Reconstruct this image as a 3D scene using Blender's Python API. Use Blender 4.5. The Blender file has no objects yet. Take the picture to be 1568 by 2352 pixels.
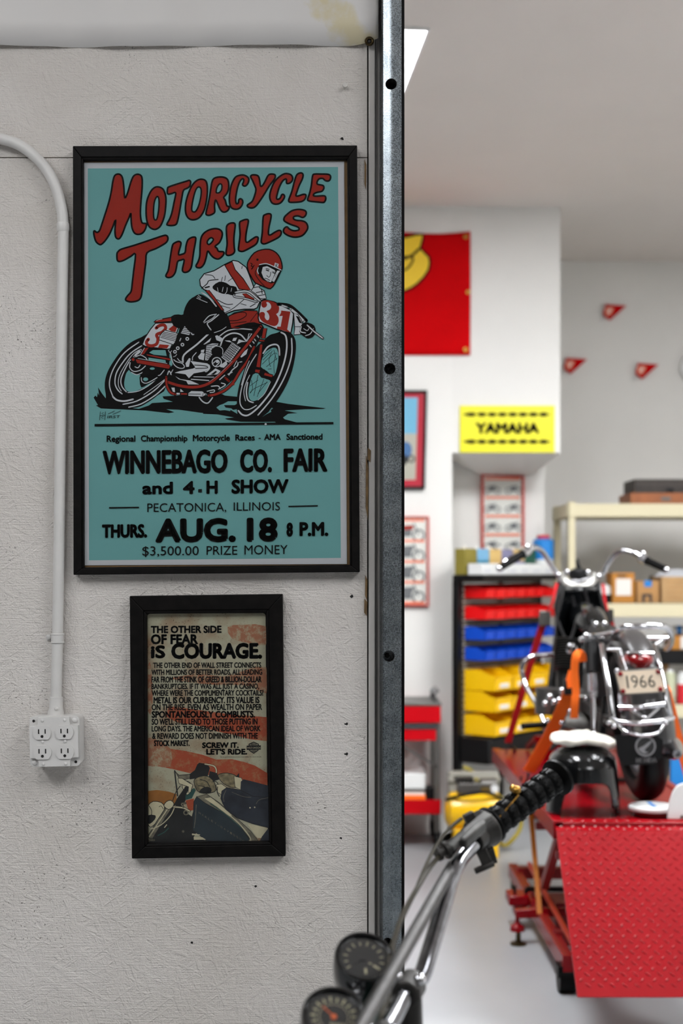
import bpy, bmesh, math, random
from mathutils import Vector, Matrix
from mathutils.geometry import tessellate_polygon
random.seed(7)
SC = bpy.context.scene
COL = SC.collection
# ------------------------------------------------------------------ camera, world, exposure
F = 3267.0            # focal length in pixels of the 1568 x 2352 frame (50 mm)
CAMZ = 1.5
HOR = 1310.0          # horizon row
cd = bpy.data.cameras.new('camera')
cam = bpy.data.objects.new('camera', cd)
COL.objects.link(cam)
cam.location = (0, 0, CAMZ)
cam.rotation_euler = (math.pi / 2, 0, 0)
cd.sensor_fit = 'AUTO'
cd.sensor_width = 36
cd.lens = F / 2352 * 36
cd.shift_y = (HOR - 1176) / 2352
cd.clip_start = 0.05
cd.dof.use_dof = True
cd.dof.focus_distance = 2.78
cd.dof.aperture_fstop = 3.3
SC.camera = cam
w = bpy.data.worlds.new('world')
SC.world = w
w.use_nodes = True
w.node_tree.nodes['Background'].inputs[0].default_value = (0.9, 0.95, 1, 1)
w.node_tree.nodes['Background'].inputs[1].default_value = 0.02
SC.view_settings.view_transform = 'Standard'
SC.view_settings.look = 'None'
SC.view_settings.gamma = 1
SC.view_settings.use_curve_mapping = False
SC.view_settings.exposure = 0.0
NEAR_LIGHT = 18.5      # ceiling lamps of the room the camera stands in
FAR_LIGHT = 59.0      # unseen ceiling lamps over the workshop behind
try:
    SC.cycles.use_denoising = True
    SC.cycles.max_bounces = 8
    SC.cycles.diffuse_bounces = 4
    SC.cycles.glossy_bounces = 4
    SC.cycles.transparent_max_bounces = 8
    SC.cycles.sample_clamp_indirect = 6
    SC.cycles.caustics_reflective = False
    SC.cycles.caustics_refractive = False
except Exception:
    pass


def P(u, v, d):
    """photo pixel and depth -> point"""
    return Vector(((u - 784) / F * d, d, CAMZ - (v - HOR) / F * d))


# ------------------------------------------------------------------ materials
def lin(c):
    def f(x):
        x /= 255.0
        return x / 12.92 if x <= 0.04045 else ((x + 0.055) / 1.055) ** 2.4
    return (f(c[0]), f(c[1]), f(c[2]), 1)


def mat(name, rgb, rough=0.5, metal=0.0, vary=0.0, vscale=8.0, bump=0.0, bscale=60.0, coat=0.0, emit=0.0, spec=0.5):
    m = bpy.data.materials.new(name)
    m.use_nodes = True
    nt = m.node_tree
    b = nt.nodes['Principled BSDF']
    col = lin(rgb)
    b.inputs['Base Color'].default_value = col
    b.inputs['Roughness'].default_value = rough
    b.inputs['Metallic'].default_value = metal
    b.inputs['Specular IOR Level'].default_value = spec
    if coat:
        b.inputs['Coat Weight'].default_value = coat
        b.inputs['Coat Roughness'].default_value = 0.08
    if emit:
        b.inputs['Emission Color'].default_value = col
        b.inputs['Emission Strength'].default_value = emit
    tc = nt.nodes.new('ShaderNodeTexCoord')
    if vary:
        n = nt.nodes.new('ShaderNodeTexNoise')
        n.inputs['Scale'].default_value = vscale
        n.inputs['Detail'].default_value = 4
        r = nt.nodes.new('ShaderNodeValToRGB')
        r.color_ramp.elements[0].position = 0.35
        r.color_ramp.elements[1].position = 0.65
        r.color_ramp.elements[0].color = tuple(max(0, x * (1 - vary)) for x in col[:3]) + (1,)
        r.color_ramp.elements[1].color = tuple(min(1, x * (1 + vary * .6)) for x in col[:3]) + (1,)
        nt.links.new(tc.outputs['Object'], n.inputs['Vector'])
        nt.links.new(n.outputs['Fac'], r.inputs['Fac'])
        nt.links.new(r.outputs['Color'], b.inputs['Base Color'])
    if bump:
        n = nt.nodes.new('ShaderNodeTexNoise')
        n.inputs['Scale'].default_value = bscale
        n.inputs['Detail'].default_value = 3
        bp = nt.nodes.new('ShaderNodeBump')
        bp.inputs['Strength'].default_value = bump
        bp.inputs['Distance'].default_value = 0.003
        nt.links.new(tc.outputs['Object'], n.inputs['Vector'])
        nt.links.new(n.outputs['Fac'], bp.inputs['Height'])
        nt.links.new(bp.outputs['Normal'], b.inputs['Normal'])
    return m


def nodes(m):
    return m.node_tree, m.node_tree.nodes['Principled BSDF']


def noise(nt, scale, detail=3, vec=None, stretch=None, rough=0.5):
    tc = nt.nodes.new('ShaderNodeTexCoord')
    src = tc.outputs['Object']
    if stretch:
        mp = nt.nodes.new('ShaderNodeMapping')
        mp.inputs['Scale'].default_value = stretch
        nt.links.new(src, mp.inputs['Vector'])
        src = mp.outputs['Vector']
    n = nt.nodes.new('ShaderNodeTexNoise')
    n.inputs['Scale'].default_value = scale
    n.inputs['Detail'].default_value = detail
    n.inputs['Roughness'].default_value = rough
    nt.links.new(src, n.inputs['Vector'])
    return n.outputs['Fac']


def ramp(nt, fac, stops):
    r = nt.nodes.new('ShaderNodeValToRGB')
    el = r.color_ramp.elements
    el[0].position, el[0].color = stops[0][0], stops[0][1]
    el[1].position, el[1].color = stops[-1][0], stops[-1][1]
    for p, c in stops[1:-1]:
        e = el.new(p)
        e.color = c
    nt.links.new(fac, r.inputs['Fac'])
    return r.outputs['Color']


def math_node(nt, op, a, b):
    n = nt.nodes.new('ShaderNodeMath')
    n.operation = op
    for i, x in enumerate((a, b)):
        if isinstance(x, (int, float)):
            n.inputs[i].default_value = x
        else:
            nt.links.new(x, n.inputs[i])
    return n.outputs[0]


def mix(nt, fac, a, b):
    n = nt.nodes.new('ShaderNodeMixRGB')
    for i, x in enumerate((fac, a, b)):
        if isinstance(x, (int, float, tuple)):
            n.inputs[i].default_value = x
        else:
            nt.links.new(x, n.inputs[i])
    return n.outputs[0]


def bumpn(nt, bsdf, h, strength, dist):
    bp = nt.nodes.new('ShaderNodeBump')
    bp.inputs['Strength'].default_value = strength
    bp.inputs['Distance'].default_value = dist
    nt.links.new(h, bp.inputs['Height'])
    nt.links.new(bp.outputs['Normal'], bsdf.inputs['Normal'])


G1 = (1, 1, 1, 1)
G0 = (0, 0, 0, 1)


def wall_board_material():
    m = mat('painted_strand_board', (206, 203, 199), 0.62, spec=0.3)
    nt, b = nodes(m)
    # pressed strands: stretched noise in three directions, fine horizontal brush lines, pits
    tc = nt.nodes.new('ShaderNodeTexCoord')
    hs = []
    for ang, sc in ((35, (7, 1, 60)), (-28, (6, 1, 55)), (80, (8, 1, 45)), (-70, (7, 1, 50))):
        mp = nt.nodes.new('ShaderNodeMapping')
        mp.inputs['Rotation'].default_value = (0, math.radians(ang), 0)
        nt.links.new(tc.outputs['Object'], mp.inputs['Vector'])
        mp2 = nt.nodes.new('ShaderNodeMapping')
        mp2.inputs['Scale'].default_value = sc
        nt.links.new(mp.outputs['Vector'], mp2.inputs['Vector'])
        n = nt.nodes.new('ShaderNodeTexNoise')
        n.inputs['Scale'].default_value = 1.6
        n.inputs['Detail'].default_value = 3
        nt.links.new(mp2.outputs['Vector'], n.inputs['Vector'])
        r = ramp(nt, n.outputs['Fac'], [(0.50, G0), (0.62, G1)])
        hs.append(r)
    h = hs[0]
    for x in hs[1:]:
        h = math_node(nt, 'MAXIMUM', h, x)
    lines = noise(nt, 1.0, 2, stretch=(22, 1, 360))
    fine = noise(nt, 420, 3)
    h2 = math_node(nt, 'ADD', math_node(nt, 'MULTIPLY', h, 0.55), math_node(nt, 'MULTIPLY', lines, 0.9))
    h3 = math_node(nt, 'ADD', h2, math_node(nt, 'MULTIPLY', fine, 0.9))
    bumpn(nt, b, h3, 0.75, 0.003)
    pit = ramp(nt, noise(nt, 230, 2), [(0.655, G0), (0.70, G1)])
    zone = ramp(nt, noise(nt, 7, 3), [(0.52, G0), (0.66, G1)])
    pits = math_node(nt, 'MULTIPLY', pit, zone)
    scr = ramp(nt, noise(nt, 1.3, 4, stretch=(40, 1, 170)), [(0.70, G0), (0.74, G1)])
    pits = math_node(nt, 'MAXIMUM', pits, math_node(nt, 'MULTIPLY', scr, zone))
    tone = ramp(nt, noise(nt, 3, 4), [(0.3, lin((202, 196, 189))), (0.7, lin((216, 211, 206)))])
    nt.links.new(mix(nt, pits, tone, lin((60, 56, 50))), b.inputs['Base Color'])
    return m


def galvanised_material():
    m = mat('galvanised_steel', (120, 128, 132), 0.36, 0.95)
    nt, b = nodes(m)
    sp = noise(nt, 420, 2)
    blotch = noise(nt, 22, 4)
    f = math_node(nt, 'ADD', math_node(nt, 'MULTIPLY', sp, 0.5), math_node(nt, 'MULTIPLY', blotch, 0.6))
    nt.links.new(ramp(nt, f, [(0.35, lin((112, 121, 127))), (0.75, lin((176, 184, 188)))]), b.inputs['Base Color'])
    nt.links.new(ramp(nt, sp, [(0.3, (0.2,) * 3 + (1,)), (0.7, (0.36,) * 3 + (1,))]), b.inputs['Roughness'])
    bumpn(nt, b, sp, 0.12, 0.001)
    return m


M = {}
M['board'] = wall_board_material()
M['galv'] = galvanised_material()
M['plaster'] = mat('white_wall_paint', (228, 226, 221), 0.6, vary=0.03, vscale=2, bump=0.05, bscale=120)
M['greywall'] = mat('dim_grey_wall_paint', (104, 102, 100), 0.7, vary=0.05, vscale=3)
M['ceiling'] = mat('ceiling_paint', (224, 216, 209), 0.8, vary=0.02, vscale=1.5)
M['floor'] = mat('grey_epoxy_floor', (162, 164, 166), 0.34, vary=0.06, vscale=1.5, bump=0.02, bscale=25, spec=0.4)
M['trimpaint'] = mat('grey_white_paint', (196, 192, 187), 0.55, vary=0.05, vscale=14, bump=0.15, bscale=90)
M['pipepaint'] = mat('white_pipe_paint', (205, 203, 200), 0.38, vary=0.03, vscale=30, bump=0.1, bscale=160)
M['gap'] = mat('dark_gap', (22, 20, 19), 0.9)
M['wood_raw'] = mat('raw_wood', (120, 95, 62), 0.8, vary=0.3, vscale=60)
M['frame'] = mat('black_stained_wood', (11, 9, 8), 0.5, vary=0.5, vscale=50, bump=0.1, bscale=140, spec=0.12)
M['kraft'] = mat('kraft_backing', (128, 96, 58), 0.8, vary=0.1, vscale=60)
M['black'] = mat('black_plastic', (13, 13, 14), 0.45, spec=0.25)
M['rubber'] = mat('black_rubber', (8, 8, 8), 0.45, bump=0.1, bscale=200, spec=0.12)
M['glossblack'] = mat('gloss_black_paint', (7, 8, 9), 0.14, coat=0.3, spec=0.35)
M['chrome'] = mat('chrome', (205, 205, 208), 0.13, 1.0)
M['dullchrome'] = mat('dull_chrome', (120, 120, 122), 0.25, 1.0, vary=0.2, vscale=40)
M['alu'] = mat('cast_aluminium', (104, 102, 99), 0.42, 0.9, vary=0.2, vscale=50)
M['silver'] = mat('silver_fork_paint', (196, 194, 188), 0.4, 0.35)
M['bracesteel'] = mat('dull_brace_steel', (72, 70, 69), 0.46, 0.8, vary=0.2, vscale=60)
M['darkmetal'] = mat('dark_engine_metal', (58, 56, 54), 0.5, 0.7, vary=0.4, vscale=30)
M['steel'] = mat('grey_steel', (110, 108, 104), 0.4, 0.8)
M['red'] = mat('red_enamel', (186, 1, 16), 0.48, vary=0.06, vscale=6, spec=0.12)
M['redlift'] = mat('red_lift_enamel', (130, 0, 11), 0.27, vary=0.06, vscale=6, spec=0.3)
M['darkred'] = mat('dark_red_paint', (120, 10, 14), 0.45)
M['orange'] = mat('orange_webbing', (255, 112, 14), 0.8, bump=0.2, bscale=300)
M['redweb'] = mat('red_webbing', (190, 8, 20), 0.8, bump=0.2, bscale=300)
M['whiteplastic'] = mat('white_plastic', (225, 226, 224), 0.4)
M['cloth'] = mat('white_shop_cloth', (226, 222, 208), 0.9, bump=0.4, bscale=40)
M['card'] = mat('cardboard', (182, 136, 84), 0.85, vary=0.08, vscale=12)
M['card2'] = mat('orange_cardboard', (190, 128, 52), 0.8, vary=0.08, vscale=12)
M['card3'] = mat('pale_cardboard', (186, 150, 104), 0.85, vary=0.08, vscale=12)
M['beige'] = mat('beige_shelf_enamel', (214, 204, 170), 0.45)
M['particle'] = mat('grey_shelf_board', (110, 102, 90), 0.8, vary=0.1, vscale=20)
M['ybin'] = mat('yellow_bin_plastic', (248, 196, 6), 0.4)
M['rbin'] = mat('red_bin_plastic', (232, 8, 14), 0.4)
M['bbin'] = mat('blue_bin_plastic', (10, 74, 196), 0.4)
M['whitecard'] = mat('white_label', (228, 224, 216), 0.7)
M['lamp'] = mat('lamp_diffuser', (250, 252, 255), 0.5, emit=FAR_LIGHT)
M['lamp3'] = mat('lamp_diffuser_soft', (250, 252, 255), 0.5, emit=10.0)
M['lamp2'] = mat('lamp_diffuser_dim', (250, 252, 255), 0.5, emit=NEAR_LIGHT)
M['whitepaint'] = mat('white_metal_paint', (230, 230, 228), 0.4)
M['olivehose'] = mat('olive_hose', (150, 134, 30), 0.5)
M['cable'] = mat('olive_black_cable', (52, 47, 34), 0.5)
M['yellow'] = mat('yellow_enamel', (250, 196, 8), 0.3, coat=0.3)
M['greyplastic'] = mat('grey_machine_case', (150, 147, 136), 0.6)
M['brass'] = mat('brass', (176, 132, 60), 0.3, 1.0)
M['darkbrass'] = mat('dark_brass', (70, 58, 36), 0.4, 0.9)


# ------------------------------------------------------------------ mesh builder
class MB:
    def __init__(s):
        s.v, s.f, s.m = [], [], []
        s.cur = 0

    def mat(s, i):
        s.cur = i
        return s

    def add(s, verts, faces):
        o = len(s.v)
        s.v += [Vector(x) for x in verts]
        for f in faces:
            s.f.append([i + o for i in f])
            s.m.append(s.cur)
        return s

    def hexa(s, p):  # 8 corners: bottom ring 0-3, top ring 4-7
        return s.add(p, [(3, 2, 1, 0), (4, 5, 6, 7), (0, 1, 5, 4), (1, 2, 6, 5), (2, 3, 7, 6), (3, 0, 4, 7)])

    def box(s, x0, x1, y0, y1, z0, z1, tf=None):
        p = [Vector(q) for q in ((x0, y0, z0), (x1, y0, z0), (x1, y1, z0), (x0, y1, z0), (x0, y0, z1), (x1, y0, z1), (x1, y1, z1), (x0, y1, z1))]
        if tf:
            p = [tf @ q if isinstance(tf, Matrix) else tf(q) for q in p]
        return s.hexa(p)

    def bar(s, a, b, wx, wz, up=(0, 0, 1)):
        a, b, up = Vector(a), Vector(b), Vector(up)
        d = (b - a).normalized()
        x = d.cross(up)
        if x.length < 1e-4:
            x = d.cross(Vector((1, 0, 0)))
        x.normalize()
        z = x.cross(d)
        x, z = x * wx / 2, z * wz / 2
        return s.hexa([a - x - z, a + x - z, b + x - z, b - x - z, a - x + z, a + x + z, b + x + z, b - x + z])

    def tube(s, pts, r, n=12, closed=False, caps=True):
        pts = [Vector(p) for p in pts]
        N = len(pts)
        rs = r if isinstance(r, (list, tuple)) else [r] * N
        rings = []
        ref = None
        for i in range(N):
            if closed:
                t = pts[(i + 1) % N] - pts[i - 1]
            else:
                t = pts[min(i + 1, N - 1)] - pts[max(i - 1, 0)]
            if t.length < 1e-9:
                t = Vector((0, 0, 1))
            t.normalize()
            if ref is None:
                ref = t.orthogonal().normalized()
            x = (ref - t * ref.dot(t))
            if x.length < 1e-6:
                x = t.orthogonal()
            x.normalize()
            ref = x
            y = t.cross(x)
            rings.append([pts[i] + (x * math.cos(2 * math.pi * k / n) + y * math.sin(2 * math.pi * k / n)) * rs[i] for k in range(n)])
        vs = [p for g in rings for p in g]
        fs = []
        for i in range(N if closed else N - 1):
            j = (i + 1) % N
            for k in range(n):
                fs.append((i * n + k, i * n + (k + 1) % n, j * n + (k + 1) % n, j * n + k))
        if caps and not closed:
            fs.append(tuple(range(n - 1, -1, -1)))
            fs.append(tuple((N - 1) * n + k for k in range(n)))
        return s.add(vs, fs)

    def cyl(s, a, b, r, r2=None, n=20):
        return s.tube([a, b], [r, r if r2 is None else r2], n)

    def lathe(s, o, axis, prof, n=24, closed=False):
        """prof: (radius, height) pairs along axis from o"""
        o, ax = Vector(o), Vector(axis).normalized()
        x = ax.orthogonal().normalized()
        y = ax.cross(x)
        vs, fs = [], []
        for r, h in prof:
            for k in range(n):
                a = 2 * math.pi * k / n
                vs.append(o + ax * h + (x * math.cos(a) + y * math.sin(a)) * max(r, 1e-5))
        L = len(prof)
        for i in range(L if closed else L - 1):
            j = (i + 1) % L
            for k in range(n):
                fs.append((i * n + k, i * n + (k + 1) % n, j * n + (k + 1) % n, j * n + k))
        if not closed:
            fs.append(tuple(range(n - 1, -1, -1)))
            fs.append(tuple((L - 1) * n + k for k in range(n)))
        return s.add(vs, fs)

    def ball(s, c, r, n=12, sz=(1, 1, 1)):
        c = Vector(c)
        vs, fs = [], []
        m = max(4, n // 2)
        for i in range(m + 1):
            t = math.pi * i / m
            for k in range(n):
                a = 2 * math.pi * k / n
                vs.append(c + Vector((math.sin(t) * math.cos(a) * r * sz[0], math.sin(t) * math.sin(a) * r * sz[1], math.cos(t) * r * sz[2])))
        for i in range(m):
            for k in range(n):
                fs.append((i * n + k, i * n + (k + 1) % n, (i + 1) * n + (k + 1) % n, (i + 1) * n + k))
        return s.add(vs, fs)

    def prism(s, poly, off):
        """closed polygon (3D points) swept by off"""
        poly = [Vector(p) for p in poly]
        off = Vector(off)
        n = len(poly)
        vs = poly + [p + off for p in poly]
        tris = tessellate_polygon([poly])
        fs = [tuple(t) for t in tris] + [tuple(i + n for i in reversed(t)) for t in tris]
        fs += [(i, (i + 1) % n, (i + 1) % n + n, i + n) for i in range(n)]
        return s.add(vs, fs)

    def grid(s, fn, nu, nv):
        vs = [fn(i / nu, j / nv) for j in range(nv + 1) for i in range(nu + 1)]
        fs = [(j * (nu + 1) + i, j * (nu + 1) + i + 1, (j + 1) * (nu + 1) + i + 1, (j + 1) * (nu + 1) + i) for j in range(nv) for i in range(nu)]
        return s.add(vs, fs)


ORIG = {}


def obj(name, mb, mats, parent=None, bevel=0.0, smooth=35, solid=0.0, subsurf=0, local=False, fixn=True):
    if not isinstance(mats, (list, tuple)):
        mats = [mats]
    if parent is not None:
        o0 = ORIG.get(parent.name)
        o0 = Vector((0, 0, 0)) if (o0 is None or local) else o0
    elif local:
        o0 = Vector((0, 0, 0))
    else:
        xs = [v.x for v in mb.v]
        ys = [v.y for v in mb.v]
        o0 = Vector(((min(xs) + max(xs)) / 2, (min(ys) + max(ys)) / 2, min(v.z for v in mb.v)))
    me = bpy.data.meshes.new(name)
    me.from_pydata([tuple(v - o0) for v in mb.v], [], mb.f)
    for m in mats:
        me.materials.append(M[m] if isinstance(m, str) else m)
    me.polygons.foreach_set('material_index', mb.m)
    if fixn:
        bm = bmesh.new()
        bm.from_mesh(me)
        bmesh.ops.recalc_face_normals(bm, faces=bm.faces)
        bm.to_mesh(me)
        bm.free()
    if smooth:
        me.polygons.foreach_set('use_smooth', [True] * len(me.polygons))
        me.set_sharp_from_angle(angle=math.radians(smooth))
    me.update()
    ob = bpy.data.objects.new(name, me)
    COL.objects.link(ob)
    if parent is not None:
        ob.parent = parent
        ORIG[ob.name] = ORIG.get(parent.name)
    else:
        ob.location = o0
        ORIG[ob.name] = o0.copy()
    if solid:
        md = ob.modifiers.new('solidify', 'SOLIDIFY')
        md.thickness = solid
        md.offset = 0
    if bevel:
        md = ob.modifiers.new('bevel', 'BEVEL')
        md.width = bevel
        md.segments = 2
        md.limit_method = 'ANGLE'
        md.angle_limit = math.radians(40)
    if subsurf:
        md = ob.modifiers.new('subsurf', 'SUBSURF')
        md.levels = md.render_levels = subsurf
    return ob


def tag(o, label, cat, group=None):
    o['label'] = label
    o['category'] = cat
    if group:
        o['group'] = group
    return o


def thing(name, label, cat, loc, group=None, rotz=0.0, local=False):
    o = bpy.data.objects.new(name, None)
    COL.objects.link(o)
    o.location = loc
    o.rotation_euler = (0, 0, rotz)
    o.empty_display_size = 0.05
    ORIG[o.name] = None if local else Vector(loc)
    return tag(o, label, cat, group)


def struct(name, mb, mats, parent=None, **k):
    o = obj(name, mb, mats, parent, **k)
    if parent is None:
        o['kind'] = 'structure'
    return o


def dup(root, loc, label, rotz=None):
    r = root.copy()
    COL.objects.link(r)
    r.location = loc
    if rotz is not None:
        r.rotation_euler = (0, 0, rotz)
    r['label'] = label
    for ch in list(root.children):
        c = ch.copy()
        COL.objects.link(c)
        c.parent = r
        for g in list(ch.children):
            e = g.copy()
            COL.objects.link(e)
            e.parent = c
    return r


def cr(pts, n=4, closed=False):
    """Catmull-Rom through points (tuples of any length)"""
    N = len(pts)
    out = []
    for i in range(N if closed else N - 1):
        if closed:
            p0, p1, p2, p3 = pts[i - 1], pts[i], pts[(i + 1) % N], pts[(i + 2) % N]
        else:
            p0, p1, p2, p3 = pts[max(i - 1, 0)], pts[i], pts[i + 1], pts[min(i + 2, N - 1)]
        for k in range(n):
            t = k / n
            out.append(tuple(0.5 * (2 * b + (c - a) * t + (2 * a - 5 * b + 4 * c - d) * t * t + (3 * b - a - 3 * c + d) * t ** 3) for a, b, c, d in zip(p0, p1, p2, p3)))
    if not closed:
        out.append(tuple(pts[-1]))
    return out


# ------------------------------------------------------------------ flat printing (ink layers on a sheet)
_tc = {}


def text_tris(s, bold):
    key = (s, bold)
    if key in _tc:
        return _tc[key]
    cu = bpy.data.curves.new('lettering', 'FONT')
    cu.body = s
    cu.size = 1
    cu.offset = bold
    cu.resolution_u = 3
    ob = bpy.data.objects.new('lettering', cu)
    COL.objects.link(ob)
    dg = bpy.context.evaluated_depsgraph_get()
    me = bpy.data.meshes.new_from_object(ob.evaluated_get(dg))
    vs = [(v.co.x, v.co.y) for v in me.vertices]
    fs = [tuple(p.vertices) for p in me.polygons]
    bpy.data.objects.remove(ob)
    bpy.data.curves.remove(cu)
    bpy.data.meshes.remove(me)
    _tc[key] = (vs, fs)
    return vs, fs


class Ink:
    """paints polygons, strokes and lettering as thin layers on a sheet at depth d; map turns (u, v) into a point"""

    def __init__(s, fmap, step=4e-6):
        s.mb = MB()
        s.fmap = fmap
        s.k = 0
        s.step = step
        s.idx = {}
        s.mats = []
        s.reg = (0, 0, 1)

    def region(s, ox, oy, k):
        s.reg = (ox, oy, k)

    def q(s, p):
        return (s.reg[0] + p[0] / s.reg[2], s.reg[1] + p[1] / s.reg[2])

    def put(s, m, pts2, faces):
        if m not in s.idx:
            s.idx[m] = len(s.mats)
            s.mats.append(m)
        s.mb.mat(s.idx[m])
        s.mb.add([s.fmap(u, v, s.k * s.step) for u, v in pts2], faces)

    def _poly(s, m, pts):
        t = tessellate_polygon([[Vector((a, b, 0)) for a, b in pts]])
        s.put(m, pts, [tuple(x) for x in t])

    def poly(s, m, pts, sm=0, outline=None, ow=0):
        s.k += 1
        pts = [s.q(p) for p in pts]
        if sm:
            pts = cr(pts, sm, True)
        s._poly(m, pts)
        if outline:
            s._stroke(outline, pts, ow / s.reg[2], True)

    def _stroke(s, m, pts, wd, closed=False):
        s.k += 1
        N = len(pts)
        if closed:
            pts = list(pts)
        L, R = [], []
        hw = wd / 2
        for i in range(N):
            a = pts[i - 1] if (closed or i > 0) else pts[i]
            b = pts[(i + 1) % N] if (closed or i < N - 1) else pts[i]
            dx, dy = b[0] - a[0], b[1] - a[1]
            l = math.hypot(dx, dy) or 1
            nx, ny = -dy / l, dx / l
            L.append((pts[i][0] + nx * hw, pts[i][1] + ny * hw))
            R.append((pts[i][0] - nx * hw, pts[i][1] - ny * hw))
        vs = L + R
        fs = [(i, (i + 1) % N, (i + 1) % N + N, i + N) for i in range(N if closed else N - 1)]
        s.put(m, vs, fs)
        if not closed:
            for e in (pts[0], pts[-1]):
                s.put(m, [(e[0] + hw * math.cos(k * math.pi / 5), e[1] + hw * math.sin(k * math.pi / 5)) for k in range(10)], [tuple(range(10))])

    def line(s, m, pts, wd, under=None, uw=0, sm=4):
        pts = [s.q(p) for p in pts]
        if len(pts) > 2 and sm:
            pts = cr(pts, sm)
        if under:
            s._stroke(under, pts, uw / s.reg[2])
        s._stroke(m, pts, wd / s.reg[2])

    def disc(s, m, c, r, ry=None):
        s.k += 1
        c = s.q(c)
        r, ry = r / s.reg[2], (ry or r) / s.reg[2]
        s.put(m, [(c[0] + r * math.cos(k * math.pi / 9), c[1] + ry * math.sin(k * math.pi / 9)) for k in range(18)], [tuple(range(18))])

    def text(s, m, body, u0, u1, vt, vb, bold=0.0, tilt=0.0, cap='H', slant=0.0):
        """capitals fill vt..vb, string fills u0..u1; tilt = rise of the right end"""
        s.k += 1
        vs, fs = text_tris(body, 0)
        cv, _ = text_tris(cap, 0)
        c1 = max(y for _, y in cv)
        c0 = min(y for _, y in cv)
        x0 = min(x for x, _ in vs)
        x1 = max(x for x, _ in vs)
        bw = bold * abs(vb - vt) * 1.9
        u0, u1, vt, vb = u0 + bw, u1 - bw, vt + bw, vb - bw
        out = []
        for x, y in vs:
            t = (x - x0) / (x1 - x0)
            h = (y - c0) / (c1 - c0)
            out.append(s.q((u0 + (u1 - u0) * t + slant * h, vb - (vb - vt) * h - tilt * t)))
        s.put(m, out, fs)
        if bold:
            w_ = bw / s.reg[2]
            cnt = {}
            for f in fs:
                for i in range(len(f)):
                    e = (f[i], f[(i + 1) % len(f)])
                    k = (min(e), max(e))
                    cnt[k] = cnt.get(k, 0) + 1
            # weld by position: edges are shared only where their end points coincide
            pts, quads, seen = [], [], set()
            for (i, j), c in cnt.items():
                if c != 1:
                    continue
                a_, b_ = out[i], out[j]
                dx, dy = b_[0] - a_[0], b_[1] - a_[1]
                l = math.hypot(dx, dy)
                if l < 1e-7:
                    continue
                nx, ny = -dy / l * w_, dx / l * w_
                o = len(pts)
                pts += [(a_[0] + nx, a_[1] + ny), (b_[0] + nx, b_[1] + ny), (b_[0] - nx, b_[1] - ny), (a_[0] - nx, a_[1] - ny)]
                quads.append((o, o + 1, o + 2, o + 3))
                key = (round(a_[0], 3), round(a_[1], 3))
                if key not in seen:
                    seen.add(key)
                    o = len(pts)
                    pts += [(a_[0] + w_ * math.cos(q * math.pi / 3), a_[1] + w_ * math.sin(q * math.pi / 3)) for q in range(6)]
                    quads.append(tuple(range(o, o + 6)))
            s.put(m, pts, quads)

    def build(s, name, parent=None, **k):
        return obj(name, s.mb, s.mats, parent, smooth=0, fixn=False, **k)

# ------------------------------------------------------------------ the setting
D0 = 2.8                       # plane of the near wall
HC = 3.57                      # ceiling height
struct('floor', MB().box(-4.2, 5.2, -3.2, 9.8, -0.1, 0.0), 'floor')
struct('ceiling', MB().box(-4.2, 5.2, -3.2, 9.8, HC, HC + 0.1), 'ceiling')
xe = P(843, 0, D0).x
zs = P(0, 362, D0).z
b = MB()
b.box(-4.1, xe, D0, D0 + 0.014, 0.0, zs - 0.0012)
b.box(-4.1, xe, D0 + 0.0005, D0 + 0.014, zs + 0.0012, HC)
b.mat(1).box(-4.1, xe + 0.003, D0 + 0.014, D0 + 0.15, 0.0, HC)
wn = struct('wall_near', b, ['board', 'gap'])
for u, v, r in ((795, 1663, 4.2), (795, 1732, 4.4), (808, 1370, 4.2), (785, 318, 4), (587, 1336 + 700, 3), (440, 2165, 3.2), (783, 1925, 3)):
    b = MB()
    p = [P(u + r * (1 + .45 * math.sin(k * 2.3 + u)) * math.cos(k * .7), v + r * .8 * (1 + .4 * math.cos(k * 1.9 + v)) * math.sin(k * .7), D0 - .0004) for k in range(9)]
    b.prism(p, (0, .0006, 0))
    obj('nail_hole', b, 'gap', wn)
b = MB()
sp_ = P(791, 202, D0)
b.lathe(sp_, (0.1, -1, .2), [(.0, 0), (.002, 0), (.002, .008), (.0052, .009), (.005, .012), (0, .0125)], 12)
tag(obj('wall_screw', b, 'trimpaint'), 'small painted screw sticking out of the wall above the large poster, near its right corner', 'screw')
struct('wall_left', MB().box(-4.2, -4.1, -3.2, 9.8, 0, HC), 'greywall')
struct('wall_right', MB().box(5.0, 5.1, -3.2, 9.8, 0, HC), 'plaster')
struct('wall_rear', MB().box(-4.1, 5.0, -3.2, -3.1, 0, HC), 'greywall')
YB, YP, YF = 8.1, 8.62, 9.52
xb = P(1038, 0, YB).x
xh = P(1286, 0, YB).x
zh = P(0, 1040, YB).z
b = MB()
b.box(-4.1, xb, YB, YF + 0.1, 0, HC)
struct('wall_back', b, 'plaster')
struct('wall_header', MB().box(xb, xh, YB, YP, zh, HC), 'plaster')
b = MB()
f0, f1 = Vector((P(1044, 0, YB).x, YB, zh)), Vector((xh, YB, zh))
g0, g1 = P(1106, 1092, YP), P(1222, 1092, YP)
g0.y = g1.y = YP - .0005
b.add([f0, f1, g1, g0, Vector((f0.x, YP - .0005, zh)), Vector((f1.x, YP - .0005, zh))], [(0, 1, 2, 3), (0, 3, 4), (1, 5, 2), (3, 2, 5, 4), (0, 4, 5, 1)])
struct('wall_header_shade_wedge', b, 'plaster', smooth=0)  # sloped wedge added below the header to form a funnel of shade
struct('wall_pier', MB().box(xb, P(1250, 0, YP).x, YP, YF + 0.1, 0, HC), 'plaster')
struct('wall_far', MB().box(P(1250, 0, YP).x, 5.0, YF, YF + 0.1, 0, HC), 'plaster')

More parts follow.
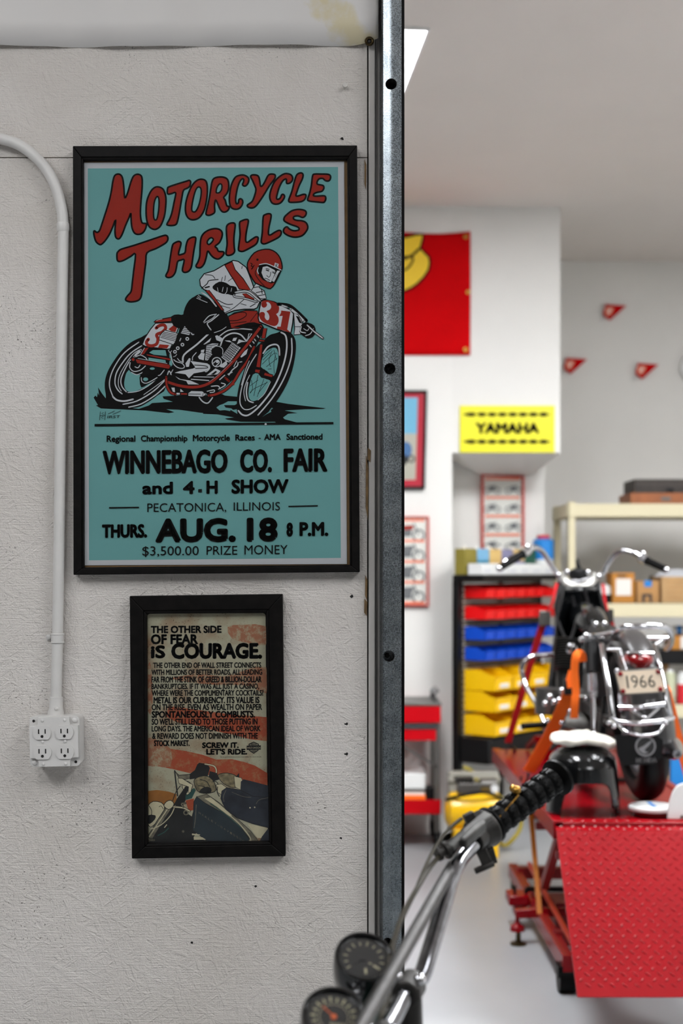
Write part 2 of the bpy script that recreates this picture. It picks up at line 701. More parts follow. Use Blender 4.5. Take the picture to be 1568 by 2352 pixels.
# painted jamb strip at the end of the wall (two faces, the inner one stepping back)
b = MB()
xs0, xs1, xs2 = P(846, 0, D0).x, P(861, 0, D0).x, P(874, 0, D0).x
prof = [(xs0, D0 - 0.002), (xs1, D0 - 0.002), (xs1 + 0.002, D0 + 0.018), (xs2, D0 + 0.02), (xs2, D0 + 0.15), (xs0, D0 + 0.15)]
b.prism([(x, y, 0) for x, y in prof], (0, 0, HC))
tr = struct('trim_1', b, 'trimpaint', bevel=0.002)
# splintered edge of the boards
for (u, v, h, wd) in ((848, 1045, 34, 7), (843, 1120, 150, 6), (841, 1350, 60, 5), (840, 1395, 40, 7), (839, 400, 70, 4)):
    b = MB()
    p = [P(u - wd / 2, v - h / 2, D0 - .004), P(u + wd / 2, v - h * .3, D0 - .004), P(u + wd * .3, v + h / 2, D0 - .004), P(u - wd * .6, v + h * .3, D0 - .004)]
    b.prism(p, (0, 0.003, 0))
    obj('splinter', b, 'wood_raw', tr)

# ------------------------------------------------------------------ galvanised door post
dp = D0 - 0.05
post = thing('door_post', 'galvanised steel door post with round bolt holes at the end of the painted wall', 'post', (P(899, 0, dp).x, D0, 0))
XL0, XL1, XM, XR = P(874, 0, dp).x, P(880, 0, dp).x, P(897, 0, dp).x, P(921, 0, dp).x


def plate(name, m, outer, holes, y0, yfun, parent):
    cu = bpy.data.curves.new(name, 'CURVE')
    cu.dimensions = '2D'
    cu.fill_mode = 'BOTH'
    for ring in [outer] + holes:
        sp = cu.splines.new('POLY')
        sp.points.add(len(ring) - 1)
        for p_, q_ in zip(sp.points, ring):
            p_.co = (q_[0], q_[1], 0, 1)
        sp.use_cyclic_u = True
    ob = bpy.data.objects.new(name, cu)
    COL.objects.link(ob)
    me = bpy.data.meshes.new_from_object(ob.evaluated_get(bpy.context.evaluated_depsgraph_get()))
    b_ = MB()
    b_.add([(v.co.x, yfun(v.co.x), v.co.y) for v in me.vertices], [tuple(p_.vertices) for p_ in me.polygons])
    bpy.data.objects.remove(ob)
    bpy.data.curves.remove(cu)
    return b_


def ypost(x):
    if x < XM:
        return dp + (XM - x) * 0.22
    return dp + (x - XM) * 0.02


hole_c = [P(898, 193, dp), P(895, 847, dp), P(893, 1507, dp), P(891, 2167, dp)]
hr = 13 * dp / F
b = MB()
rows = []
# left face and creased front, with the holes cut through the right facet
hl = XM - 0.0005
front = plate('face', 'galv', [(XL1, 0), (XR, 0), (XR, HC - .002), (XL1, HC - .002)],
              [[(c.x + hr * math.cos(k * math.pi / 12), c.z + hr * math.sin(k * math.pi / 12)) for k in range(24)] for c in hole_c], dp, ypost, post)
bb = MB()
# subdivide along the crease by cutting each triangle at XM with bmesh
me = bpy.data.meshes.new('tmp')
me.from_pydata([tuple(v) for v in front.v], [], front.f)
bm = bmesh.new()
bm.from_mesh(me)
for xc in (XM - 0.005, XM - 0.0025, XM, XM + 0.0025):
    bmesh.ops.bisect_plane(bm, geom=bm.verts[:] + bm.edges[:] + bm.faces[:], plane_co=(xc, 0, 0), plane_no=(1, 0, 0))
bm.verts.ensure_lookup_table()


def ysoft(x):
    t = (x - XM) / 0.006
    if t < -1:
        return dp + (XM - x) * 0.22
    if t > 1:
        return dp + (x - XM) * 0.02
    return dp + 0.006 * (0.055 * (1 - t) ** 2 + 0.005 * (1 + t) ** 2)


bm.verts.index_update()
bb.add([(v.co.x, ysoft(v.co.x), v.co.z) for v in bm.verts], [[v.index for v in f.verts] for f in bm.faces])
bm.free()
bb.add([(XL1, ysoft(XL1), 0), (XL0, D0 + .02, 0), (XL0, D0 + .02, HC), (XL1, ysoft(XL1), HC)], [(0, 1, 2, 3)])
bb.add([(XR, ysoft(XR), 0), (XR, D0 + .1, 0), (XR, D0 + .1, HC), (XR, ysoft(XR), HC)], [(0, 1, 2, 3)])
bb.add([(XL0, D0 + .03, 0), (XR, D0 + .03, 0), (XR, D0 + .03, HC), (XL0, D0 + .03, HC)], [(0, 1, 2, 3)])
obj('channel', bb, 'galv', post, smooth=0, solid=0.0015)
for c in hole_c:
    b = MB()
    b.tube([(c.x, dp + .002, c.z), (c.x, dp + .03, c.z)], hr * 1.02, 24, caps=False)
    obj('hole_sleeve', b, 'steel', post)
    b = MB()
    b.lathe((c.x - .002, dp + .045, c.z - .001), (0, -1, 0), [(.0, 0), (.0052, 0), (.0052, .004), (.004, .006), (0, .006)], 6)
    b.cyl((c.x - .002, dp + .046, c.z - .001), (c.x - .002, dp + .033, c.z - .001), .0028, n=10)
    obj('bolt', b, 'darkmetal', post)
b = MB()
b.box(XR, P(928.5, 0, dp).x, dp + 0.004, D0 + .16, 0, HC)
obj('edge_seal', b, 'rubber', post)
b = MB()
b.box(P(926.5, 0, D0).x, P(929.5, 0, D0).x, D0 + .02, D0 + .17, 0, HC)
obj('wood_stop', b, 'wood_raw', post)

# ------------------------------------------------------------------ banner at the top
ban = thing('vinyl_banner', 'white vinyl banner corner with a yellow stain, hung above the framed posters', 'banner', (-0.5, D0 - .004, P(0, 108, D0).z))
m = mat('banner_vinyl', (214, 210, 206), 0.45, bump=0.06, bscale=9)
nt, bs = nodes(m)
tc = nt.nodes.new('ShaderNodeTexCoord')
mp = nt.nodes.new('ShaderNodeMapping')
c0 = P(775, 40, D0) - ban.location
mp.inputs['Location'].default_value = (-c0.x, 0, -c0.z)
vec = nt.nodes.new('ShaderNodeVectorRotate')
vec.rotation_type = 'Y_AXIS'
vec.inputs['Angle'].default_value = math.radians(-48)
nt.links.new(tc.outputs['Object'], mp.inputs['Vector'])
nt.links.new(mp.outputs['Vector'], vec.inputs['Vector'])
sx = nt.nodes.new('ShaderNodeSeparateXYZ')
nt.links.new(vec.outputs['Vector'], sx.inputs[0])
wob = noise(nt, 30, 4)
band = math_node(nt, 'ADD', math_node(nt, 'ABSOLUTE', sx.outputs['Z'], 0), math_node(nt, 'MULTIPLY', math_node(nt, 'SUBTRACT', wob, 0.5), 0.09))
stain = ramp(nt, band, [(0.008, G1), (0.034, G0)])
side = ramp(nt, sx.outputs['X'], [(0.0, G1), (0.16, G0)])
stain = math_node(nt, 'MULTIPLY', stain, 0.6)
nt.links.new(mix(nt, stain, lin((206, 203, 200)), lin((196, 180, 118))), bs.inputs['Base Color'])
b = MB()
top = 0.62


def banner(s, t):
    u = -60 + 928 * s
    vb = 106 + 4 * math.sin(s * 5) + 5 * max(0, s - .6) / .3 - (16 * max(0, (s - .93) / .07) ** 2)
    p = P(u, vb, D0)
    y = D0 - 0.006 - 0.004 * math.sin(s * 19) * (1 - .5 * t) - 0.002 * math.sin(s * 41 + t * 3)
    if s > .9:
        y -= .006 * (s - .9) / .1
    return Vector((p.x + .004 * t * math.sin(t * 9), y, p.z + t * top))


b.grid(banner, 120, 12)
obj('sheet', b, m, ban, solid=0.0012)
g = P(848, 94, D0 - .016)
b = MB()
b.lathe(g + Vector((0, .004, 0)), (0, -1, 0), [(.0045, 0), (.0088, 0), (.0092, .003), (.007, .005), (.0045, .0035)], 24, closed=True)
obj('grommet', b, 'darkbrass', ban)
b = MB()
b.lathe(g + Vector((0, .004, 0)), (0, -1, 0), [(0, 0), (.0046, 0), (.0046, .001), (.002, .003), (0, .003)], 12)
obj('screw', b, 'darkmetal', ban)

# ------------------------------------------------------------------ conduit and outlet box
rp = 0.0107
dpipe = D0 - rp - 0.006
path = [(-200, 305), (-90, 306), (-40, 309), (0, 318), (40, 331), (75, 355), (105, 387), (126, 425), (139, 468), (145, 520), (143.5, 640), (139, 960), (133.5, 1380), (128, 1640)]
cond = thing('electrical_conduit', 'grey-white painted conduit pipe bending down the wall to the outlet box', 'pipe', P(128, 1640, dpipe))
pts = [P(u, v, dpipe) for u, v in path]
pts = [Vector(p) for p in cr([tuple(p) for p in pts], 8)]
obj('pipe', MB().tube(pts, rp, 20), 'pipepaint', cond)
a, c = P(145, 512, dpipe), P(144.5, 532, dpipe)
b = MB()
dv = (c - a).normalized()
b.lathe(a, dv, [(rp, 0), (rp * 1.1, .001), (rp * 1.17, .006), (rp * 1.17, .012), (rp * 1.02, .018)], 24)
obj('coupling', b, 'pipepaint', cond)
b = MB()
s0 = P(132, 1466, dpipe)
b.tube([s0 + Vector((0, 0, .008)), s0 - Vector((0, 0, .008))], rp * 1.16, 24)
b.tube([s0 + Vector((0, 0, .0095)), s0 + Vector((0, 0, .0065))], rp * 1.24, 24)
b.tube([s0 - Vector((0, 0, .0095)), s0 - Vector((0, 0, .0065))], rp * 1.24, 24)
b.box(P(108, 0, D0).x, s0.x, D0 - .003, D0, s0.z - .006, s0.z + .006)
st = obj('strap', b, 'pipepaint', cond, bevel=0.001)
b = MB()
sc = P(112, 1463, D0 - .003)
b.lathe(sc, (0, -1, 0), [(0, 0), (.0055, 0), (.0052, .003), (.003, .0045), (0, .005)], 14)
obj('screw', b, 'pipepaint', st)
b = MB()
c1 = P(129, 1600, dpipe)
c2 = P(128.2, 1646, dpipe)
b.lathe(c1, (c2 - c1), [(rp, 0), (rp * 1.22, .001), (rp * 1.25, .022), (rp * 1.5, .03), (rp * 1.5, .04)], 24)
cn = obj('connector', b, 'pipepaint', cond)
b = MB()
sc = P(129.5, 1627, dpipe - rp * 1.2)
b.lathe(sc, (0, -1, 0), [(0, 0), (.0042, 0), (.0042, .003), (.002, .0045), (0, .0045)], 12)
obj('screw', b, 'pipepaint', cn)

df = D0 - 0.052
box = thing('outlet_box', 'white four-socket outlet box on the wall below the conduit', 'outlet', P(126, 1760, D0))
cx, cz = P(125.5, 1703, df).x, P(125.5, 1703, df).z
ROT = Matrix.Translation((cx, df, cz)) @ Matrix.Rotation(math.radians(-1.2), 4, 'Y')


def rrect(w_, h_, r, n=5):
    o = []
    for sx_, sy_, a0 in ((1, 1, 0), (-1, 1, 90), (-1, -1, 180), (1, -1, 270)):
        for k in range(n + 1):
            a_ = math.radians(a0 + 90 * k / n)
            o.append((sx_ * (w_ / 2 - r) + r * math.cos(a_), sy_ * (h_ / 2 - r) + r * math.sin(a_)))
    return o


W2, H2 = 115 * df / F, 116 * df / F
b = MB()
b.prism([ROT @ Vector((x, .004, z)) for x, z in rrect(W2 * .99, H2 * .99, .008)], ROT.to_3x3() @ Vector((0, .0475, 0)))
obj('back_box', b, 'pipepaint', box, bevel=0.0015)
# cover: flange with corner notches and a raised field
b = MB()
b.prism([ROT @ Vector((x, .0045, z)) for x, z in rrect(W2, H2, .008)], ROT.to_3x3() @ Vector((0, -.0035, 0)))
nn = .0165
hw, hh = W2 * .485, H2 * .485
fld = []
for sx_, sz_ in ((1, 1), (-1, 1), (-1, -1), (1, -1)):
    seq = [(hw, hh - nn), (hw - nn * .55, hh - nn), (hw - nn * .9, hh - nn * .9), (hw - nn, hh - nn * .55), (hw - nn, hh)]
    if sx_ * sz_ < 0:
        seq = seq[::-1]
    fld += [(sx_ * x, sz_ * z) for x, z in seq]
b.prism([ROT @ Vector((x, .001, z)) for x, z in fld], ROT.to_3x3() @ Vector((0, -.0085, 0)))
cov = obj('cover_plate', b, 'pipepaint', box, bevel=0.0018)
for sx_, sz_, open_ in ((-1, 1, 1), (1, 1, 0), (-1, -1, 0), (1, -1, 1)):
    b = MB()
    c_ = ROT @ Vector((sx_ * (W2 / 2 - .0085), .001, sz_ * (H2 / 2 - .0085)))
    if open_:
        b.lathe(c_, (0, -1, 0), [(0, 0), (.0027, 0), (.0027, .0006), (0, .0006)], 14)
        obj('screw_hole', b, 'gap', cov)
    else:
        b.lathe(c_, (0, -1, 0), [(0, 0), (.005, 0), (.0048, .002), (.003, .0036), (0, .004)], 14)
        obj('screw', b, 'pipepaint', cov)
for ix in (-1, 1):
    for iz in (-1, 1):
        c_ = Vector((ix * .0215 - .0005, 0, iz * .0190 - .0005))
        b = MB()
        rr = .0172
        ring = []
        for k in range(40):
            a_ = 2 * math.pi * k / 40
            x, z = rr * math.cos(a_), rr * math.sin(a_)
            z = max(-rr * .78, min(rr * .78, z))
            ring.append((x, z))
        b.prism([ROT @ (c_ + Vector((x, -.006, z))) for x, z in ring], ROT.to_3x3() @ Vector((0, -.0045, 0)))
        b.prism([ROT @ (c_ + Vector((x * 1.06, -.0062, z * 1.06))) for x, z in ring], ROT.to_3x3() @ Vector((0, -.0018, 0)))
        b.mat(1)
        yb = -.0106
        for xx in (-.0063, .0063):
            b.box(c_.x + xx - .0011, c_.x + xx + .0011, yb - .0004, yb + .002, c_.z - .002, c_.z + .0068, ROT)
        b.lathe(ROT @ (c_ + Vector((0, yb + .001, -.0072))), (0, -1, 0), [(0, 0), (.0028, 0), (.0028, .0015), (0, .0015)], 14)
        obj('receptacle', b, ['pipepaint', 'gap'], box, bevel=0.0006)
for ix in (-1, 1):
    for zz in (.0415, .0005, -.0425):
        b = MB()
        b.lathe(ROT @ Vector((ix * .0215, -.0072, zz)), (0, -1, 0), [(0, 0), (.0032, 0), (.003, .0015), (.0015, .0024), (0, .0025)], 12)
        obj('screw', b, 'pipepaint', box)

# ------------------------------------------------------------------ framed posters on the near wall
def glass_material(name, rough=0.02, tint=(1, 1, 1, 1), spec=1.0):
    m = bpy.data.materials.new(name)
    m.use_nodes = True
    nt = m.node_tree
    nt.nodes.remove(nt.nodes['Principled BSDF'])
    out = nt.nodes['Material Output']
    tr = nt.nodes.new('ShaderNodeBsdfTransparent')
    tr.inputs['Color'].default_value = tint
    gl = nt.nodes.new('ShaderNodeBsdfGlossy')
    gl.inputs['Roughness'].default_value = rough
    fr = nt.nodes.new('ShaderNodeFresnel')
    fr.inputs['IOR'].default_value = 1.45
    mx = nt.nodes.new('ShaderNodeMixShader')
    nt.links.new(math_node(nt, 'MULTIPLY', fr.outputs['Fac'], spec), mx.inputs[0])
    nt.links.new(tr.outputs[0], mx.inputs[1])
    nt.links.new(gl.outputs[0], mx.inputs[2])
    nt.links.new(mx.outputs[0], out.inputs['Surface'])
    return m


M['glass'] = glass_material('picture_glass', 0.015, (0.96, 0.97, 0.97, 1), 0.35)
M['paper'] = mat('poster_paper', (200, 199, 202), 0.7, spec=0.15)
M['teal'] = mat('teal_ink', (114, 170, 168), 0.7, vary=0.035, vscale=5, spec=0.15)
M['inkred'] = mat('brick_red_ink', (156, 42, 30), 0.7, vary=0.06, vscale=14, spec=0.15)
M['inkblack'] = mat('black_ink', (11, 9, 9), 0.7, spec=0.12)
M['inkwhite'] = mat('white_ink', (208, 208, 212), 0.7, spec=0.15)


def frame_mesh(outer, inner, df_, db_, lip=0.0):
    """four-sided frame from outer and inner corner pixels (TL, TR, BR, BL)"""
    b_ = MB()
    o = [P(u, v, df_) for u, v in outer]
    i = [P(u, v, df_ + lip) for u, v in inner]
    off_o = Vector((0, db_ - df_, 0))
    mid = [o_.lerp(i_, .82) for o_, i_ in zip(o, i)]
    for m_ in mid:
        m_.y = df_
    for k in range(4):
        j = (k + 1) % 4
        b_.hexa([o[k], mid[k], mid[j], o[j], o[k] + off_o, mid[k] + off_o, mid[j] + off_o, o[j] + off_o])
        i0, i1 = i[k].copy(), i[j].copy()
        m0, m1 = mid[k].copy(), mid[j].copy()
        m0.y = m1.y = df_ + .002
        i0.y = i1.y = df_ + .0035
        b_.hexa([m0, i0, i1, m1, Vector((m0.x, db_, m0.z)), Vector((i0.x, db_, i0.z)), Vector((i1.x, db_, i1.z)), Vector((m1.x, db_, m1.z))])
    return b_


def quad(b_, px, d, th):
    p = [P(u, v, d) for u, v in px]
    b_.prism(p, (0, th, 0))
    return b_


pf = D0 - 0.024
p1 = thing('framed_poster', 'large black framed teal motorcycle race poster with red lettering', 'poster', P(495, 1320, D0 - .012))
obj('frame', frame_mesh([(167, 335), (820, 333.5), (826, 1314), (168.5, 1320.5)], [(190.5, 366), (797, 364), (803, 1297), (192, 1303)], pf, D0 - .001), 'frame', p1, bevel=0.0015)
obj('backing_board', quad(MB(), [(185, 360), (800, 358), (806, 1302), (188, 1308)], D0 - .010, .004), 'kraft', p1)
dpr = D0 - 0.0115
ink = Ink(lambda u, v, h: P(u, v, dpr) - Vector((0, h, 0)))
ink.poly('paper', [(190, 373.5), (790, 370.5), (796.5, 1295.5), (193, 1298.5)])
ink.poly('teal', [(201.5, 387), (776, 383.5), (782.5, 1281.5), (204.5, 1287)])
A = (190, 370, 5.058)
B = (480, 370, 5.058)
Cc = (400, 560, 4.3556)
D = (200, 720, 5.2267)
E = (470, 720, 5.2267)
R_, K_, W_, T_ = 'inkred', 'inkblack', 'inkwhite', 'teal'
letters = [
    (A, [(370, 170), (410, 150), (445, 165), (465, 210), (478, 310), (488, 430), (520, 370), (560, 240), (590, 175), (630, 153), (668, 162), (688, 195), (690, 300), (678, 450), (670, 560), (672, 650), (690, 718), (735, 725), (738, 755), (722, 800), (688, 840), (640, 852), (600, 835), (572, 775), (562, 690), (558, 605), (540, 650), (500, 740), (460, 845), (428, 898), (402, 902), (380, 875), (374, 800), (382, 680), (350, 760), (310, 850), (260, 925), (215, 968), (187, 965), (154, 935), (134, 878), (127, 825), (137, 810), (160, 828), (183, 820), (202, 790), (252, 640), (302, 480), (332, 350), (348, 245)], []),
    (A, [(880, 300), (935, 330), (965, 420), (962, 540), (945, 650), (905, 750), (860, 788), (820, 792), (770, 760), (742, 680), (735, 570), (745, 460), (785, 360), (830, 310)], [(865, 410), (885, 450), (882, 560), (865, 660), (845, 685), (825, 660), (822, 560), (835, 460)]),
    (A, [(985, 320), (1000, 300), (1100, 265), (1200, 235), (1235, 224), (1253, 242), (1243, 290), (1215, 315), (1170, 340), (1150, 430), (1125, 580), (1100, 700), (1080, 738), (1030, 750), (982, 743), (980, 725), (1010, 670), (1035, 600), (1060, 480), (1080, 370), (1040, 375), (1000, 385), (982, 370)], []),
    (A, [(1370, 210), (1430, 232), (1448, 320), (1438, 450), (1410, 570), (1360, 650), (1300, 681), (1240, 673), (1200, 620), (1192, 530), (1212, 420), (1260, 300), (1310, 237)], [(1345, 300), (1375, 330), (1370, 420), (1345, 520), (1310, 585), (1275, 585), (1265, 550), (1280, 450), (1310, 340)]),
    (B, [(40, 225), (70, 195), (130, 184), (190, 194), (222, 230), (228, 310), (208, 375), (170, 422), (187, 452), (206, 520), (232, 527), (228, 560), (200, 587), (160, 591), (127, 558), (102, 500), (75, 450), (63, 520), (66, 590), (38, 617), (0, 631), (-32, 622), (-34, 590), (-12, 500), (8, 400), (23, 300)], [(125, 265), (148, 280), (145, 330), (120, 365), (90, 370), (82, 350), (95, 300)]),
    (B, [(330, 173), (390, 161), (438, 178), (462, 210), (452, 258), (425, 288), (402, 288), (388, 272), (400, 240), (402, 213), (385, 207), (358, 235), (333, 300), (316, 380), (308, 450), (318, 495), (340, 485), (344, 452), (362, 438), (383, 448), (392, 480), (373, 528), (338, 556), (290, 558), (253, 533), (236, 470), (239, 380), (258, 280), (293, 203)], []),
    (B, [(482, 182), (502, 161), (550, 163), (576, 182), (588, 230), (598, 292), (622, 282), (652, 232), (682, 172), (712, 151), (758, 155), (770, 175), (758, 210), (698, 290), (638, 390), (578, 480), (538, 528), (500, 545), (457, 537), (443, 515), (462, 497), (502, 467), (532, 390), (544, 330), (532, 290), (502, 220)], []),
    (B, [(822, 178), (880, 146), (938, 153), (967, 180), (969, 220), (943, 252), (910, 262), (898, 248), (898, 213), (880, 211), (848, 240), (813, 310), (793, 380), (783, 432), (800, 444), (827, 428), (842, 393), (863, 388), (877, 410), (862, 448), (828, 487), (780, 501), (732, 487), (705, 430), (711, 360), (743, 270), (783, 212)], []),
    (B, [(1012, 172), (1037, 145), (1073, 138), (1092, 160), (1082, 210), (1048, 280), (1023, 350), (1008, 403), (1040, 404), (1085, 389), (1118, 388), (1125, 410), (1108, 448), (1068, 472), (1000, 479), (942, 479), (925, 465), (928, 440), (962, 350), (987, 250)], []),
    (B, [(1202, 172), (1227, 151), (1300, 151), (1378, 153), (1409, 172), (1407, 210), (1385, 232), (1350, 227), (1320, 202), (1278, 207), (1255, 240), (1258, 268), (1300, 278), (1328, 288), (1332, 320), (1308, 352), (1260, 362), (1222, 378), (1212, 402), (1250, 408), (1310, 403), (1347, 408), (1355, 440), (1342, 472), (1320, 482), (1250, 475), (1172, 467), (1145, 453), (1148, 430), (1168, 370), (1188, 280)], []),
    (A, [(397, 1080), (412, 1050), (452, 1022), (600, 978), (780, 918), (930, 868), (972, 865), (989, 890), (982, 928), (948, 962), (850, 1017), (746, 1066), (732, 1180), (712, 1330), (692, 1480), (677, 1578), (638, 1622), (560, 1636), (507, 1622), (498, 1600), (522, 1562), (562, 1512), (577, 1400), (592, 1270), (612, 1080), (560, 1106), (480, 1151), (427, 1167), (401, 1150)], []),
    (A, [(1043, 977), (1073, 948), (1115, 933), (1139, 947), (1137, 980), (1117, 1050), (1114, 1088), (1150, 1083), (1188, 1062), (1198, 990), (1218, 922), (1252, 893), (1290, 883), (1312, 893), (1307, 950), (1292, 1030), (1277, 1130), (1262, 1228), (1233, 1277), (1190, 1294), (1163, 1282), (1158, 1250), (1178, 1148), (1140, 1151), (1102, 1168), (1087, 1240), (1072, 1298), (1038, 1342), (995, 1354), (968, 1342), (968, 1320), (993, 1270), (1008, 1180), (1023, 1080)], []),
    (B, [(-95, 902), (-65, 843), (-7, 803), (60, 785), (118, 793), (152, 830), (147, 890), (117, 950), (70, 990), (92, 1013), (110, 1048), (163, 1053), (172, 1075), (153, 1107), (110, 1137), (62, 1127), (22, 1092), (-10, 1046), (-22, 1065), (-33, 1120), (-57, 1193), (-95, 1237), (-138, 1237), (-152, 1215), (-128, 1170), (-108, 1100), (-105, 1000)], [(23, 890), (50, 910), (30, 945), (-2, 970), (-22, 950), (-10, 915)]),
    (B, [(203, 762), (232, 728), (280, 718), (303, 737), (298, 800), (288, 900), (292, 1000), (297, 1048), (273, 1082), (225, 1097), (198, 1083), (198, 1050), (210, 960), (203, 850)], []),
    (B, [(353, 722), (382, 693), (430, 678), (455, 688), (452, 730), (432, 830), (425, 922), (445, 944), (490, 914), (540, 882), (569, 888), (565, 928), (543, 967), (480, 1007), (400, 1047), (362, 1047), (341, 1030), (348, 960), (360, 850)], []),
    (B, [(628, 652), (652, 623), (690, 611), (719, 622), (717, 670), (697, 760), (689, 842), (710, 859), (760, 829), (810, 805), (837, 817), (832, 858), (798, 892), (720, 932), (652, 961), (618, 957), (605, 930), (618, 830)], []),
    (B, [(902, 623), (960, 578), (1040, 561), (1108, 573), (1129, 600), (1117, 637), (1085, 656), (1050, 642), (1020, 637), (983, 648), (983, 673), (1020, 689), (1080, 694), (1128, 718), (1147, 770), (1127, 818), (1080, 867), (1000, 885), (922, 867), (871, 833), (865, 800), (882, 773), (908, 765), (933, 789), (980, 809), (1032, 804), (1046, 785), (1022, 762), (960, 741), (897, 712), (868, 685), (878, 647)], []),
]
for reg, outl, hole in letters:
    ink.region(*reg)
    ink.poly(R_, outl, 3, K_, 21)
    if hole:
        ink.poly(T_, hole, 3, K_, 19)
# --- rider and machine, painted back to front
ink.region(*D)
ink.poly(K_, [(165, 1140), (105, 1105), (130, 1100), (78, 1010), (100, 985), (118, 1005), (128, 950), (145, 985), (130, 885), (175, 955), (240, 1040), (420, 1120), (620, 1145), (740, 1105), (780, 1075), (1030, 1060), (920, 1025), (905, 995), (1100, 985), (1568, 985), (1568, 1212), (1350, 1190), (1100, 1155), (950, 1150), (1048, 1185), (980, 1197), (700, 1165)])
ink.region(*E)
ink.poly(K_, [(0, 985), (210, 968), (240, 985), (395, 1000), (470, 900), (860, 1060), (1000, 1085), (1250, 1115), (1455, 1138), (1420, 1147), (1200, 1150), (960, 1165), (1115, 1195), (1000, 1205), (940, 1250), (960, 1270), (1130, 1315), (880, 1325), (840, 1300), (700, 1302), (430, 1300), (270, 1275), (240, 1262), (350, 1248), (157, 1212), (-20, 1205)])
ink.poly(T_, [(385, 1055), (280, 1055), (225, 1085), (180, 1100), (140, 1130), (180, 1165), (240, 1160), (305, 1172), (310, 1158), (392, 1205), (385, 1150), (340, 1158), (320, 1140), (250, 1130), (230, 1100), (360, 1100), (385, 1085)])
ink.poly(T_, [(690, 1243), (770, 1180), (800, 1130), (820, 1140), (790, 1160), (800, 1180), (740, 1210)])
# rear wheel
ink.region(*D)
ink.poly(K_, [(180, 1110), (225, 1010), (212, 900), (216, 800), (250, 690), (320, 570), (410, 450), (520, 350), (650, 285), (760, 250), (980, 400), (950, 870), (850, 980), (700, 1085), (600, 1128), (430, 1140), (250, 1130)], 3)
ink.poly(T_, [(490, 690), (458, 760), (445, 860), (478, 930), (560, 940), (650, 905), (760, 850), (850, 770), (880, 660), (820, 620), (600, 620)], 3)
for pts, wd in (([(620, 345), (450, 470), (340, 620), (280, 760), (270, 880), (315, 1010)], 13), ([(310, 1000), (360, 1040), (450, 1052), (550, 1030)], 20), ([(655, 388), (520, 480), (420, 600), (350, 720), (335, 840), (370, 920), (420, 965)], 14), ([(645, 430), (560, 480), (480, 580), (390, 740), (375, 860), (410, 930)], 9), ([(640, 460), (520, 560), (440, 700), (405, 800), (420, 880), (470, 940)], 13), ([(430, 1090), (600, 1050), (800, 930), (935, 800)], 14), ([(500, 1125), (650, 1085), (820, 980), (940, 870)], 14), ([(490, 950), (620, 930), (760, 850), (840, 770)], 10), ([(680, 975), (800, 890), (935, 790)], 8), ([(645, 440), (600, 480), (565, 520)], 26)):
    ink.line(W_, pts, wd)
ink.poly(K_, [(505, 590), (530, 560), (640, 520), (760, 560), (960, 620), (960, 690), (880, 700), (850, 770), (700, 775), (640, 740), (560, 730), (505, 680)], 2)
for pts, wd in (([(518, 590), (512, 650), (560, 695), (640, 680), (700, 630)], 11), ([(530, 705), (600, 735), (690, 695)], 10), ([(575, 640), (610, 652), (635, 620)], 11), ([(585, 520), (640, 500), (700, 530), (720, 560)], 10)):
    ink.line(W_, pts, wd)
ink.poly(K_, [(640, 740), (730, 650), (900, 640), (950, 700), (850, 785), (730, 850), (650, 890), (630, 800)], 2)
ink.disc(T_, (702, 790), 30, 22)
ink.line(W_, [(650, 770), (660, 820), (720, 835), (840, 770)], 10)
ink.disc(T_, (782, 662), 30, 14)
ink.line(W_, [(855, 745), (880, 735), (925, 680)], 11)
ink.poly(T_, [(745, 470), (790, 440), (940, 440), (955, 510), (800, 495)])
ink.poly(T_, [(735, 530), (940, 560), (945, 590), (740, 560)])
ink.poly(R_, [(708, 485), (1000, 540), (1000, 568), (722, 508)], 0, K_, 8)
ink.poly(R_, [(580, 545), (980, 610), (1000, 630), (985, 670), (600, 600)], 0, K_, 10)
ink.line(W_, [(610, 540), (960, 600)], 6)
ink.disc(K_, (553, 553), 30)
ink.disc(R_, (553, 553), 18)
ink.poly(R_, [(640, 500), (690, 412), (745, 410), (690, 490)], 0, K_, 12)
ink.line(W_, [(640, 495), (688, 415)], 8)
# rear number plate and saddle
ink.poly(W_, [(690, 300), (760, 190), (820, 118), (900, 112), (1100, 110), (1106, 145), (1050, 300), (1000, 420), (960, 430), (700, 395), (663, 372)], 0, K_, 12)
ink.line(R_, [(830, 175), (870, 145), (925, 140), (942, 180), (900, 225), (835, 255), (850, 305), (835, 365), (780, 388), (728, 378), (712, 345), (735, 310)], 38)
ink.poly(R_, [(975, 190), (1050, 130), (1095, 125), (1060, 225), (1010, 215)])
ink.poly(R_, [(870, 370), (985, 380), (960, 420), (850, 412)])
ink.poly(W_, [(935, 200), (1100, 245), (1045, 378), (865, 318), (870, 270), (900, 230)], 0, K_, 10)
for k in range(5):
    t = k / 5
    ink.line(K_, [(915 - 40 * t, 222 + 80 * t), (1092 - 40 * t, 262 + 90 * t)], 7)
ink.poly(R_, [(800, 104), (830, 80), (1040, 40), (1090, 28), (1060, 92), (830, 112)], 0, K_, 12)
ink.line(W_, [(830, 84), (900, 66)], 6)
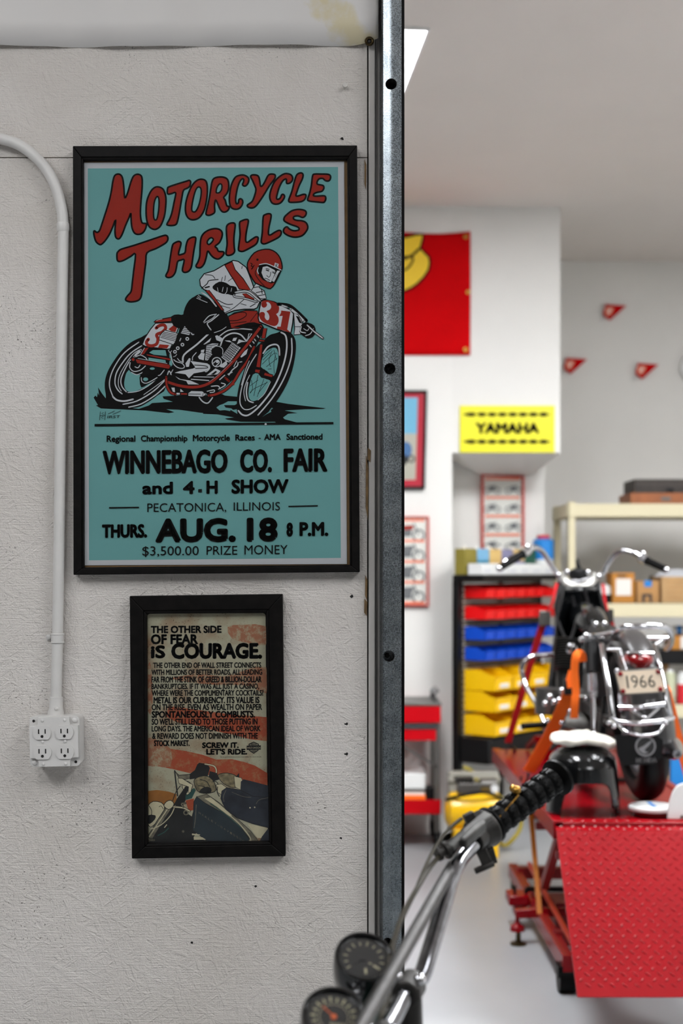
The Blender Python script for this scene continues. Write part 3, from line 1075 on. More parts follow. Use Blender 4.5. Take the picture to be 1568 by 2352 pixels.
# black mass of rider, boot and engine
ink.region(0, 0, 1)
ink.poly(K_, [(400, 730), (421, 722), (424, 708), (434, 690), (450, 680), (470, 682), (500, 698), (520, 720), (525, 738), (560, 732), (592, 740), (606, 752), (596, 780), (570, 828), (535, 872), (500, 900), (460, 908), (410, 908), (388, 893), (380, 870), (384, 850), (396, 838), (392, 818), (388, 805), (402, 785), (406, 770), (412, 755)], 2)
ink.poly(K_, [(393, 727), (410, 722), (424, 728), (432, 745), (418, 755), (398, 748)], 2)
ink.region(*D)
ink.poly(W_, [(1190, 95), (1280, 110), (1300, 160), (1270, 190), (1225, 265), (1120, 240), (1160, 160)], 0, K_, 10)
for k in range(7):
    t = k / 7
    ink.line(K_, [(1182 - 60 * t, 112 + 130 * t), (1300 - 70 * t, 132 + 130 * t)], 7)
for x, y in ((1340, 165), (1270, 238), (1202, 305), (1144, 375), (1088, 417), (1054, 460)):
    ink.disc(W_, (x, y), 22)
    ink.disc(K_, (x, y), 10)
for pts, wd in (([(1480, 222), (1320, 370), (1165, 495), (1150, 585)], 20), ([(1390, 145), (1478, 222)], 10), ([(1000, 470), (1030, 590), (1080, 645), (1140, 660), (1168, 640), (1140, 600), (1075, 580), (1040, 555)], 10), ([(975, 440), (992, 468), (1015, 448)], 8), ([(1440, 130), (1480, 190)], 10), ([(1035, 520), (1060, 512), (1075, 490)], 7), ([(1085, 540), (1110, 570), (1145, 585)], 9), ([(1125, 300), (1112, 330)], 12)):
    ink.line(W_, pts, wd)
# engine whites
for pl in ([(1180, 600), (1225, 535), (1242, 545), (1222, 640), (1190, 642)], [(1240, 570), (1440, 600), (1472, 620), (1462, 680), (1380, 702), (1280, 720), (1222, 778), (1182, 730), (1050, 712), (1110, 693), (1180, 680), (1270, 662), (1300, 648)], [(1330, 520), (1370, 470), (1412, 480), (1400, 562), (1345, 548)], [(1395, 372), (1490, 292), (1472, 338), (1412, 372)], [(1060, 755), (1120, 788), (1240, 806), (1345, 852), (1212, 852), (1190, 812), (1100, 790)], [(1010, 890), (1050, 890), (1056, 945), (1030, 940)], [(1120, 905), (1160, 940), (1118, 942)], [(1368, 440), (1410, 432), (1400, 470), (1365, 465)]):
    ink.poly(W_, pl)
ink.line(K_, [(1290, 620), (1420, 630), (1440, 655), (1300, 660)], 10)
for pts, wd in (([(1280, 760), (1520, 765)], 9), ([(1250, 790), (1460, 805)], 11), ([(1265, 560), (1268, 520), (1310, 470)], 10), ([(965, 735), (985, 690), (1010, 735)], 12), ([(1000, 730), (1030, 675)], 9)):
    ink.line(W_, pts, wd)
ink.region(*E)
ink.poly(W_, [(20, 385), (90, 360), (165, 362), (130, 420), (85, 500), (35, 565), (5, 560)])
for k in range(8):
    ink.line(K_, [(8 + k * 2, 395 + k * 22), (150 - k * 12, 372 + k * 22)], 8)
ink.poly(K_, [(80, 440), (140, 395), (215, 410), (225, 480), (180, 520), (100, 510)], 2)
ink.line(W_, [(60, 450), (100, 400), (170, 395), (215, 430), (215, 490)], 8)
ink.line(W_, [(190, 385), (230, 290), (330, 238), (430, 255), (500, 330), (512, 310)], 17)
ink.line(W_, [(180, 272), (280, 205), (430, 185), (565, 195)], 13)
ink.line(W_, [(110, 232), (180, 205), (250, 165)], 8)
ink.line(W_, [(515, 318), (530, 245), (565, 242), (515, 318)], 10, sm=0)
ink.poly(W_, [(125, 270), (150, 262), (215, 300), (190, 340), (140, 320)])
ink.poly(W_, [(330, 330), (345, 295), (390, 290), (370, 330)])
ink.poly(W_, [(385, 370), (410, 310), (500, 340), (440, 345)])
ink.poly(W_, [(200, 525), (330, 348), (355, 360), (380, 380), (432, 412), (300, 590), (265, 580)])
for k in range(9):
    t = k / 9
    ink.line(K_, [(205 + 135 * t, 545 - 190 * t), (290 + 140 * t, 605 - 190 * t)], 7)
for k in range(6):
    t = k / 6
    ink.line(K_, [(212 + 85 * t, 520 + 62 * t), (342 + 85 * t, 350 + 62 * t)], 7)
ink.poly(W_, [(240, 325), (300, 325), (330, 350), (300, 345), (260, 335)])
ink.disc(W_, (145, 585), 62)
ink.disc(K_, (145, 585), 50)
ink.line(W_, [(100, 600), (150, 560), (175, 590), (130, 635)], 11)
ink.disc(W_, (150, 580), 16)
ink.poly(W_, [(175, 630), (260, 568), (272, 610), (230, 652), (190, 645)])
ink.poly(W_, [(20, 745), (130, 660), (190, 690), (165, 730)])
ink.poly(K_, [(70, 735), (130, 690), (150, 700), (110, 735)])
ink.line(W_, [(0, 610), (50, 620), (60, 660), (20, 700), (0, 690)], 10)
ink.poly(W_, [(520, 420), (500, 490), (440, 530), (428, 520), (470, 460)])
for x, y in ((545, 388), (580, 345), (600, 318), (635, 275)):
    ink.line(W_, [(x - 8, y - 14), (x + 12, y + 12)], 14, sm=0)
for pts, wd in (([(290, 740), (330, 680), (390, 630), (400, 590)], 13), ([(240, 742), (180, 795)], 12), ([(80, 875), (160, 870), (185, 905)], 12), ([(200, 835), (245, 850), (235, 870), (165, 910)], 12), ([(30, 935), (110, 918), (112, 942), (65, 950)], 11), ([(280, 730), (330, 705)], 12), ([(420, 585), (445, 580)], 12), ([(350, 640), (385, 570)], 9)):
    ink.line(W_, pts, wd)
# red frame tubes
ink.line(R_, [(672, 160), (560, 310), (450, 450), (330, 590), (200, 720), (90, 815), (-20, 868), (-150, 886), (-300, 868), (-440, 825)], 32, K_, 48)
ink.line(W_, [(330, 575), (240, 665), (150, 750), (50, 825)], 3)
ink.line(R_, [(592, 405), (520, 560), (420, 700), (340, 830), (240, 922), (130, 972), (50, 985)], 27, K_, 42)
ink.line(R_, [(250, 775), (290, 812)], 26, sm=0)
ink.disc(R_, (345, 850), 14)
ink.region(*D)
ink.line(R_, [(950, 762), (955, 860), (1000, 945), (1058, 970)], 24, K_, 38)
ink.line(R_, [(965, 820), (1060, 850)], 22, sm=0)
ink.poly(W_, [(1072, 950), (1115, 952), (1115, 978), (1072, 976)], 0, K_, 6)
ink.poly(R_, [(1125, 952), (1200, 955), (1200, 980), (1125, 978)], 0, K_, 6)
ink.poly(W_, [(1210, 958), (1250, 928), (1380, 932), (1440, 968), (1385, 1002), (1215, 992)], 0, K_, 8)
ink.line(K_, [(1215, 968), (1360, 970)], 8)
ink.line(K_, [(1385, 990), (1400, 950), (1430, 985)], 6)
ink.line(W_, [(1345, 1008), (1390, 1060), (1450, 1076), (1505, 1012)], 15, K_, 26)
# front wheel
ink.region(*E)
ink.poly(K_, [(700, 330), (780, 260), (860, 235), (970, 200), (1055, 255), (1092, 340), (1090, 480), (1050, 680), (980, 860), (860, 1060), (740, 1200), (640, 1250), (500, 1242), (415, 1175), (388, 1050), (405, 900), (450, 750), (520, 560), (610, 410)], 3)
ink.poly(T_, [(690, 545), (730, 460), (820, 412), (868, 430), (885, 520), (870, 640), (828, 752), (745, 690), (672, 640)], 2)
ink.poly(T_, [(578, 735), (640, 722), (680, 772), (785, 805), (740, 920), (680, 1010), (592, 1052), (540, 1030), (525, 960), (540, 850)], 2)
for pts, wd in (([(918, 228), (972, 270), (985, 400), (960, 560), (900, 740), (820, 900), (720, 1040), (620, 1150), (520, 1222), (450, 1215), (405, 1168)], 19), ([(1042, 300), (1045, 480), (1000, 660), (920, 840), (800, 1030), (640, 1220)], 16), ([(702, 478), (760, 400), (840, 372), (888, 400), (898, 500)], 18), ([(620, 490), (530, 640), (470, 800), (430, 960), (425, 1080), (470, 1148), (540, 1150), (620, 1105)], 12), ([(535, 570), (490, 680), (440, 860)], 8), ([(540, 740), (490, 850), (470, 950), (490, 1050)], 9), ([(515, 830), (500, 940), (520, 1040), (582, 1070)], 16), ([(640, 1040), (720, 960), (790, 820)], 7)):
    ink.line(W_, pts, wd)
for pts in ([(690, 530), (800, 430)], [(690, 610), (830, 480), (868, 490)], [(740, 640), (870, 540)], [(810, 450), (770, 560), (790, 640)], [(850, 500), (830, 600), (835, 720)], [(830, 440), (860, 560)], [(545, 870), (640, 800)], [(545, 950), (600, 900), (750, 830)], [(640, 740), (590, 990)], [(560, 800), (575, 900), (545, 960)], [(710, 790), (630, 1000)], [(750, 820), (640, 960)], [(760, 670), (800, 665)], [(700, 560), (790, 470)]):
    ink.line(K_, pts, 6, sm=2)
ink.poly(R_, [(700, 180), (748, 180), (725, 300), (680, 300)], 0, K_, 10)
ink.poly(R_, [(655, 310), (722, 318), (715, 342), (652, 338)], 0, K_, 12)
ink.poly(R_, [(662, 372), (698, 375), (668, 650), (615, 640)], 0, K_, 12)
ink.poly(R_, [(608, 668), (680, 678), (660, 722), (600, 705)], 0, K_, 10)
ink.poly(K_, [(670, 670), (720, 672), (740, 710), (800, 745), (780, 800), (690, 765), (655, 730)], 2)
ink.poly(R_, [(722, 708), (822, 740), (805, 770), (708, 745)], 0, K_, 10)
# rider
ink.region(*Cc)
ink.poly(K_, [(90, 760), (95, 680), (130, 600), (200, 530), (260, 505), (330, 540), (450, 620), (520, 690), (548, 760), (545, 840), (470, 880), (380, 905), (200, 905), (110, 830)], 2)
ink.poly(W_, [(590, 167), (640, 177), (720, 237), (750, 310), (780, 390), (800, 450), (900, 470), (918, 548), (860, 572), (830, 640), (800, 655), (700, 655), (600, 668), (510, 702), (450, 615), (350, 475), (300, 460), (262, 420), (255, 360), (300, 300), (400, 270), (510, 205)], 0, K_, 11)
ink.poly(R_, [(505, 215), (580, 180), (610, 260), (690, 350), (765, 465), (650, 455), (600, 370), (560, 310)], 0, K_, 9)
ink.poly(R_, [(310, 470), (350, 466), (400, 530), (500, 668), (472, 665), (400, 570)], 0, K_, 7)
for pts, wd in (([(275, 490), (340, 530), (420, 625)], 13), ([(225, 545), (330, 588)], 6), ([(232, 530), (262, 548)], 5), ([(240, 515), (268, 535)], 5), ([(295, 782), (350, 722), (422, 705)], 9), ([(300, 792), (380, 748), (412, 715)], 7), ([(445, 710), (372, 770), (330, 800), (368, 862)], 11), ([(400, 890), (470, 865), (520, 832)], 6)):
    ink.line(W_, pts, wd)
for pts, wd in (([(310, 310), (380, 318), (408, 350)], 7), ([(275, 445), (330, 400), (348, 370), (440, 358)], 9), ([(470, 385), (482, 335)], 6), ([(505, 370), (512, 320)], 6), ([(540, 375), (590, 340)], 6), ([(675, 250), (680, 225)], 6), ([(430, 560), (520, 605), (585, 605)], 8), ([(510, 690), (600, 640), (740, 520)], 7), ([(470, 620), (560, 645)], 6), ([(665, 600), (720, 615)], 6), ([(760, 630), (812, 600)], 8), ([(310, 440), (350, 430)], 14)):
    ink.line(K_, pts, wd)
ink.poly(K_, [(385, 425), (450, 380), (520, 392), (560, 420), (620, 432), (628, 490), (590, 518), (540, 505), (480, 500), (400, 462)], 2)
for pts in ([(432, 440), (440, 480)], [(490, 435), (480, 480)], [(530, 440), (525, 480), (505, 505)], [(575, 445), (568, 478)]):
    ink.line(W_, pts, 6)
ink.poly(R_, [(680, 500), (720, 498), (800, 550), (800, 560), (720, 545)], 0, K_, 6)
ink.line(W_, [(612, 488), (700, 474), (760, 490), (820, 540), (858, 572)], 15, K_, 30)
ink.line(W_, [(598, 510), (605, 530), (700, 545), (825, 582)], 10, K_, 24)
ink.poly(W_, [(770, 470), (815, 400), (862, 408), (850, 440), (900, 470), (922, 548), (860, 552), (810, 500)], 0, K_, 9)
for pts in ([(790, 440), (850, 430)], [(820, 490), (890, 475)], [(840, 520), (905, 510)], [(870, 450), (880, 500)]):
    ink.line(K_, pts, 8)
ink.poly(R_, [(540, 732), (600, 692), (720, 667), (830, 672), (838, 705), (852, 760), (872, 808), (800, 790), (720, 832), (640, 848), (570, 845), (555, 790)], 0, K_, 9)
ink.line(K_, [(545, 722), (640, 690), (712, 690), (715, 725), (640, 765), (545, 772)], 8)
ink.line(K_, [(545, 800), (640, 790), (720, 780)], 7)
ink.poly(K_, [(580, 835), (650, 815), (740, 790), (800, 785), (850, 815), (700, 840)], 0)
ink.line(K_, [(830, 690), (760, 780)], 6)
# helmet and face
ink.poly(R_, [(730, 215), (748, 160), (800, 92), (870, 62), (950, 56), (1020, 90), (1062, 150), (1080, 228), (1068, 270), (1008, 395), (962, 450), (905, 432), (810, 392), (765, 320), (745, 285)], 2, K_, 12)
ink.poly(K_, [(830, 240), (860, 207), (920, 200), (1000, 225), (1066, 266), (1012, 388), (965, 398), (885, 362), (842, 310)], 0)
ink.poly(W_, [(884, 232), (930, 222), (1005, 262), (1015, 280), (990, 345), (968, 388), (930, 380), (892, 345), (870, 290)], 0, K_, 5)
ink.poly(W_, [(1028, 268), (1060, 272), (1000, 384), (975, 372)], 0, K_, 4)
ink.line(W_, [(852, 210), (920, 200), (990, 226), (1070, 264)], 9)
ink.line(W_, [(840, 240), (832, 270), (842, 300)], 10)
for pts, wd in (([(918, 250), (950, 256)], 7), ([(920, 264), (945, 272)], 10), ([(985, 290), (1010, 297)], 9), ([(980, 278), (1010, 284)], 5), ([(965, 285), (960, 320), (945, 335), (925, 318)], 6), ([(905, 345), (930, 352), (955, 367)], 7), ([(925, 368), (950, 376)], 4), ([(1025, 300), (1010, 340)], 3), ([(1045, 290), (1020, 345)], 3), ([(765, 195), (780, 205), (770, 225), (790, 230), (772, 258), (800, 215)], 8), ([(830, 250), (810, 300), (860, 380), (900, 420)], 7)):
    ink.line(K_, pts, wd)
ink.disc(K_, (832, 160), 12)
ink.poly(W_, [(1008, 190), (1045, 203), (1036, 246), (998, 232)])
ink.line(K_, [(1014, 228), (1018, 202), (1034, 208), (1022, 218), (1032, 238)], 7, sm=0)
# front number plate
ink.poly(W_, [(868, 577), (912, 562), (1000, 582), (1160, 660), (1194, 700), (1185, 800), (1166, 892), (1100, 880), (1010, 850), (850, 782), (840, 740), (850, 660)], 0, K_, 13)
ink.poly(R_, [(873, 590), (890, 570), (940, 568), (1000, 585), (1040, 615), (1050, 650), (1040, 690), (1020, 705), (1040, 735), (1045, 775), (1030, 810), (1000, 825), (950, 812), (890, 785), (855, 745), (850, 705), (865, 685), (895, 685), (908, 705), (905, 735), (925, 765), (945, 760), (952, 730), (942, 700), (925, 680), (930, 670), (955, 660), (970, 635), (962, 605), (940, 585), (920, 588), (930, 610), (915, 635), (890, 640), (872, 620)], 2)
ink.poly(R_, [(1070, 668), (1162, 680), (1130, 858), (1168, 892), (1028, 850), (1030, 830), (1064, 830), (1084, 722), (1050, 725), (1068, 690)])
# far arm and glove
ink.line(K_, [(1040, 605), (1150, 620), (1240, 690), (1320, 770)], 34)
ink.line(W_, [(1080, 618), (1128, 634)], 15)
ink.line(W_, [(1165, 655), (1225, 702), (1300, 778)], 22)
ink.poly(W_, [(1195, 700), (1235, 705), (1270, 760), (1285, 800), (1262, 905), (1198, 912), (1205, 850)], 0, K_, 8)
ink.poly(K_, [(1215, 720), (1245, 730), (1280, 800), (1250, 790)])
ink.line(K_, [(1205, 830), (1260, 830)], 6)
ink.poly(K_, [(1280, 800), (1340, 790), (1400, 820), (1415, 880), (1390, 930), (1340, 948), (1300, 930), (1250, 880)], 2)
for pts, wd in (([(1270, 830), (1262, 878), (1312, 892)], 11), ([(1312, 920), (1360, 902), (1392, 850)], 9), ([(1295, 850), (1330, 870), (1345, 850)], 7)):
    ink.line(W_, pts, wd)
ink.line(W_, [(1330, 815), (1400, 880), (1485, 945)], 13, K_, 26, sm=0)
# signature, rule and lettering
ink.region(*D)
for pts in ([(160, 1180), (150, 1280)], [(223, 1180), (212, 1276)], [(155, 1226), (220, 1224)], [(255, 1206), (330, 1172)], [(310, 1211), (405, 1170)]):
    ink.line(K_, pts, 5)
ink.text(K_, 'C', 178, 204, 1190, 1212, 0)
ink.text(K_, 'C', 174, 200, 1236, 1264, 0)
ink.text(K_, 'IRST', 242, 392, 1226, 1258, 0, 3, slant=8)
ink.region(0, 0, 1)
ink.poly(K_, [(217.5, 974), (765.5, 969.5), (765.5, 974.5), (217.5, 979.5)])
ink.disc(W_, (610, 974.5), 2.5)
k3 = 2.4123
ink.region(190, 960, k3)
LT = [('Regional', 133, 292, 98, 133, .02, 1), ('Championship', 322, 580, 97, 131, .02, 1.5), ('Motorcycle', 610, 815, 94, 129, .02, 1.5), ('Races', 845, 953, 92, 126, .02, .6), ('-', 974, 985, 110, 114, .02, 0), ('AMA', 1005, 1096, 89, 123, .02, .6), ('Sanctioned', 1128, 1328, 88, 122, .02, 1.5),
      ('WINNEBAGO', 110, 803, 182, 313, .024, 8), ('CO.', 871, 1048, 175, 303, .024, 2), ('FAIR', 1112, 1355, 170, 300, .024, 2),
      ('and', 330, 500, 355, 424, .03, 2), ('4', 555, 620, 350, 422, .03, 0), ('H', 685, 748, 347, 421, .03, 0), ('SHOW', 824, 1140, 342, 420, .03, 3),
      ('PECATONICA,', 358, 795, 474, 521, .0, 4), ('ILLINOIS', 836, 1093, 468, 514, .0, 2),
      ('THURS.', 107, 357, 590, 665, .03, 2), ('AUG.', 403, 848, 558, 691, .036, 4), ('18', 908, 1080, 553, 686, .036, 1), ('8', 1128, 1164, 580, 657, .03, 0), ('P.M.', 1200, 1360, 577, 655, .03, 1),
      ('$3,500.00', 330, 643, 712, 762, .0, 2), ('PRIZE', 686, 856, 710, 758, .0, 1), ('MONEY', 896, 1135, 706, 756, .0, 2)]
for s_, a_, b_, t_, l_, bo, ti in LT:
    cap = 'x' if s_ == '-' else 'H'
    if s_ == '-':
        ink.poly(K_, [(974, 111), (986, 111), (986, 116), (974, 116)])
        continue
    ink.text(K_, s_, a_, b_, t_, l_, bo, ti)
ink.poly(K_, [(640, 395), (660, 394), (660, 412), (640, 413)])
ink.poly(K_, [(146, 494), (312, 492), (312, 499), (146, 502)])
ink.poly(K_, [(1139, 487), (1302, 483), (1302, 490), (1139, 494)])
ink.build('print', p1)
obj('glass_pane', quad(MB(), [(188, 364), (799, 362), (805, 1299), (190, 1305)], D0 - .0165, .002), 'glass', p1, smooth=0)

# ------------------------------------------------------------------ small framed sign
M['cream'] = mat('cream_print', (190, 180, 148), 0.55)
nt, bs = nodes(M['cream'])
sp = ramp(nt, noise(nt, 330, 2), [(0.63, G0), (0.69, G1)])
bl = ramp(nt, noise(nt, 16, 5), [(0.45, G0), (0.68, G1)])
base = mix(nt, bl, lin((178, 171, 145)), lin((150, 116, 86)))
nt.links.new(mix(nt, math_node(nt, 'MULTIPLY', sp, math_node(nt, 'ADD', bl, 0.25)), base, lin((92, 66, 48))), bs.inputs['Base Color'])
M['pinkstripe'] = mat('pale_rust_stripe', (182, 132, 96), 0.55)
M['orangestripe'] = mat('rust_orange_stripe', (196, 92, 48), 0.55)
for k_, c1, c2 in (('pinkstripe', (172, 154, 124), (160, 102, 72)), ('orangestripe', (166, 106, 70), (166, 70, 38))):
    nt, bs = nodes(M[k_])
    f = ramp(nt, noise(nt, 60, 6, rough=0.8), [(0.40, G0), (0.52, G1)])
    nt.links.new(mix(nt, f, lin(c1), lin(c2)), bs.inputs['Base Color'])
M['amberstripe'] = mat('amber_stripe', (156, 98, 36), 0.55, vary=0.12, vscale=60)
M['navyink'] = mat('navy_ink', (18, 20, 24), 0.6, spec=.15)
M['denim'] = mat('dark_denim_print', (44, 47, 56), 0.55, vary=0.4, vscale=40)
M['artblack'] = mat('art_black', (28, 27, 26), 0.55, vary=0.4, vscale=70)
M['tanknavy'] = mat('tank_navy_print', (42, 52, 58), 0.5, vary=0.2, vscale=20)
M['artgrey'] = mat('art_grey', (120, 112, 94), 0.55, vary=0.35, vscale=120)
M['glove'] = mat('glove_print', (136, 122, 92), 0.55, vary=0.45, vscale=140)
M['artpale'] = mat('art_pale', (208, 196, 162), 0.55, vary=0.08, vscale=90)
M['artgreen'] = mat('art_green', (40, 78, 72), 0.55)
p2 = thing('framed_sign', 'small black framed cream and orange sign with lines of text above gripping hands', 'sign', P(477, 1970, D0 - .03))
obj('frame', frame_mesh([(297.5, 1369), (648.5, 1364.5), (655.5, 1967), (302.5, 1972.5)], [(336, 1410), (610, 1407), (617, 1934), (338.5, 1939)], D0 - .026, D0 - .001), 'frame', p2, bevel=0.0015)
dps = D0 - 0.010
obj('backing_board', quad(MB(), [(330, 1404), (614, 1401), (620, 1938), (334, 1943)], D0 - .008, .004), 'black', p2)
s2 = Ink(lambda u, v, h: P(u, v, dps) - Vector((0, h, 0)))
c4 = 4.126
s2.region(290, 1360, c4)
rr = [(198, 230), (205, 212), (225, 203), (1295, 198), (1312, 205), (1318, 222)]
s2.poly('cream', [(198, 230), (206, 212), (226, 204), (1296, 199), (1312, 206), (1319, 222), (1322, 700), (1340, 2372), (1338, 2378), (202, 2386), (194, 2380), (198, 1400)])
s2.poly('pinkstripe', [(420, 820), (560, 790), (760, 780), (930, 800), (1130, 740), (1324, 710), (1326, 960), (1180, 890), (1000, 880), (850, 880), (640, 860)], 2)
s2.poly('pinkstripe', [(960, 330), (1100, 310), (1320, 322), (1322, 500), (1150, 480), (1000, 440)], 2)
s2.poly('pinkstripe', [(203, 700), (240, 720), (250, 1100), (205, 1130)], 2)
s2.poly('orangestripe', [(400, 1080), (560, 1100), (780, 1130), (1000, 1160), (1330, 1185), (1332, 1412), (1180, 1395), (1000, 1350), (860, 1320), (700, 1270), (480, 1235), (380, 1180)])
s2.region(290, 1640, c4)
s2.poly('orangestripe', [(203, 290), (330, 305), (420, 330), (560, 350), (720, 385), (850, 432), (1000, 428), (1120, 455), (1220, 490), (1336, 560), (1338, 720), (1150, 640), (1000, 600), (800, 580), (600, 560), (430, 520), (300, 495), (205, 490)])
s2.poly('pinkstripe', [(203, 230), (300, 250), (420, 330), (420, 500), (300, 490), (205, 480)], 2)
s2.poly('amberstripe', [(203, 730), (290, 720), (400, 735), (475, 760), (480, 850), (350, 900), (204, 900)])
s2.poly('orangestripe', [(560, 820), (640, 800), (640, 910), (590, 920)])
# machine and arms
s2.poly('artblack', [(205, 1225), (225, 1150), (330, 1020), (440, 880), (480, 800), (580, 660), (625, 690), (540, 860), (560, 930), (620, 970), (640, 900), (660, 1130), (640, 1165), (760, 1200), (1160, 1210), (640, 1216)])
s2.poly('artgreen', [(560, 760), (640, 700), (660, 720), (620, 800), (560, 815)])
s2.poly('artpale', [(520, 640), (590, 640), (625, 690), (600, 750), (560, 760)], 2, 'artblack', 6)
s2.poly('tanknavy', [(628, 1100), (640, 830), (668, 780), (720, 800), (900, 900), (1060, 1030), (1165, 1190), (1150, 1213), (760, 1200)], 0, 'artblack', 6)
s2.poly('artgrey', [(668, 782), (760, 758), (880, 840), (1060, 1000), (1180, 1110), (1255, 1210), (1190, 1212), (1090, 1080), (920, 940), (740, 840)], 0, 'artblack', 5)
s2.poly('artpale', [(740, 800), (800, 790), (900, 870), (1000, 960), (980, 970), (860, 880)])
s2.line('artpale', [(930, 920), (1060, 1030), (1160, 1150), (1180, 1200)], 9)
s2.line('artgreen', [(800, 850), (950, 960), (1090, 1080)], 8)
s2.line('artgrey', [(662, 860), (655, 980), (642, 1080)], 6)
s2.poly('artpale', [(622, 1132), (700, 1142), (698, 1148), (622, 1148)])
s2.poly('artpale', [(638, 1165), (720, 1168), (755, 1190), (640, 1192)])
s2.poly('artpale', [(1150, 1045), (1200, 1050), (1342, 1082), (1295, 1175), (1240, 1175)])
s2.poly('denim', [(1260, 1212), (1285, 1160), (1340, 1090), (1358, 1088), (1358, 1212)])
# headlamp and fork
s2.poly('artpale', [(212, 860), (255, 828), (330, 838), (362, 880), (350, 930), (300, 1010), (235, 1072), (205, 1040), (194, 960), (200, 900)], 2, 'artblack', 7)
s2.poly('artblack', [(200, 960), (275, 960), (270, 1000), (225, 1040), (205, 1030)], 2)
s2.line('artblack', [(215, 870), (240, 920), (230, 1010)], 6)
s2.line('artblack', [(310, 880), (330, 870), (350, 900)], 5)
s2.line('artgrey', [(408, 880), (310, 1030), (215, 1190)], 44, 'artblack', 58, sm=0)
s2.line('artpale', [(400, 885), (300, 1035), (208, 1180)], 9, sm=0)
s2.line('artpale', [(235, 1090), (330, 1050), (420, 960), (462, 870)], 9)
s2.poly('artpale', [(355, 870), (380, 830), (420, 818), (450, 845), (440, 880), (400, 905)], 2, 'artblack', 7)
s2.line('artpale', [(450, 880), (540, 890), (600, 920)], 12, 'artblack', 22)
s2.disc('artgrey', (565, 935), 26)
s2.disc('artblack', (565, 935), 14)
s2.line('artgrey', [(540, 880), (520, 850), (560, 845)], 10, 'artblack', 20)
s2.line('artgrey', [(190, 1150), (215, 1190), (262, 1195)], 20, 'artblack', 30)
s2.disc('artgrey', (538, 1112), 12)
s2.line('artpale', [(382, 1050), (362, 1075)], 9)
s2.line('artgreen', [(300, 1150), (360, 1120), (400, 1080)], 10)
# bars, levers, hands
s2.line('artblack', [(458, 538), (470, 650), (486, 775)], 13)
s2.line('artblack', [(512, 680), (470, 740), (440, 820)], 8)
s2.poly('artblack', [(555, 690), (590, 670), (600, 700), (510, 868), (470, 860)])
s2.poly('artgrey', [(462, 540), (500, 580), (590, 572), (640, 560), (630, 600), (560, 620), (500, 610)], 0, 'artblack', 6)
s2.poly('artpale', [(488, 610), (530, 610), (600, 655), (630, 670), (610, 740), (585, 745), (590, 690), (500, 660)], 0, 'artblack', 6)
s2.poly('artblack', [(672, 478), (690, 462), (765, 472), (792, 510), (770, 592), (730, 600), (600, 620), (600, 570), (650, 530)])
s2.line('artpale', [(745, 474), (828, 492), (852, 530), (850, 570)], 11, 'artblack', 18)
s2.poly('artblack', [(790, 540), (860, 560), (880, 620), (820, 640), (780, 600)])
s2.poly('glove', [(868, 590), (890, 566), (960, 560), (1030, 580), (1062, 620), (1060, 680), (1010, 698), (920, 660)], 2, 'artblack', 6)
s2.poly('artpale', [(1020, 590), (1090, 605), (1105, 640), (1085, 720), (1030, 690)], 0, 'artblack', 5)
s2.poly('artblack', [(1040, 590), (1068, 560), (1070, 605)])
s2.poly('denim', [(1085, 640), (1110, 618), (1200, 640), (1350, 680), (1356, 800), (1200, 780), (1080, 725)])
s2.poly('glove', [(640, 640), (665, 605), (730, 585), (790, 600), (835, 650), (850, 720), (810, 745), (730, 752), (670, 725)], 2, 'artblack', 7)
for pts in ([(700, 620), (760, 640), (790, 690)], [(680, 680), (740, 690), (760, 730)], [(820, 640), (850, 640), (870, 665)]):
    s2.line('artblack', pts, 7)
s2.poly('artblack', [(690, 735), (740, 690), (800, 700), (800, 745), (730, 755)], 2)
s2.poly('artpale', [(850, 672), (900, 660), (955, 700), (910, 770), (860, 740)], 0, 'artblack', 6)
s2.line('artblack', [(865, 690), (862, 740), (880, 780)], 8)
s2.poly('denim', [(895, 800), (905, 730), (950, 697), (1080, 720), (1200, 780), (1356, 790), (1357, 1080), (1200, 1040), (1060, 990), (945, 905), (915, 850)], 0, 'artblack', 6)
s2.line('artgrey', [(945, 720), (920, 780), (925, 830)], 5)
s2.line('artgrey', [(1000, 740), (1100, 780), (1180, 790)], 4)
s2.line('artgrey', [(1230, 850), (1262, 812), (1350, 792)], 4)
s2.disc('artpale', (1172, 888), 7)
s2.disc('artpale', (1216, 884), 7)
s2.mats
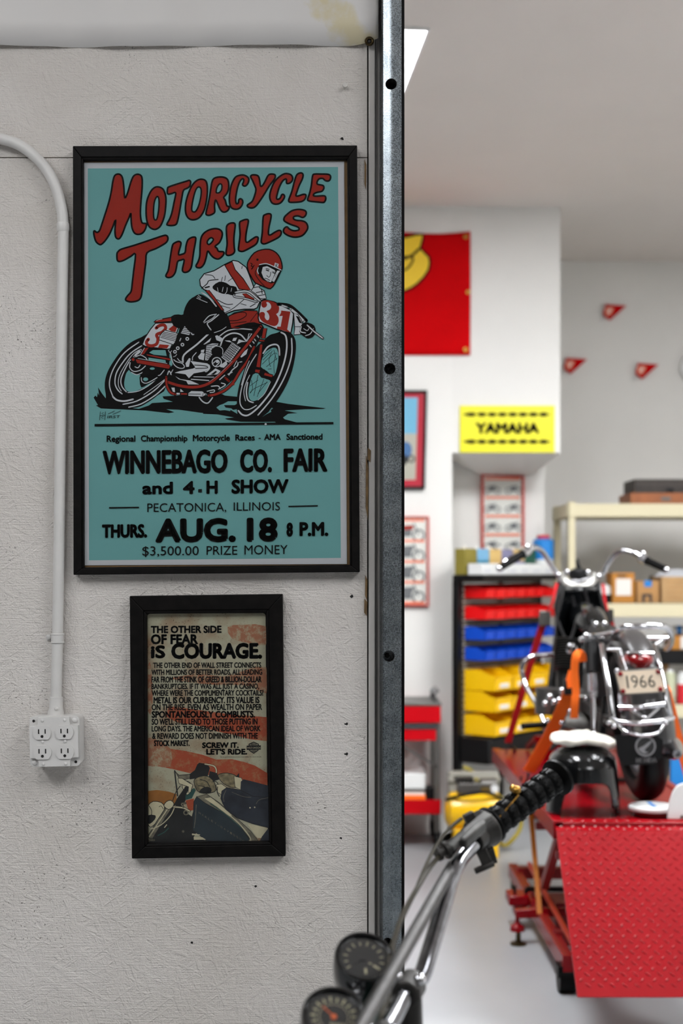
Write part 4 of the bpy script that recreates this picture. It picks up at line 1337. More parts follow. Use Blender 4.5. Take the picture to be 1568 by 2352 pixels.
# lettering along the tank
for k_, ch in enumerate('HARLEY-DAVIDSON'):
    t = k_ / 14
    x, y = 695 + 415 * t, 935 + 265 * t
    s2.text('artgrey', ch, x - 9, x + 9, y - 11, y + 9, 0, -10)
s2.region(290, 1360, c4)
for s_, a_, b_, t_, l_, bo in (('THE OTHER SiDE', 232, 903, 320, 390, .03), ('OF FEAR', 232, 680, 400, 495, .03), ('iS', 232, 370, 505, 628, .034), ('COURAGE.', 425, 1287, 484, 634, .034),
                              ('THE OTHER END OF WALL STREET CONNECTS', 255, 1278, 668, 720, .02), ('WITH MILLIONS OF BETTER ROADS, ALL LEADING', 238, 1288, 734, 786, .02), ('FAR FROM THE STINK OF GREED & BILLION-DOLLAR', 238, 1281, 800, 858, .02), ('BANKRUPTCIES. IF IT WAS ALL JUST A CASINO,', 238, 1258, 868, 920, .02), ('WHERE WERE THE COMPLIMENTARY COCKTAILS?', 240, 1300, 930, 984, .02), ('METAL IS OUR CURRENCY. ITS VALUE IS', 258, 1262, 994, 1056, .024), ('ON THE RISE, EVEN AS WEALTH ON PAPER', 240, 1286, 1062, 1120, .02), ('SPONTANEOUSLY COMBUSTS.', 240, 1220, 1128, 1192, .028), ("SO WE'LL STILL LEND TO THOSE PUTTING IN", 240, 1243, 1200, 1258, .02), ('LONG DAYS. THE AMERICAN IDEAL OF WORK', 240, 1272, 1268, 1322, .02), ('& REWARD DOES NOT DIMINISH WITH THE', 245, 1246, 1336, 1392, .02), ('STOCK MARKET.', 262, 600, 1404, 1460, .024), ('SCREW iT.', 718, 1065, 1424, 1478, .035), ("LET'S RiDE.", 757, 1145, 1485, 1540, .035),
                              ('Go to www.h-d.com or your local dealer for more details.', 890, 1280, 1556, 1566, .0)):
    s2.text('navyink', s_, a_, b_, t_, l_, bo, 3 if b_ - a_ > 500 else 1)
# shield emblem with a bar across
s2.poly('artgrey', [(1206, 1420), (1252, 1440), (1248, 1500), (1206, 1528), (1166, 1500), (1162, 1440)], 0, 'navyink', 8)
s2.poly('navyink', [(1140, 1455), (1274, 1452), (1274, 1492), (1140, 1495)])
s2.text('cream', 'HARLEY-DAVIDSON', 1144, 1270, 1464, 1484, .01)
s2.text('navyink', 'MOTOR', 1180, 1234, 1434, 1448, .01)
s2.text('navyink', 'CYCLES', 1178, 1236, 1500, 1513, .01)
s2.build('printed_sheet', p2)
obj('glass_pane', quad(MB(), [(333, 1408), (612, 1405), (619, 1936), (336, 1941)], D0 - .0145, .002), 'glass', p2, smooth=0)

# ------------------------------------------------------------------ ceiling lamps
def lamp(name, label, x, y, lx, ly, m, rot=0.0, grp='flat ceiling lamps'):
    t = thing(name, label, 'ceiling light', (x, y, HC), grp, rot, local=True)
    b_ = MB()
    for a0, a1, c0, c1 in ((-lx / 2, lx / 2, -ly / 2, -ly / 2 + .012), (-lx / 2, lx / 2, ly / 2 - .012, ly / 2), (-lx / 2, -lx / 2 + .012, -ly / 2 + .012, ly / 2 - .012), (lx / 2 - .012, lx / 2, -ly / 2 + .012, ly / 2 - .012)):
        b_.box(a0, a1, c0, c1, -.012, 0)
    obj('frame', b_, 'whitepaint', t, local=True)
    obj('diffuser', MB().box(-lx / 2 + .012, lx / 2 - .012, -ly / 2 + .012, ly / 2 - .012, -.0125, -.004), m, t, local=True, smooth=0)
    return t


d1 = F * (HC - .0125 - CAMZ) / (HOR - 62)
xr = P(976, 62, d1).x
lamp('ceiling_lamp', 'bright flat ceiling lamp seen past the steel post', xr - .38, d1 + .61, 0.70, 1.22, 'lamp3', math.radians(5.0))
for k_, (x, y, m_) in enumerate(((3.2, 4.4, 'lamp'), (1.95, 5.0, 'lamp'), (0.1, 4.4, 'lamp'), (-1.4, 4.2, 'lamp3'))):  # unseen lamps; the middle two are added for glints on the ramp lugs
    lamp('ceiling_lamp', 'unseen flat ceiling lamp over the workshop outside the picture', x, y, 0.6, 1.22, m_)
for k_, (x, y) in enumerate(((-2.3, -0.7), (2.1, -0.7), (-2.4, 0.9), (1.7, 0.9), (-0.85, -0.1))):
    lamp('ceiling_lamp', 'flat ceiling lamp above the room outside the picture', x, y, 0.6, 1.22, 'lamp2')

# ------------------------------------------------------------------ back wall: banner, pictures, signs
M['flagred'] = mat('red_banner_cloth', (196, 0, 6), 0.85, vary=0.06, vscale=5, spec=0.1)
M['flagyellow'] = mat('yellow_banner_print', (236, 196, 12), 0.55)
M['signyellow'] = mat('yellow_sign_enamel', (236, 228, 20), 0.35)
M['matred'] = mat('crimson_picture_mat', (204, 30, 56), 0.6)
M['skyprint'] = mat('blue_sky_print', (120, 192, 226), 0.5)
M['sandprint'] = mat('sand_print', (196, 188, 172), 0.5)
M['bluebike'] = mat('blue_print', (70, 116, 170), 0.5)
M['chartpaper'] = mat('chart_paper', (218, 218, 210), 0.5)
M['chartorange'] = mat('chart_orange', (238, 126, 92), 0.5)
M['chartframe'] = mat('chart_red_frame', (188, 62, 50), 0.4)
M['chartgrey'] = mat('chart_grey_ink', (104, 106, 108), 0.5)


def at(d):
    return lambda u, v, h: P(u, v, d) - Vector((0, h, 0))


YW = YB - 0.001
t = thing('wall_banner', 'red banner with part of a yellow black-outlined emblem on the back wall', 'banner', P(930, 817, YW))
b = MB()


def flagf(s, q):
    u = 640 + 439.5 * s
    v0 = 546 - 15 * s + 4 * math.sin(s * 9)
    p = P(u, v0 + (816.5 - v0) * q, YW)
    return Vector((p.x, YW - .014 - .006 * math.sin(s * 14 + q * 2) * (1 - .3 * q) - .004 * math.sin(q * 7 + s * 5), p.z))


b.grid(flagf, 40, 16)
obj('cloth', b, 'flagred', t, solid=.002)
ik = Ink(lambda u, v, h: P(u, v, YW - .03) - Vector((0, h, 0)), 2e-4)
ik.poly('flagyellow', [(860, 560), (930, 545), (972, 538), (965, 570), (985, 590), (984, 620), (960, 650), (930, 668), (880, 680), (850, 640)], 2, 'inkblack', 5)
ik.line('inkblack', [(900, 600), (940, 590), (962, 572)], 6)
ik.line('inkblack', [(925, 590), (948, 592), (940, 612), (925, 622)], 5)
ik.build('emblem', t)
for u, v in ((1069, 544), (1075, 671), (1069, 803)):
    b = MB()
    b.lathe(P(u, v, YW - .026), (0, -1, 0), [(.006, 0), (.014, 0), (.013, .004), (.006, .004)], 16, closed=True)
    obj('grommet', b, 'brass', t)
    b = MB()
    b.cyl(P(u, v, YW - .024), P(u, v, YW - .028), .0062, n=12)
    obj('pin', b, 'brass', t)

t = thing('framed_picture', 'black framed picture with a crimson mat and blue sky, left of the yellow sign', 'picture', P(930, 1123, YW))
obj('frame', frame_mesh([(790, 896), (981, 896), (975.5, 1123), (790, 1123)], [(798, 902), (975, 902), (970, 1117), (798, 1117)], YW - .03, YW), 'black', t, bevel=.002)
ik = Ink(at(YW - .014), 1e-4)
ik.poly('matred', [(794, 900), (977, 900), (972, 1119), (794, 1119)])
ik.poly('skyprint', [(820, 913), (959, 913), (957, 996), (820, 996)])
ik.poly('sandprint', [(820, 996), (957, 996), (954, 1102), (820, 1102)])
ik.poly('bluebike', [(900, 1030), (925, 1015), (942, 1020), (945, 1040), (930, 1055), (900, 1058)], 2)
ik.disc('artblack', (922, 1056), 14)
ik.disc('artblack', (944, 1054), 9)
ik.disc('sandprint', (944, 1054), 5)
ik.build('print', t)
obj('glass_pane', quad(MB(), [(796, 901), (976, 901), (971, 1118), (796, 1118)], YW - .02, .002), 'glass', t, smooth=0)


def little_bike(ik_, x, y, s_, m_body, m_dark):
    for dx in (-.62, .62):
        ik_.disc(m_dark, (x + dx * s_, y + .25 * s_), .36 * s_)
        ik_.disc('chartpaper', (x + dx * s_, y + .25 * s_), .24 * s_)
    ik_.poly(m_body, [(x - .55 * s_, y - .2 * s_), (x - .1 * s_, y - .3 * s_), (x + .3 * s_, y - .32 * s_), (x + .35 * s_, y - .1 * s_), (x - .1 * s_, y)])
    ik_.poly(m_dark, [(x - .25 * s_, y - .05 * s_), (x + .25 * s_, y - .08 * s_), (x + .2 * s_, y + .32 * s_), (x - .25 * s_, y + .32 * s_)])
    ik_.line(m_dark, [(x + .35 * s_, y - .4 * s_), (x + .62 * s_, y + .25 * s_)], .08 * s_)
    ik_.line(m_dark, [(x - .3 * s_, y + .3 * s_), (x - .62 * s_, y + .25 * s_)], .08 * s_)


def chart(label, u0, u1, v0, v1, d, rows, cols, ft, skew=0):
    t_ = thing('motorcycle_chart', label, 'poster', P((u0 + u1) / 2, v1, d), 'motorcycle charts in thin red frames')
    obj('frame', frame_mesh([(u0, v0), (u1, v0 + skew), (u1, v1), (u0, v1)], [(u0 + ft, v0 + ft * .7), (u1 - ft, v0 + skew + ft * .7), (u1 - ft, v1 - ft * .7), (u0 + ft, v1 - ft * .7)], d - .03, d), 'chartframe', t_)
    ik_ = Ink(at(d - .016), 1e-4)
    ik_.poly('chartpaper', [(u0 + 2, v0 + 2), (u1 - 2, v0 + skew + 2), (u1 - 2, v1 - 2), (u0 + 2, v1 - 2)])
    hh_ = (v1 - v0) / (rows + .35)
    for r_ in range(rows + 1):
        vy = v0 + 6 + r_ * hh_ + skew * .5
        if vy + 8 < v1:
            n_ = 7
            for q_ in range(n_):
                ua = u0 + ft + 4 + (u1 - u0 - 2 * ft - 8) * q_ / n_
                ub = ua + (u1 - u0 - 2 * ft - 8) / n_ * .86
                ik_.poly('chartorange', [(ua, vy), (ub, vy), (ub, vy + 6), (ua, vy + 6)])
        if r_ < rows:
            for c_ in range(cols):
                little_bike(ik_, u0 + (u1 - u0) * (c_ + .5) / cols, vy + 5 + hh_ * .47, (u1 - u0) / cols * .42, 'inkred' if (r_ == 0 and cols == 1) else 'chartgrey', 'chartgrey')
    ik_.build('print', t_)
    return t_


chart('thin red framed motorcycle chart low on the back wall beside the steel post', 886, 985, 1186, 1392, YW, 4, 1, 5)
chart('thin red framed motorcycle chart hung on the pier under the yellow sign', 1105, 1204, 1089, 1275, YP - .001, 4, 2, 6, 4)

t = thing('metal_sign', 'yellow metal sign with black motorcycle maker lettering above the pier', 'sign', P(1164, 1040, YW))
b = MB()
quad(b, [(1055.5, 931.5), (1273.5, 931.5), (1273.5, 1039.5), (1055.5, 1039.5)], YW - .012, .011)
obj('plate', b, 'signyellow', t, bevel=.003)
ik = Ink(at(YW - .0125), 2e-4)
for v in (952, 1014.5):
    for k_ in range(8):
        u = 1068 + 24.6 * k_
        if k_ in (0, 7):
            ik.poly('inkblack', [(u, v - 3), (u + 16, v - 3), (u + 16, v + 3), (u, v + 3)])
    for k_ in range(8):
        u = 1075 + 23.6 * k_
        ik.poly('inkblack', [(u, v - 4.5), (u + 15, v - 4.5), (u + 15, v + 4.5), (u, v + 4.5)])
    ik.poly('inkblack', [(1064, v - 1.2), (1264, v - 1.2), (1264, v + 1.2), (1064, v + 1.2)])
ik.text('inkblack', 'YAMAHA', 1092, 1238, 971, 996, .035)
ik.build('lettering', t)

for (u, v, lab) in ((1380, 702, 'red wall pennant, the highest of the three on the far wall'), (1290, 825, 'red wall pennant nearest the white column corner'), (1454, 837, 'red wall pennant above the dark box on the shelf, right of the other two')):
    t = thing('pennant', lab, 'pennant', P(u, v + 40, YF), 'small red pennants on the far wall')
    b = MB()
    d = YF - .03
    pts = [(u + 10, v - 3), (u + 58, v), (u + 20, v + 34), (u + 14, v + 28), (u + 8, v + 26), (u + 4, v + 18)]
    b.prism([P(x, y, d - .012 * (1 - (x - u) / 58)) for x, y in pts], (0, .003, 0))
    obj('flag', b, 'flagred', t)
    ik = Ink(at(d - .016), 2e-4)
    ik.poly('chartorange', [(u + 10, v + 4), (u + 30, v + 4), (u + 26, v + 16), (u + 18, v + 24), (u + 9, v + 20)])
    ik.line('whitecard', [(u + 12, v + 8), (u + 24, v + 9), (u + 14, v + 17), (u + 20, v + 18)], 2.2)
    ik.build('printing', t)
    b = MB()
    b.cyl(P(u + 8, v - 6, YF - .012), P(u + 1, v + 38, YF - .012), .006, n=8)
    obj('stick', b, 'whitepaint', t)
t = thing('wall_clock', 'round white rimmed dial at the right edge on the far wall', 'clock', P(1598, 880, YF))
b = MB()
b.lathe(P(1598, 845, YF), (0, -1, 0), [(.11, 0), (.115, .03), (.108, .045), (.094, .045), (.092, .03)], 36)
obj('rim', b, 'whitepaint', t)
b = MB()
b.cyl(P(1598, 845, YF - .028), P(1598, 845, YF - .034), .098, n=36)
obj('dial', b, 'chartgrey', t)

# ------------------------------------------------------------------ beige shelving and what stands on it
SY0, SY1 = 8.3, 8.88
SX0, SX1 = P(1304, 0, SY0).x, 3.2


def zat(v, d):
    return CAMZ - (v - HOR) / F * d


t = thing('shelving_unit', 'beige steel shelving unit against the far wall', 'shelf', (2.2, SY0, 0))
levels = [(zat(1157, SY0), zat(1187, SY0)), (zat(1386, SY0), zat(1417, SY0)), (zat(1618, SY0), zat(1648, SY0)), (0.22, 0.15)]
zt = levels[0][0] + .012
for x in (SX0, SX1 - .04):
    for y in (SY0, SY1 - .03):
        b = MB()
        b.box(x, x + .042, y, y + .004, 0, zt)
        b.box(x, x + .004, y, y + .03, 0, zt)
        obj('upright', b, 'beige', t)
for z1, z0 in levels:
    b = MB()
    b.box(SX0 + .004, SX1 - .004, SY0 - .006, SY0 - .0005, z0, z1)
    b.box(SX0 + .004, SX1 - .004, SY1 - .0005, SY1 + .004, z0, z1)
    b.box(SX0 - .006, SX0 - .0005, SY0, SY1, z0, z1)
    b.box(SX1, SX1 + .005, SY0, SY1, z0, z1)
    obj('beam', b, 'beige', t, bevel=.0015)
    b = MB()
    b.box(SX0 + .005, SX1 - .005, SY0, SY1 - .002, z1 - .016, z1 - .001)
    obj('shelf_board', b, 'particle', t)
ZS = [a for a, _ in levels]
M['wooddark'] = mat('dark_wood_case', (58, 50, 44), 0.6, vary=0.2, vscale=20)
M['woodbrown'] = mat('brown_wood_case', (160, 92, 46), 0.5, vary=0.15, vscale=16)
M['bluepack'] = mat('blue_packaging', (30, 128, 206), 0.4)
M['redpack'] = mat('red_packaging', (206, 36, 48), 0.4)
M['greenpack'] = mat('dark_green_packaging', (30, 84, 62), 0.45)
M['olivepack'] = mat('olive_packaging', (134, 122, 48), 0.5)
M['bluepack2'] = mat('light_blue_packaging', (120, 172, 206), 0.45)
M['tealpack'] = mat('teal_packaging', (60, 134, 160), 0.45)
M['tanpack'] = mat('tan_packaging', (212, 178, 112), 0.5)
M['violetpack'] = mat('violet_white_packaging', (132, 130, 160), 0.5)
M['palegreen'] = mat('pale_green_packaging', (196, 200, 168), 0.5)
M['darkink'] = mat('dark_print', (52, 46, 42), 0.6)
M['bag'] = mat('clear_plastic_bag', (206, 208, 212), 0.3)


def xs(u, d):
    return (u - 784) / F * d


def carton(name, label, cat, u0, u1, z0, h, dfr, depth, m, extra=None, group=None, yaw=0.0):
    x0, x1 = xs(u0, dfr), xs(u1, dfr)
    t_ = thing(name, label, cat, ((x0 + x1) / 2, dfr, z0), group)
    obj('body', MB().box(x0, x1, dfr, dfr + depth, z0, z0 + h), m, t_, bevel=.003)
    if extra:
        extra(t_, x0, x1, dfr, z0, h)
    return t_


def lid_line(t_, x0, x1, y, z0, h):
    b_ = MB()
    b_.box(x0 - .003, x1 + .003, y - .003, y + .3, z0 + h * .32, z0 + h * .36)
    b_.box((x0 + x1) / 2 - .06, (x0 + x1) / 2 - .02, y - .008, y, z0 + h * .1, z0 + h * .35)
    obj('seam_and_latch', b_, 'black', t_)


def nameplate(t_, x0, x1, y, z0, h):
    obj('nameplate', MB().box(x0 + .18, x0 + .235, y - .003, y, z0 + h * .35, z0 + h * .65), 'steel', t_)


zt0 = ZS[0] + .0005
carton('wooden_case', 'brown wooden case on top of the beige shelving, under the dark case', 'case', 1448, 1640, zt0, .068, 8.4, .36, 'woodbrown', nameplate)
carton('dark_case', 'dark lidded case lying on the brown wooden case', 'case', 1457, 1650, zt0 + .0685, .083, 8.42, .33, 'wooddark', lid_line)
z2 = ZS[1] + .0005


def white_label(t_, x0, x1, y, z0, h):
    obj('label_sheet', MB().box(x0 + .02, x1 - .02, y - .002, y, z0 + .045, z0 + h - .035), 'whitecard', t_)
    obj('stamp', MB().box(x0 + .03, x1 - .05, y - .002, y, z0 + h - .024, z0 + h - .012), 'darkink', t_)


def tape_print(t_, x0, x1, y, z0, h):
    c_ = (x0 + x1) / 2
    obj('tape', MB().box(c_ - .022, c_ + .022, y - .002, y + .05, z0 + h - .034, z0 + h + .001), 'bluepack', t_)
    b_ = MB()
    b_.box(c_ - .036, c_ - .018, y - .002, y, z0 + .004, z0 + h * .42)
    b_.box(c_ + .008, c_ + .024, y - .002, y, z0 + .004, z0 + h * .42)
    b_.box(c_ - .018, c_ + .008, y - .002, y, z0 + h * .3, z0 + h * .42)
    obj('printing', b_, 'darkink', t_)


def text_rows(t_, x0, x1, y, z0, h):
    b_ = MB()
    for k in range(4):
        b_.box(x0 + .03, x1 - .03 - .02 * (k % 2), y - .002, y, z0 + .03 + k * .03, z0 + .036 + k * .03)
    obj('printing', b_, 'card', t_)


carton('cardboard_box', 'orange-brown cardboard box with a big white label on the shelf behind the handlebar', 'box', 1406, 1457, z2, .178, 8.36, .2, 'card2', white_label, 'cardboard boxes on the beige shelf')
carton('cardboard_box', 'small cardboard box with blue tape beside the white-labelled box', 'box', 1462, 1513, z2, .13, 8.37, .2, 'card', tape_print, 'cardboard boxes on the beige shelf')
carton('cardboard_box', 'wide pale cardboard box at the right edge of the shelf, under a plastic bag', 'box', 1519, 1620, z2, .155, 8.36, .3, 'card3', text_rows, 'cardboard boxes on the beige shelf')
carton('dark_carton', 'dark carton behind the small taped cardboard box', 'box', 1500, 1512, z2, .16, 8.68, .12, 'wooddark')
b = MB()


def bagf(s, q):
    a_ = 2 * math.pi * s
    r_ = (1 - q) ** .5
    return Vector((xs(1562, 8.45) + .13 * r_ * math.cos(a_) * (1 + .15 * math.sin(5 * a_)), 8.5 + .08 * r_ * math.sin(a_), z2 + .156 + .045 * q * (1 + .3 * math.sin(7 * a_) * r_)))


b.grid(bagf, 24, 6)
tag(obj('plastic_bag', b, 'bag'), 'crumpled clear plastic bag on the wide pale cardboard box', 'bag')
t = thing('black_tin', 'round black tin with white lid left of the white-labelled box', 'tin', (xs(1383, 8.42), 8.42, z2))
b = MB()
b.lathe((xs(1383, 8.42), 8.42, z2), (0, 0, 1), [(0, 0), (.052, 0), (.052, .05), (.0, .05)], 20)
obj('body', b, 'black', t)
b = MB()
b.lathe((xs(1383, 8.42), 8.42, z2 + .05), (0, 0, 1), [(.054, 0), (.054, .02), (.05, .045), (.03, .06), (0, .062)], 20)
obj('lid', b, 'whiteplastic', t)
z3 = ZS[2] + .0005
# third level, mostly hidden by the motorcycle
carton('black_case', 'long black plastic case on the third shelf behind the number plate', 'case', 1440, 1620, z3 + .225, .085, 8.42, .3, 'black')
carton('parts_box', 'tan box with a white end on top of the long black case', 'box', 1541, 1600, z3 + .3105, .085, 8.45, .2, 'card2', lambda t_, x0, x1, y, z0, h: obj('label_sheet', MB().box(x0 + .055, x1 - .01, y - .002, y, z0 + .005, z0 + h - .005), 'whitecard', t_))
t = thing('paper_roll', 'blue and white wrapped roll lying on the tan parts box', 'roll', (xs(1565, 8.5), 8.5, z3 + .396))
zc = z3 + .396 + .028
b = MB()
b.cyl((xs(1546, 8.5), 8.5, zc), (xs(1552, 8.5), 8.5, zc), .028, n=20)
b.mat(1).cyl((xs(1552, 8.5), 8.5, zc), (xs(1563, 8.5), 8.5, zc), .0285, n=20)
b.mat(0).cyl((xs(1563, 8.5), 8.5, zc), (xs(1600, 8.5), 8.5, zc), .028, n=20)
obj('wrapper', b, ['whiteplastic', 'bluepack'], t)


def can(label, u, d, z0, r, h, m1, m2, split, cap='whiteplastic', name='spray_can', cat='can', group=None):
    x = xs(u, d) if u is not None else d[0]
    y = d if u is not None else d[1]
    t_ = thing(name, label, cat, (x, y, z0), group)
    b_ = MB()
    b_.lathe((x, y, z0), (0, 0, 1), [(0, 0), (r, 0), (r, h * split), (0, h * split)], 20)
    obj('body', b_, m1, t_)
    b_ = MB()
    b_.lathe((x, y, z0 + h * split), (0, 0, 1), [(r * 1.005, 0), (r * 1.005, h * (.86 - split)), (r * .6, h * (.92 - split)), (0, h * (.92 - split))], 20)
    obj('upper_label', b_, m2, t_)
    b_ = MB()
    b_.lathe((x, y, z0 + h * .9), (0, 0, 1), [(r * .62, 0), (r * .62, h * .09), (r * .5, h * .1), (0, h * .1)], 16)
    obj('cap', b_, cap, t_)
    return t_


for k_, u in enumerate((1455, 1500)):
    carton('support_box', 'plain cardboard box under the long black case' + (', at its left end' if k_ == 0 else ''), 'box', u, u + 36, z3, .2245, 8.5, .18, 'card')
can('pale green bottle on the third shelf right of the number plate', 1538, 8.36, z3, .032, .2, 'palegreen', 'palegreen', .6, name='bottle', cat='bottle')
can('red and white spray can at the right edge of the third shelf', 1566, 8.36, z3, .03, .185, 'redpack', 'whiteplastic', .62)
z4 = ZS[3] + .0005
carton('tan_carton', 'tan carton on the lowest shelf beyond the lift deck', 'box', 1478, 1536, z4, .26, 8.36, .25, 'card3')
t = thing('blue_crate', 'blue plastic crate on the lowest shelf at the right edge', 'crate', (xs(1570, 8.36), 8.36, z4))
x0, x1 = xs(1540, 8.36), xs(1640, 8.36)
b = MB()
b.box(x0, x1, 8.36, 8.364, z4, z4 + .27)
b.box(x0, x1, 8.66, 8.664, z4, z4 + .27)
b.box(x0, x0 + .004, 8.364, 8.66, z4, z4 + .27)
b.box(x1 - .004, x1, 8.364, 8.66, z4, z4 + .27)
b.box(x0, x1, 8.364, 8.66, z4, z4 + .004)
obj('body', b, 'bluepack', t)
obj('rim', MB().box(x0 - .008, x1 + .008, 8.352, 8.3595, z4 + .25, z4 + .275), 'bluepack', t, bevel=.003)

# ------------------------------------------------------------------ bin rack
RO = Vector((0.682, 7.898, 0))
RA = math.atan2(.785, .62)
RM = Matrix.Translation(RO) @ Matrix.Rotation(RA, 4, 'Z')      # local x along the rows, -y to the front


def RW(x, y, z):
    return RM @ Vector((x, y, z))


ZT = 1.475
rack = thing('bin_rack', 'black steel bin rack holding red, blue and yellow bins', 'rack', (RO.x, RO.y, 0), None, RA, local=True)
for x in (-.058, .80):
    obj('upright', MB().box(x, x + .045, .002, .042, .06, ZT - .03), 'black', rack, local=True, bevel=.002)
    b = MB()
    b.box(x, x + .045, -.2, .04, .075, .11)
    ft = obj('foot', b, 'black', rack, local=True, bevel=.003)
    for y in (-.17, .005):
        b = MB()
        b.cyl((x + .008, y, .04), (x + .037, y, .04), .04, n=18)
        b.box(x + .004, x + .041, y - .012, y + .012, .04, .08)
        obj('caster', b, 'rubber', ft, local=True)
obj('centre_post', MB().box(.40, .425, .01, .03, .11, ZT - .03), 'black', rack, local=True)
b = MB()
for k_ in range(26):
    z = .58 + k_ * .034
    b.box(-.012, .80, .003, .008, z, z + .03)
obj('louvre_panel', b, 'particle', rack, local=True)
obj('top_board', MB().box(-.075, .85, -.17, .03, ZT - .03, ZT), 'black', rack, local=True, bevel=.003)
obj('lower_tray', MB().box(-.05, .84, -.19, -.005, .44, .58), 'black', rack, local=True, bevel=.006)


def bin_mesh(w_, d_, h_):
    """hopper bin: back at y=0, front at y=-d_, x 0..w_"""
    b_ = MB()
    th = .003
    lip = h_ * .68
    for x in (th / 2, w_ - th / 2):
        pr = [(0, 0), (-d_, 0), (-d_, lip), (-d_ * .8, h_ * .8), (-d_ * .55, h_), (0, h_)]
        b_.prism([(x - th / 2, y, z) for y, z in pr], (th, 0, 0))
    b_.box(0, w_, -d_, 0, 0, th)
    b_.box(0, w_, -th, 0, 0, h_)
    b_.box(0, w_, -d_, -d_ + th, 0, lip)
    b_.box(0, w_, -d_ - .006, -d_, lip - .01, lip)
    b_.box(w_ * .2, w_ * .8, -d_ - .003, -d_, .01, lip - .014)
    return b_


ORD = ['first', 'second', 'third', 'fourth', 'fifth', 'sixth', 'seventh']
zrow = [1.347, 1.229, 1.115, 1.002]
rows = [('red_bin', 'red', 'rbin', zrow[0], 'in the top row of the rack'), ('red_bin', 'red', 'rbin', zrow[1], 'in the second row of the rack'), ('blue_bin', 'blue', 'bbin', zrow[2], 'in the third row, the upper blue one'), ('blue_bin', 'blue', 'bbin', zrow[3], 'in the fourth row, the lower blue one')]
wsm = .76 / 7
proto = {}
for nm, cl, m_, z, where in rows:
    for k_ in range(7):
        lab = '%s %s bin from the left %s' % (ORD[k_], cl, where)
        loc = RW(.003 + k_ * wsm, -.001, z)
        if m_ not in proto:
            o = obj(nm, bin_mesh(wsm - .010, .135, .072), m_, local=True, smooth=0)
            proto[m_] = o
        else:
            o = proto[m_].copy()
            COL.objects.link(o)
        o.location = loc
        o.rotation_euler = (0, 0, RA)
        tag(o, lab, 'bin', 'small %s bins on the rack' % cl)
yrows = [(.838, 'in the top yellow row'), (.722, 'in the middle yellow row'), (.590, 'in the lowest yellow row')]
wy = .76 / 4
py = None
for z, where in yrows:
    for k_ in range(4):
        lab = '%s yellow bin from the left %s' % (ORD[k_], where)
        if py is None:
            py = thing('yellow_bin', lab, 'bin', RW(k_ * wy, -.001, z), 'large yellow bins on the rack', RA, local=True)
            obj('body', bin_mesh(wy - .012, .2, .112), 'ybin', py, local=True, smooth=0)
            b = MB()
            b.box(wy * .22, wy * .7, -.2055, -.2035, .016, .04)
            obj('label_card', b, 'whitecard', py, local=True)
        else:
            dup(py, RW(k_ * wy, -.001, z), lab)
# row of containers on the rack top
def RC(label, x, y, r, h, m1, m2, split, name, cat, cap='whiteplastic', group=None):
    p_ = RW(x, y, ZT + .0005)
    return can(label, None, (p_.x, p_.y), p_.z, r, h, m1, m2, split, cap, name, cat, group)


gw = 'white cartons along the front of the rack top'


def tin(name, label, cat, x, y, w_, d_, h_, m1, m2, split, group):
    p_ = RW(x, y, ZT + .0005)
    t_ = thing(name, label, cat, p_, group, RA, local=True)
    obj('body', MB().box(-w_ / 2, w_ / 2, -d_ / 2, d_ / 2, 0, h_ * split), m1, t_, local=True, bevel=.003)
    obj('upper_body', MB().box(-w_ / 2, w_ / 2, -d_ / 2, d_ / 2, h_ * split, h_), m2, t_, local=True, bevel=.003)
    b_ = MB()
    b_.lathe((-w_ * .2, 0, h_), (0, 0, 1), [(0, 0), (.014, 0), (.013, .016), (0, .016)], 14)
    obj('cap', b_, 'whitecard', t_, local=True)


for k_ in range(6):
    p_ = RW(-.008 + k_ * .132, -.115, ZT + .0005)
    t = thing('white_carton', '%s white carton from the left along the front edge of the rack top' % ORD[k_], 'carton', p_, gw, RA, local=True)
    obj('body', MB().box(-.062, .062, -.045, .045, 0, .062), 'whiteplastic', t, local=True, bevel=.002)
    obj('printing', MB().box(-.045, .03, -.0462, -.0455, .012, .03), 'bag', t, local=True)
gc = 'tins and bottles behind the white cartons'
for k_, (m1, m2, lab, nm) in enumerate((('olivepack', 'olivepack', 'olive tin at the left end of the rack top', 'tin'), ('tealpack', 'bluepack2', 'teal and light blue tin on the rack top between olive and tan', 'tin'), ('tanpack', 'tanpack', 'plain tan tin on the rack top right of the teal tin', 'tin'), ('violetpack', 'violetpack', 'violet-grey tin on the rack top behind the left grip', 'tin'), ('violetpack', 'tanpack', 'violet tin with a tan top behind the left handlebar lever', 'tin'), ('greenpack', 'greenpack', 'dark green tin on the rack top behind the handlebar', 'tin'))):
    tin(nm, lab, 'tin', -.012 + k_ * .128, -.018, .118, .07, .145, m1, m2, .55, gc)
RC('tall white and blue jug at the right end of the rack top', .775, -.05, .062, .235, 'whiteplastic', 'bluepack', .38, 'jug', 'jug', 'redpack')

# ------------------------------------------------------------------ red tool cart
CY0, CY1 = 7.62, 8.02
cxr = xs(1012, CY0)
cxl = cxr - .72
cart = thing('tool_cart', 'red two-tray tool cart on casters by the back wall beside the steel post', 'cart', ((cxl + cxr) / 2, CY0, 0))


def tray(z0, z1):
    b_ = MB()
    th = .004
    b_.box(cxl, cxr, CY0, CY0 + th, z0, z1)
    b_.box(cxl, cxr, CY1 - th, CY1, z0, z1)
    b_.box(cxl, cxl + th, CY0 + th, CY1 - th, z0, z1)
    b_.box(cxr - th, cxr, CY0 + th, CY1 - th, z0, z1)
    b_.box(cxl + th, cxr - th, CY0 + th, CY1 - th, z0, z0 + th)
    return b_


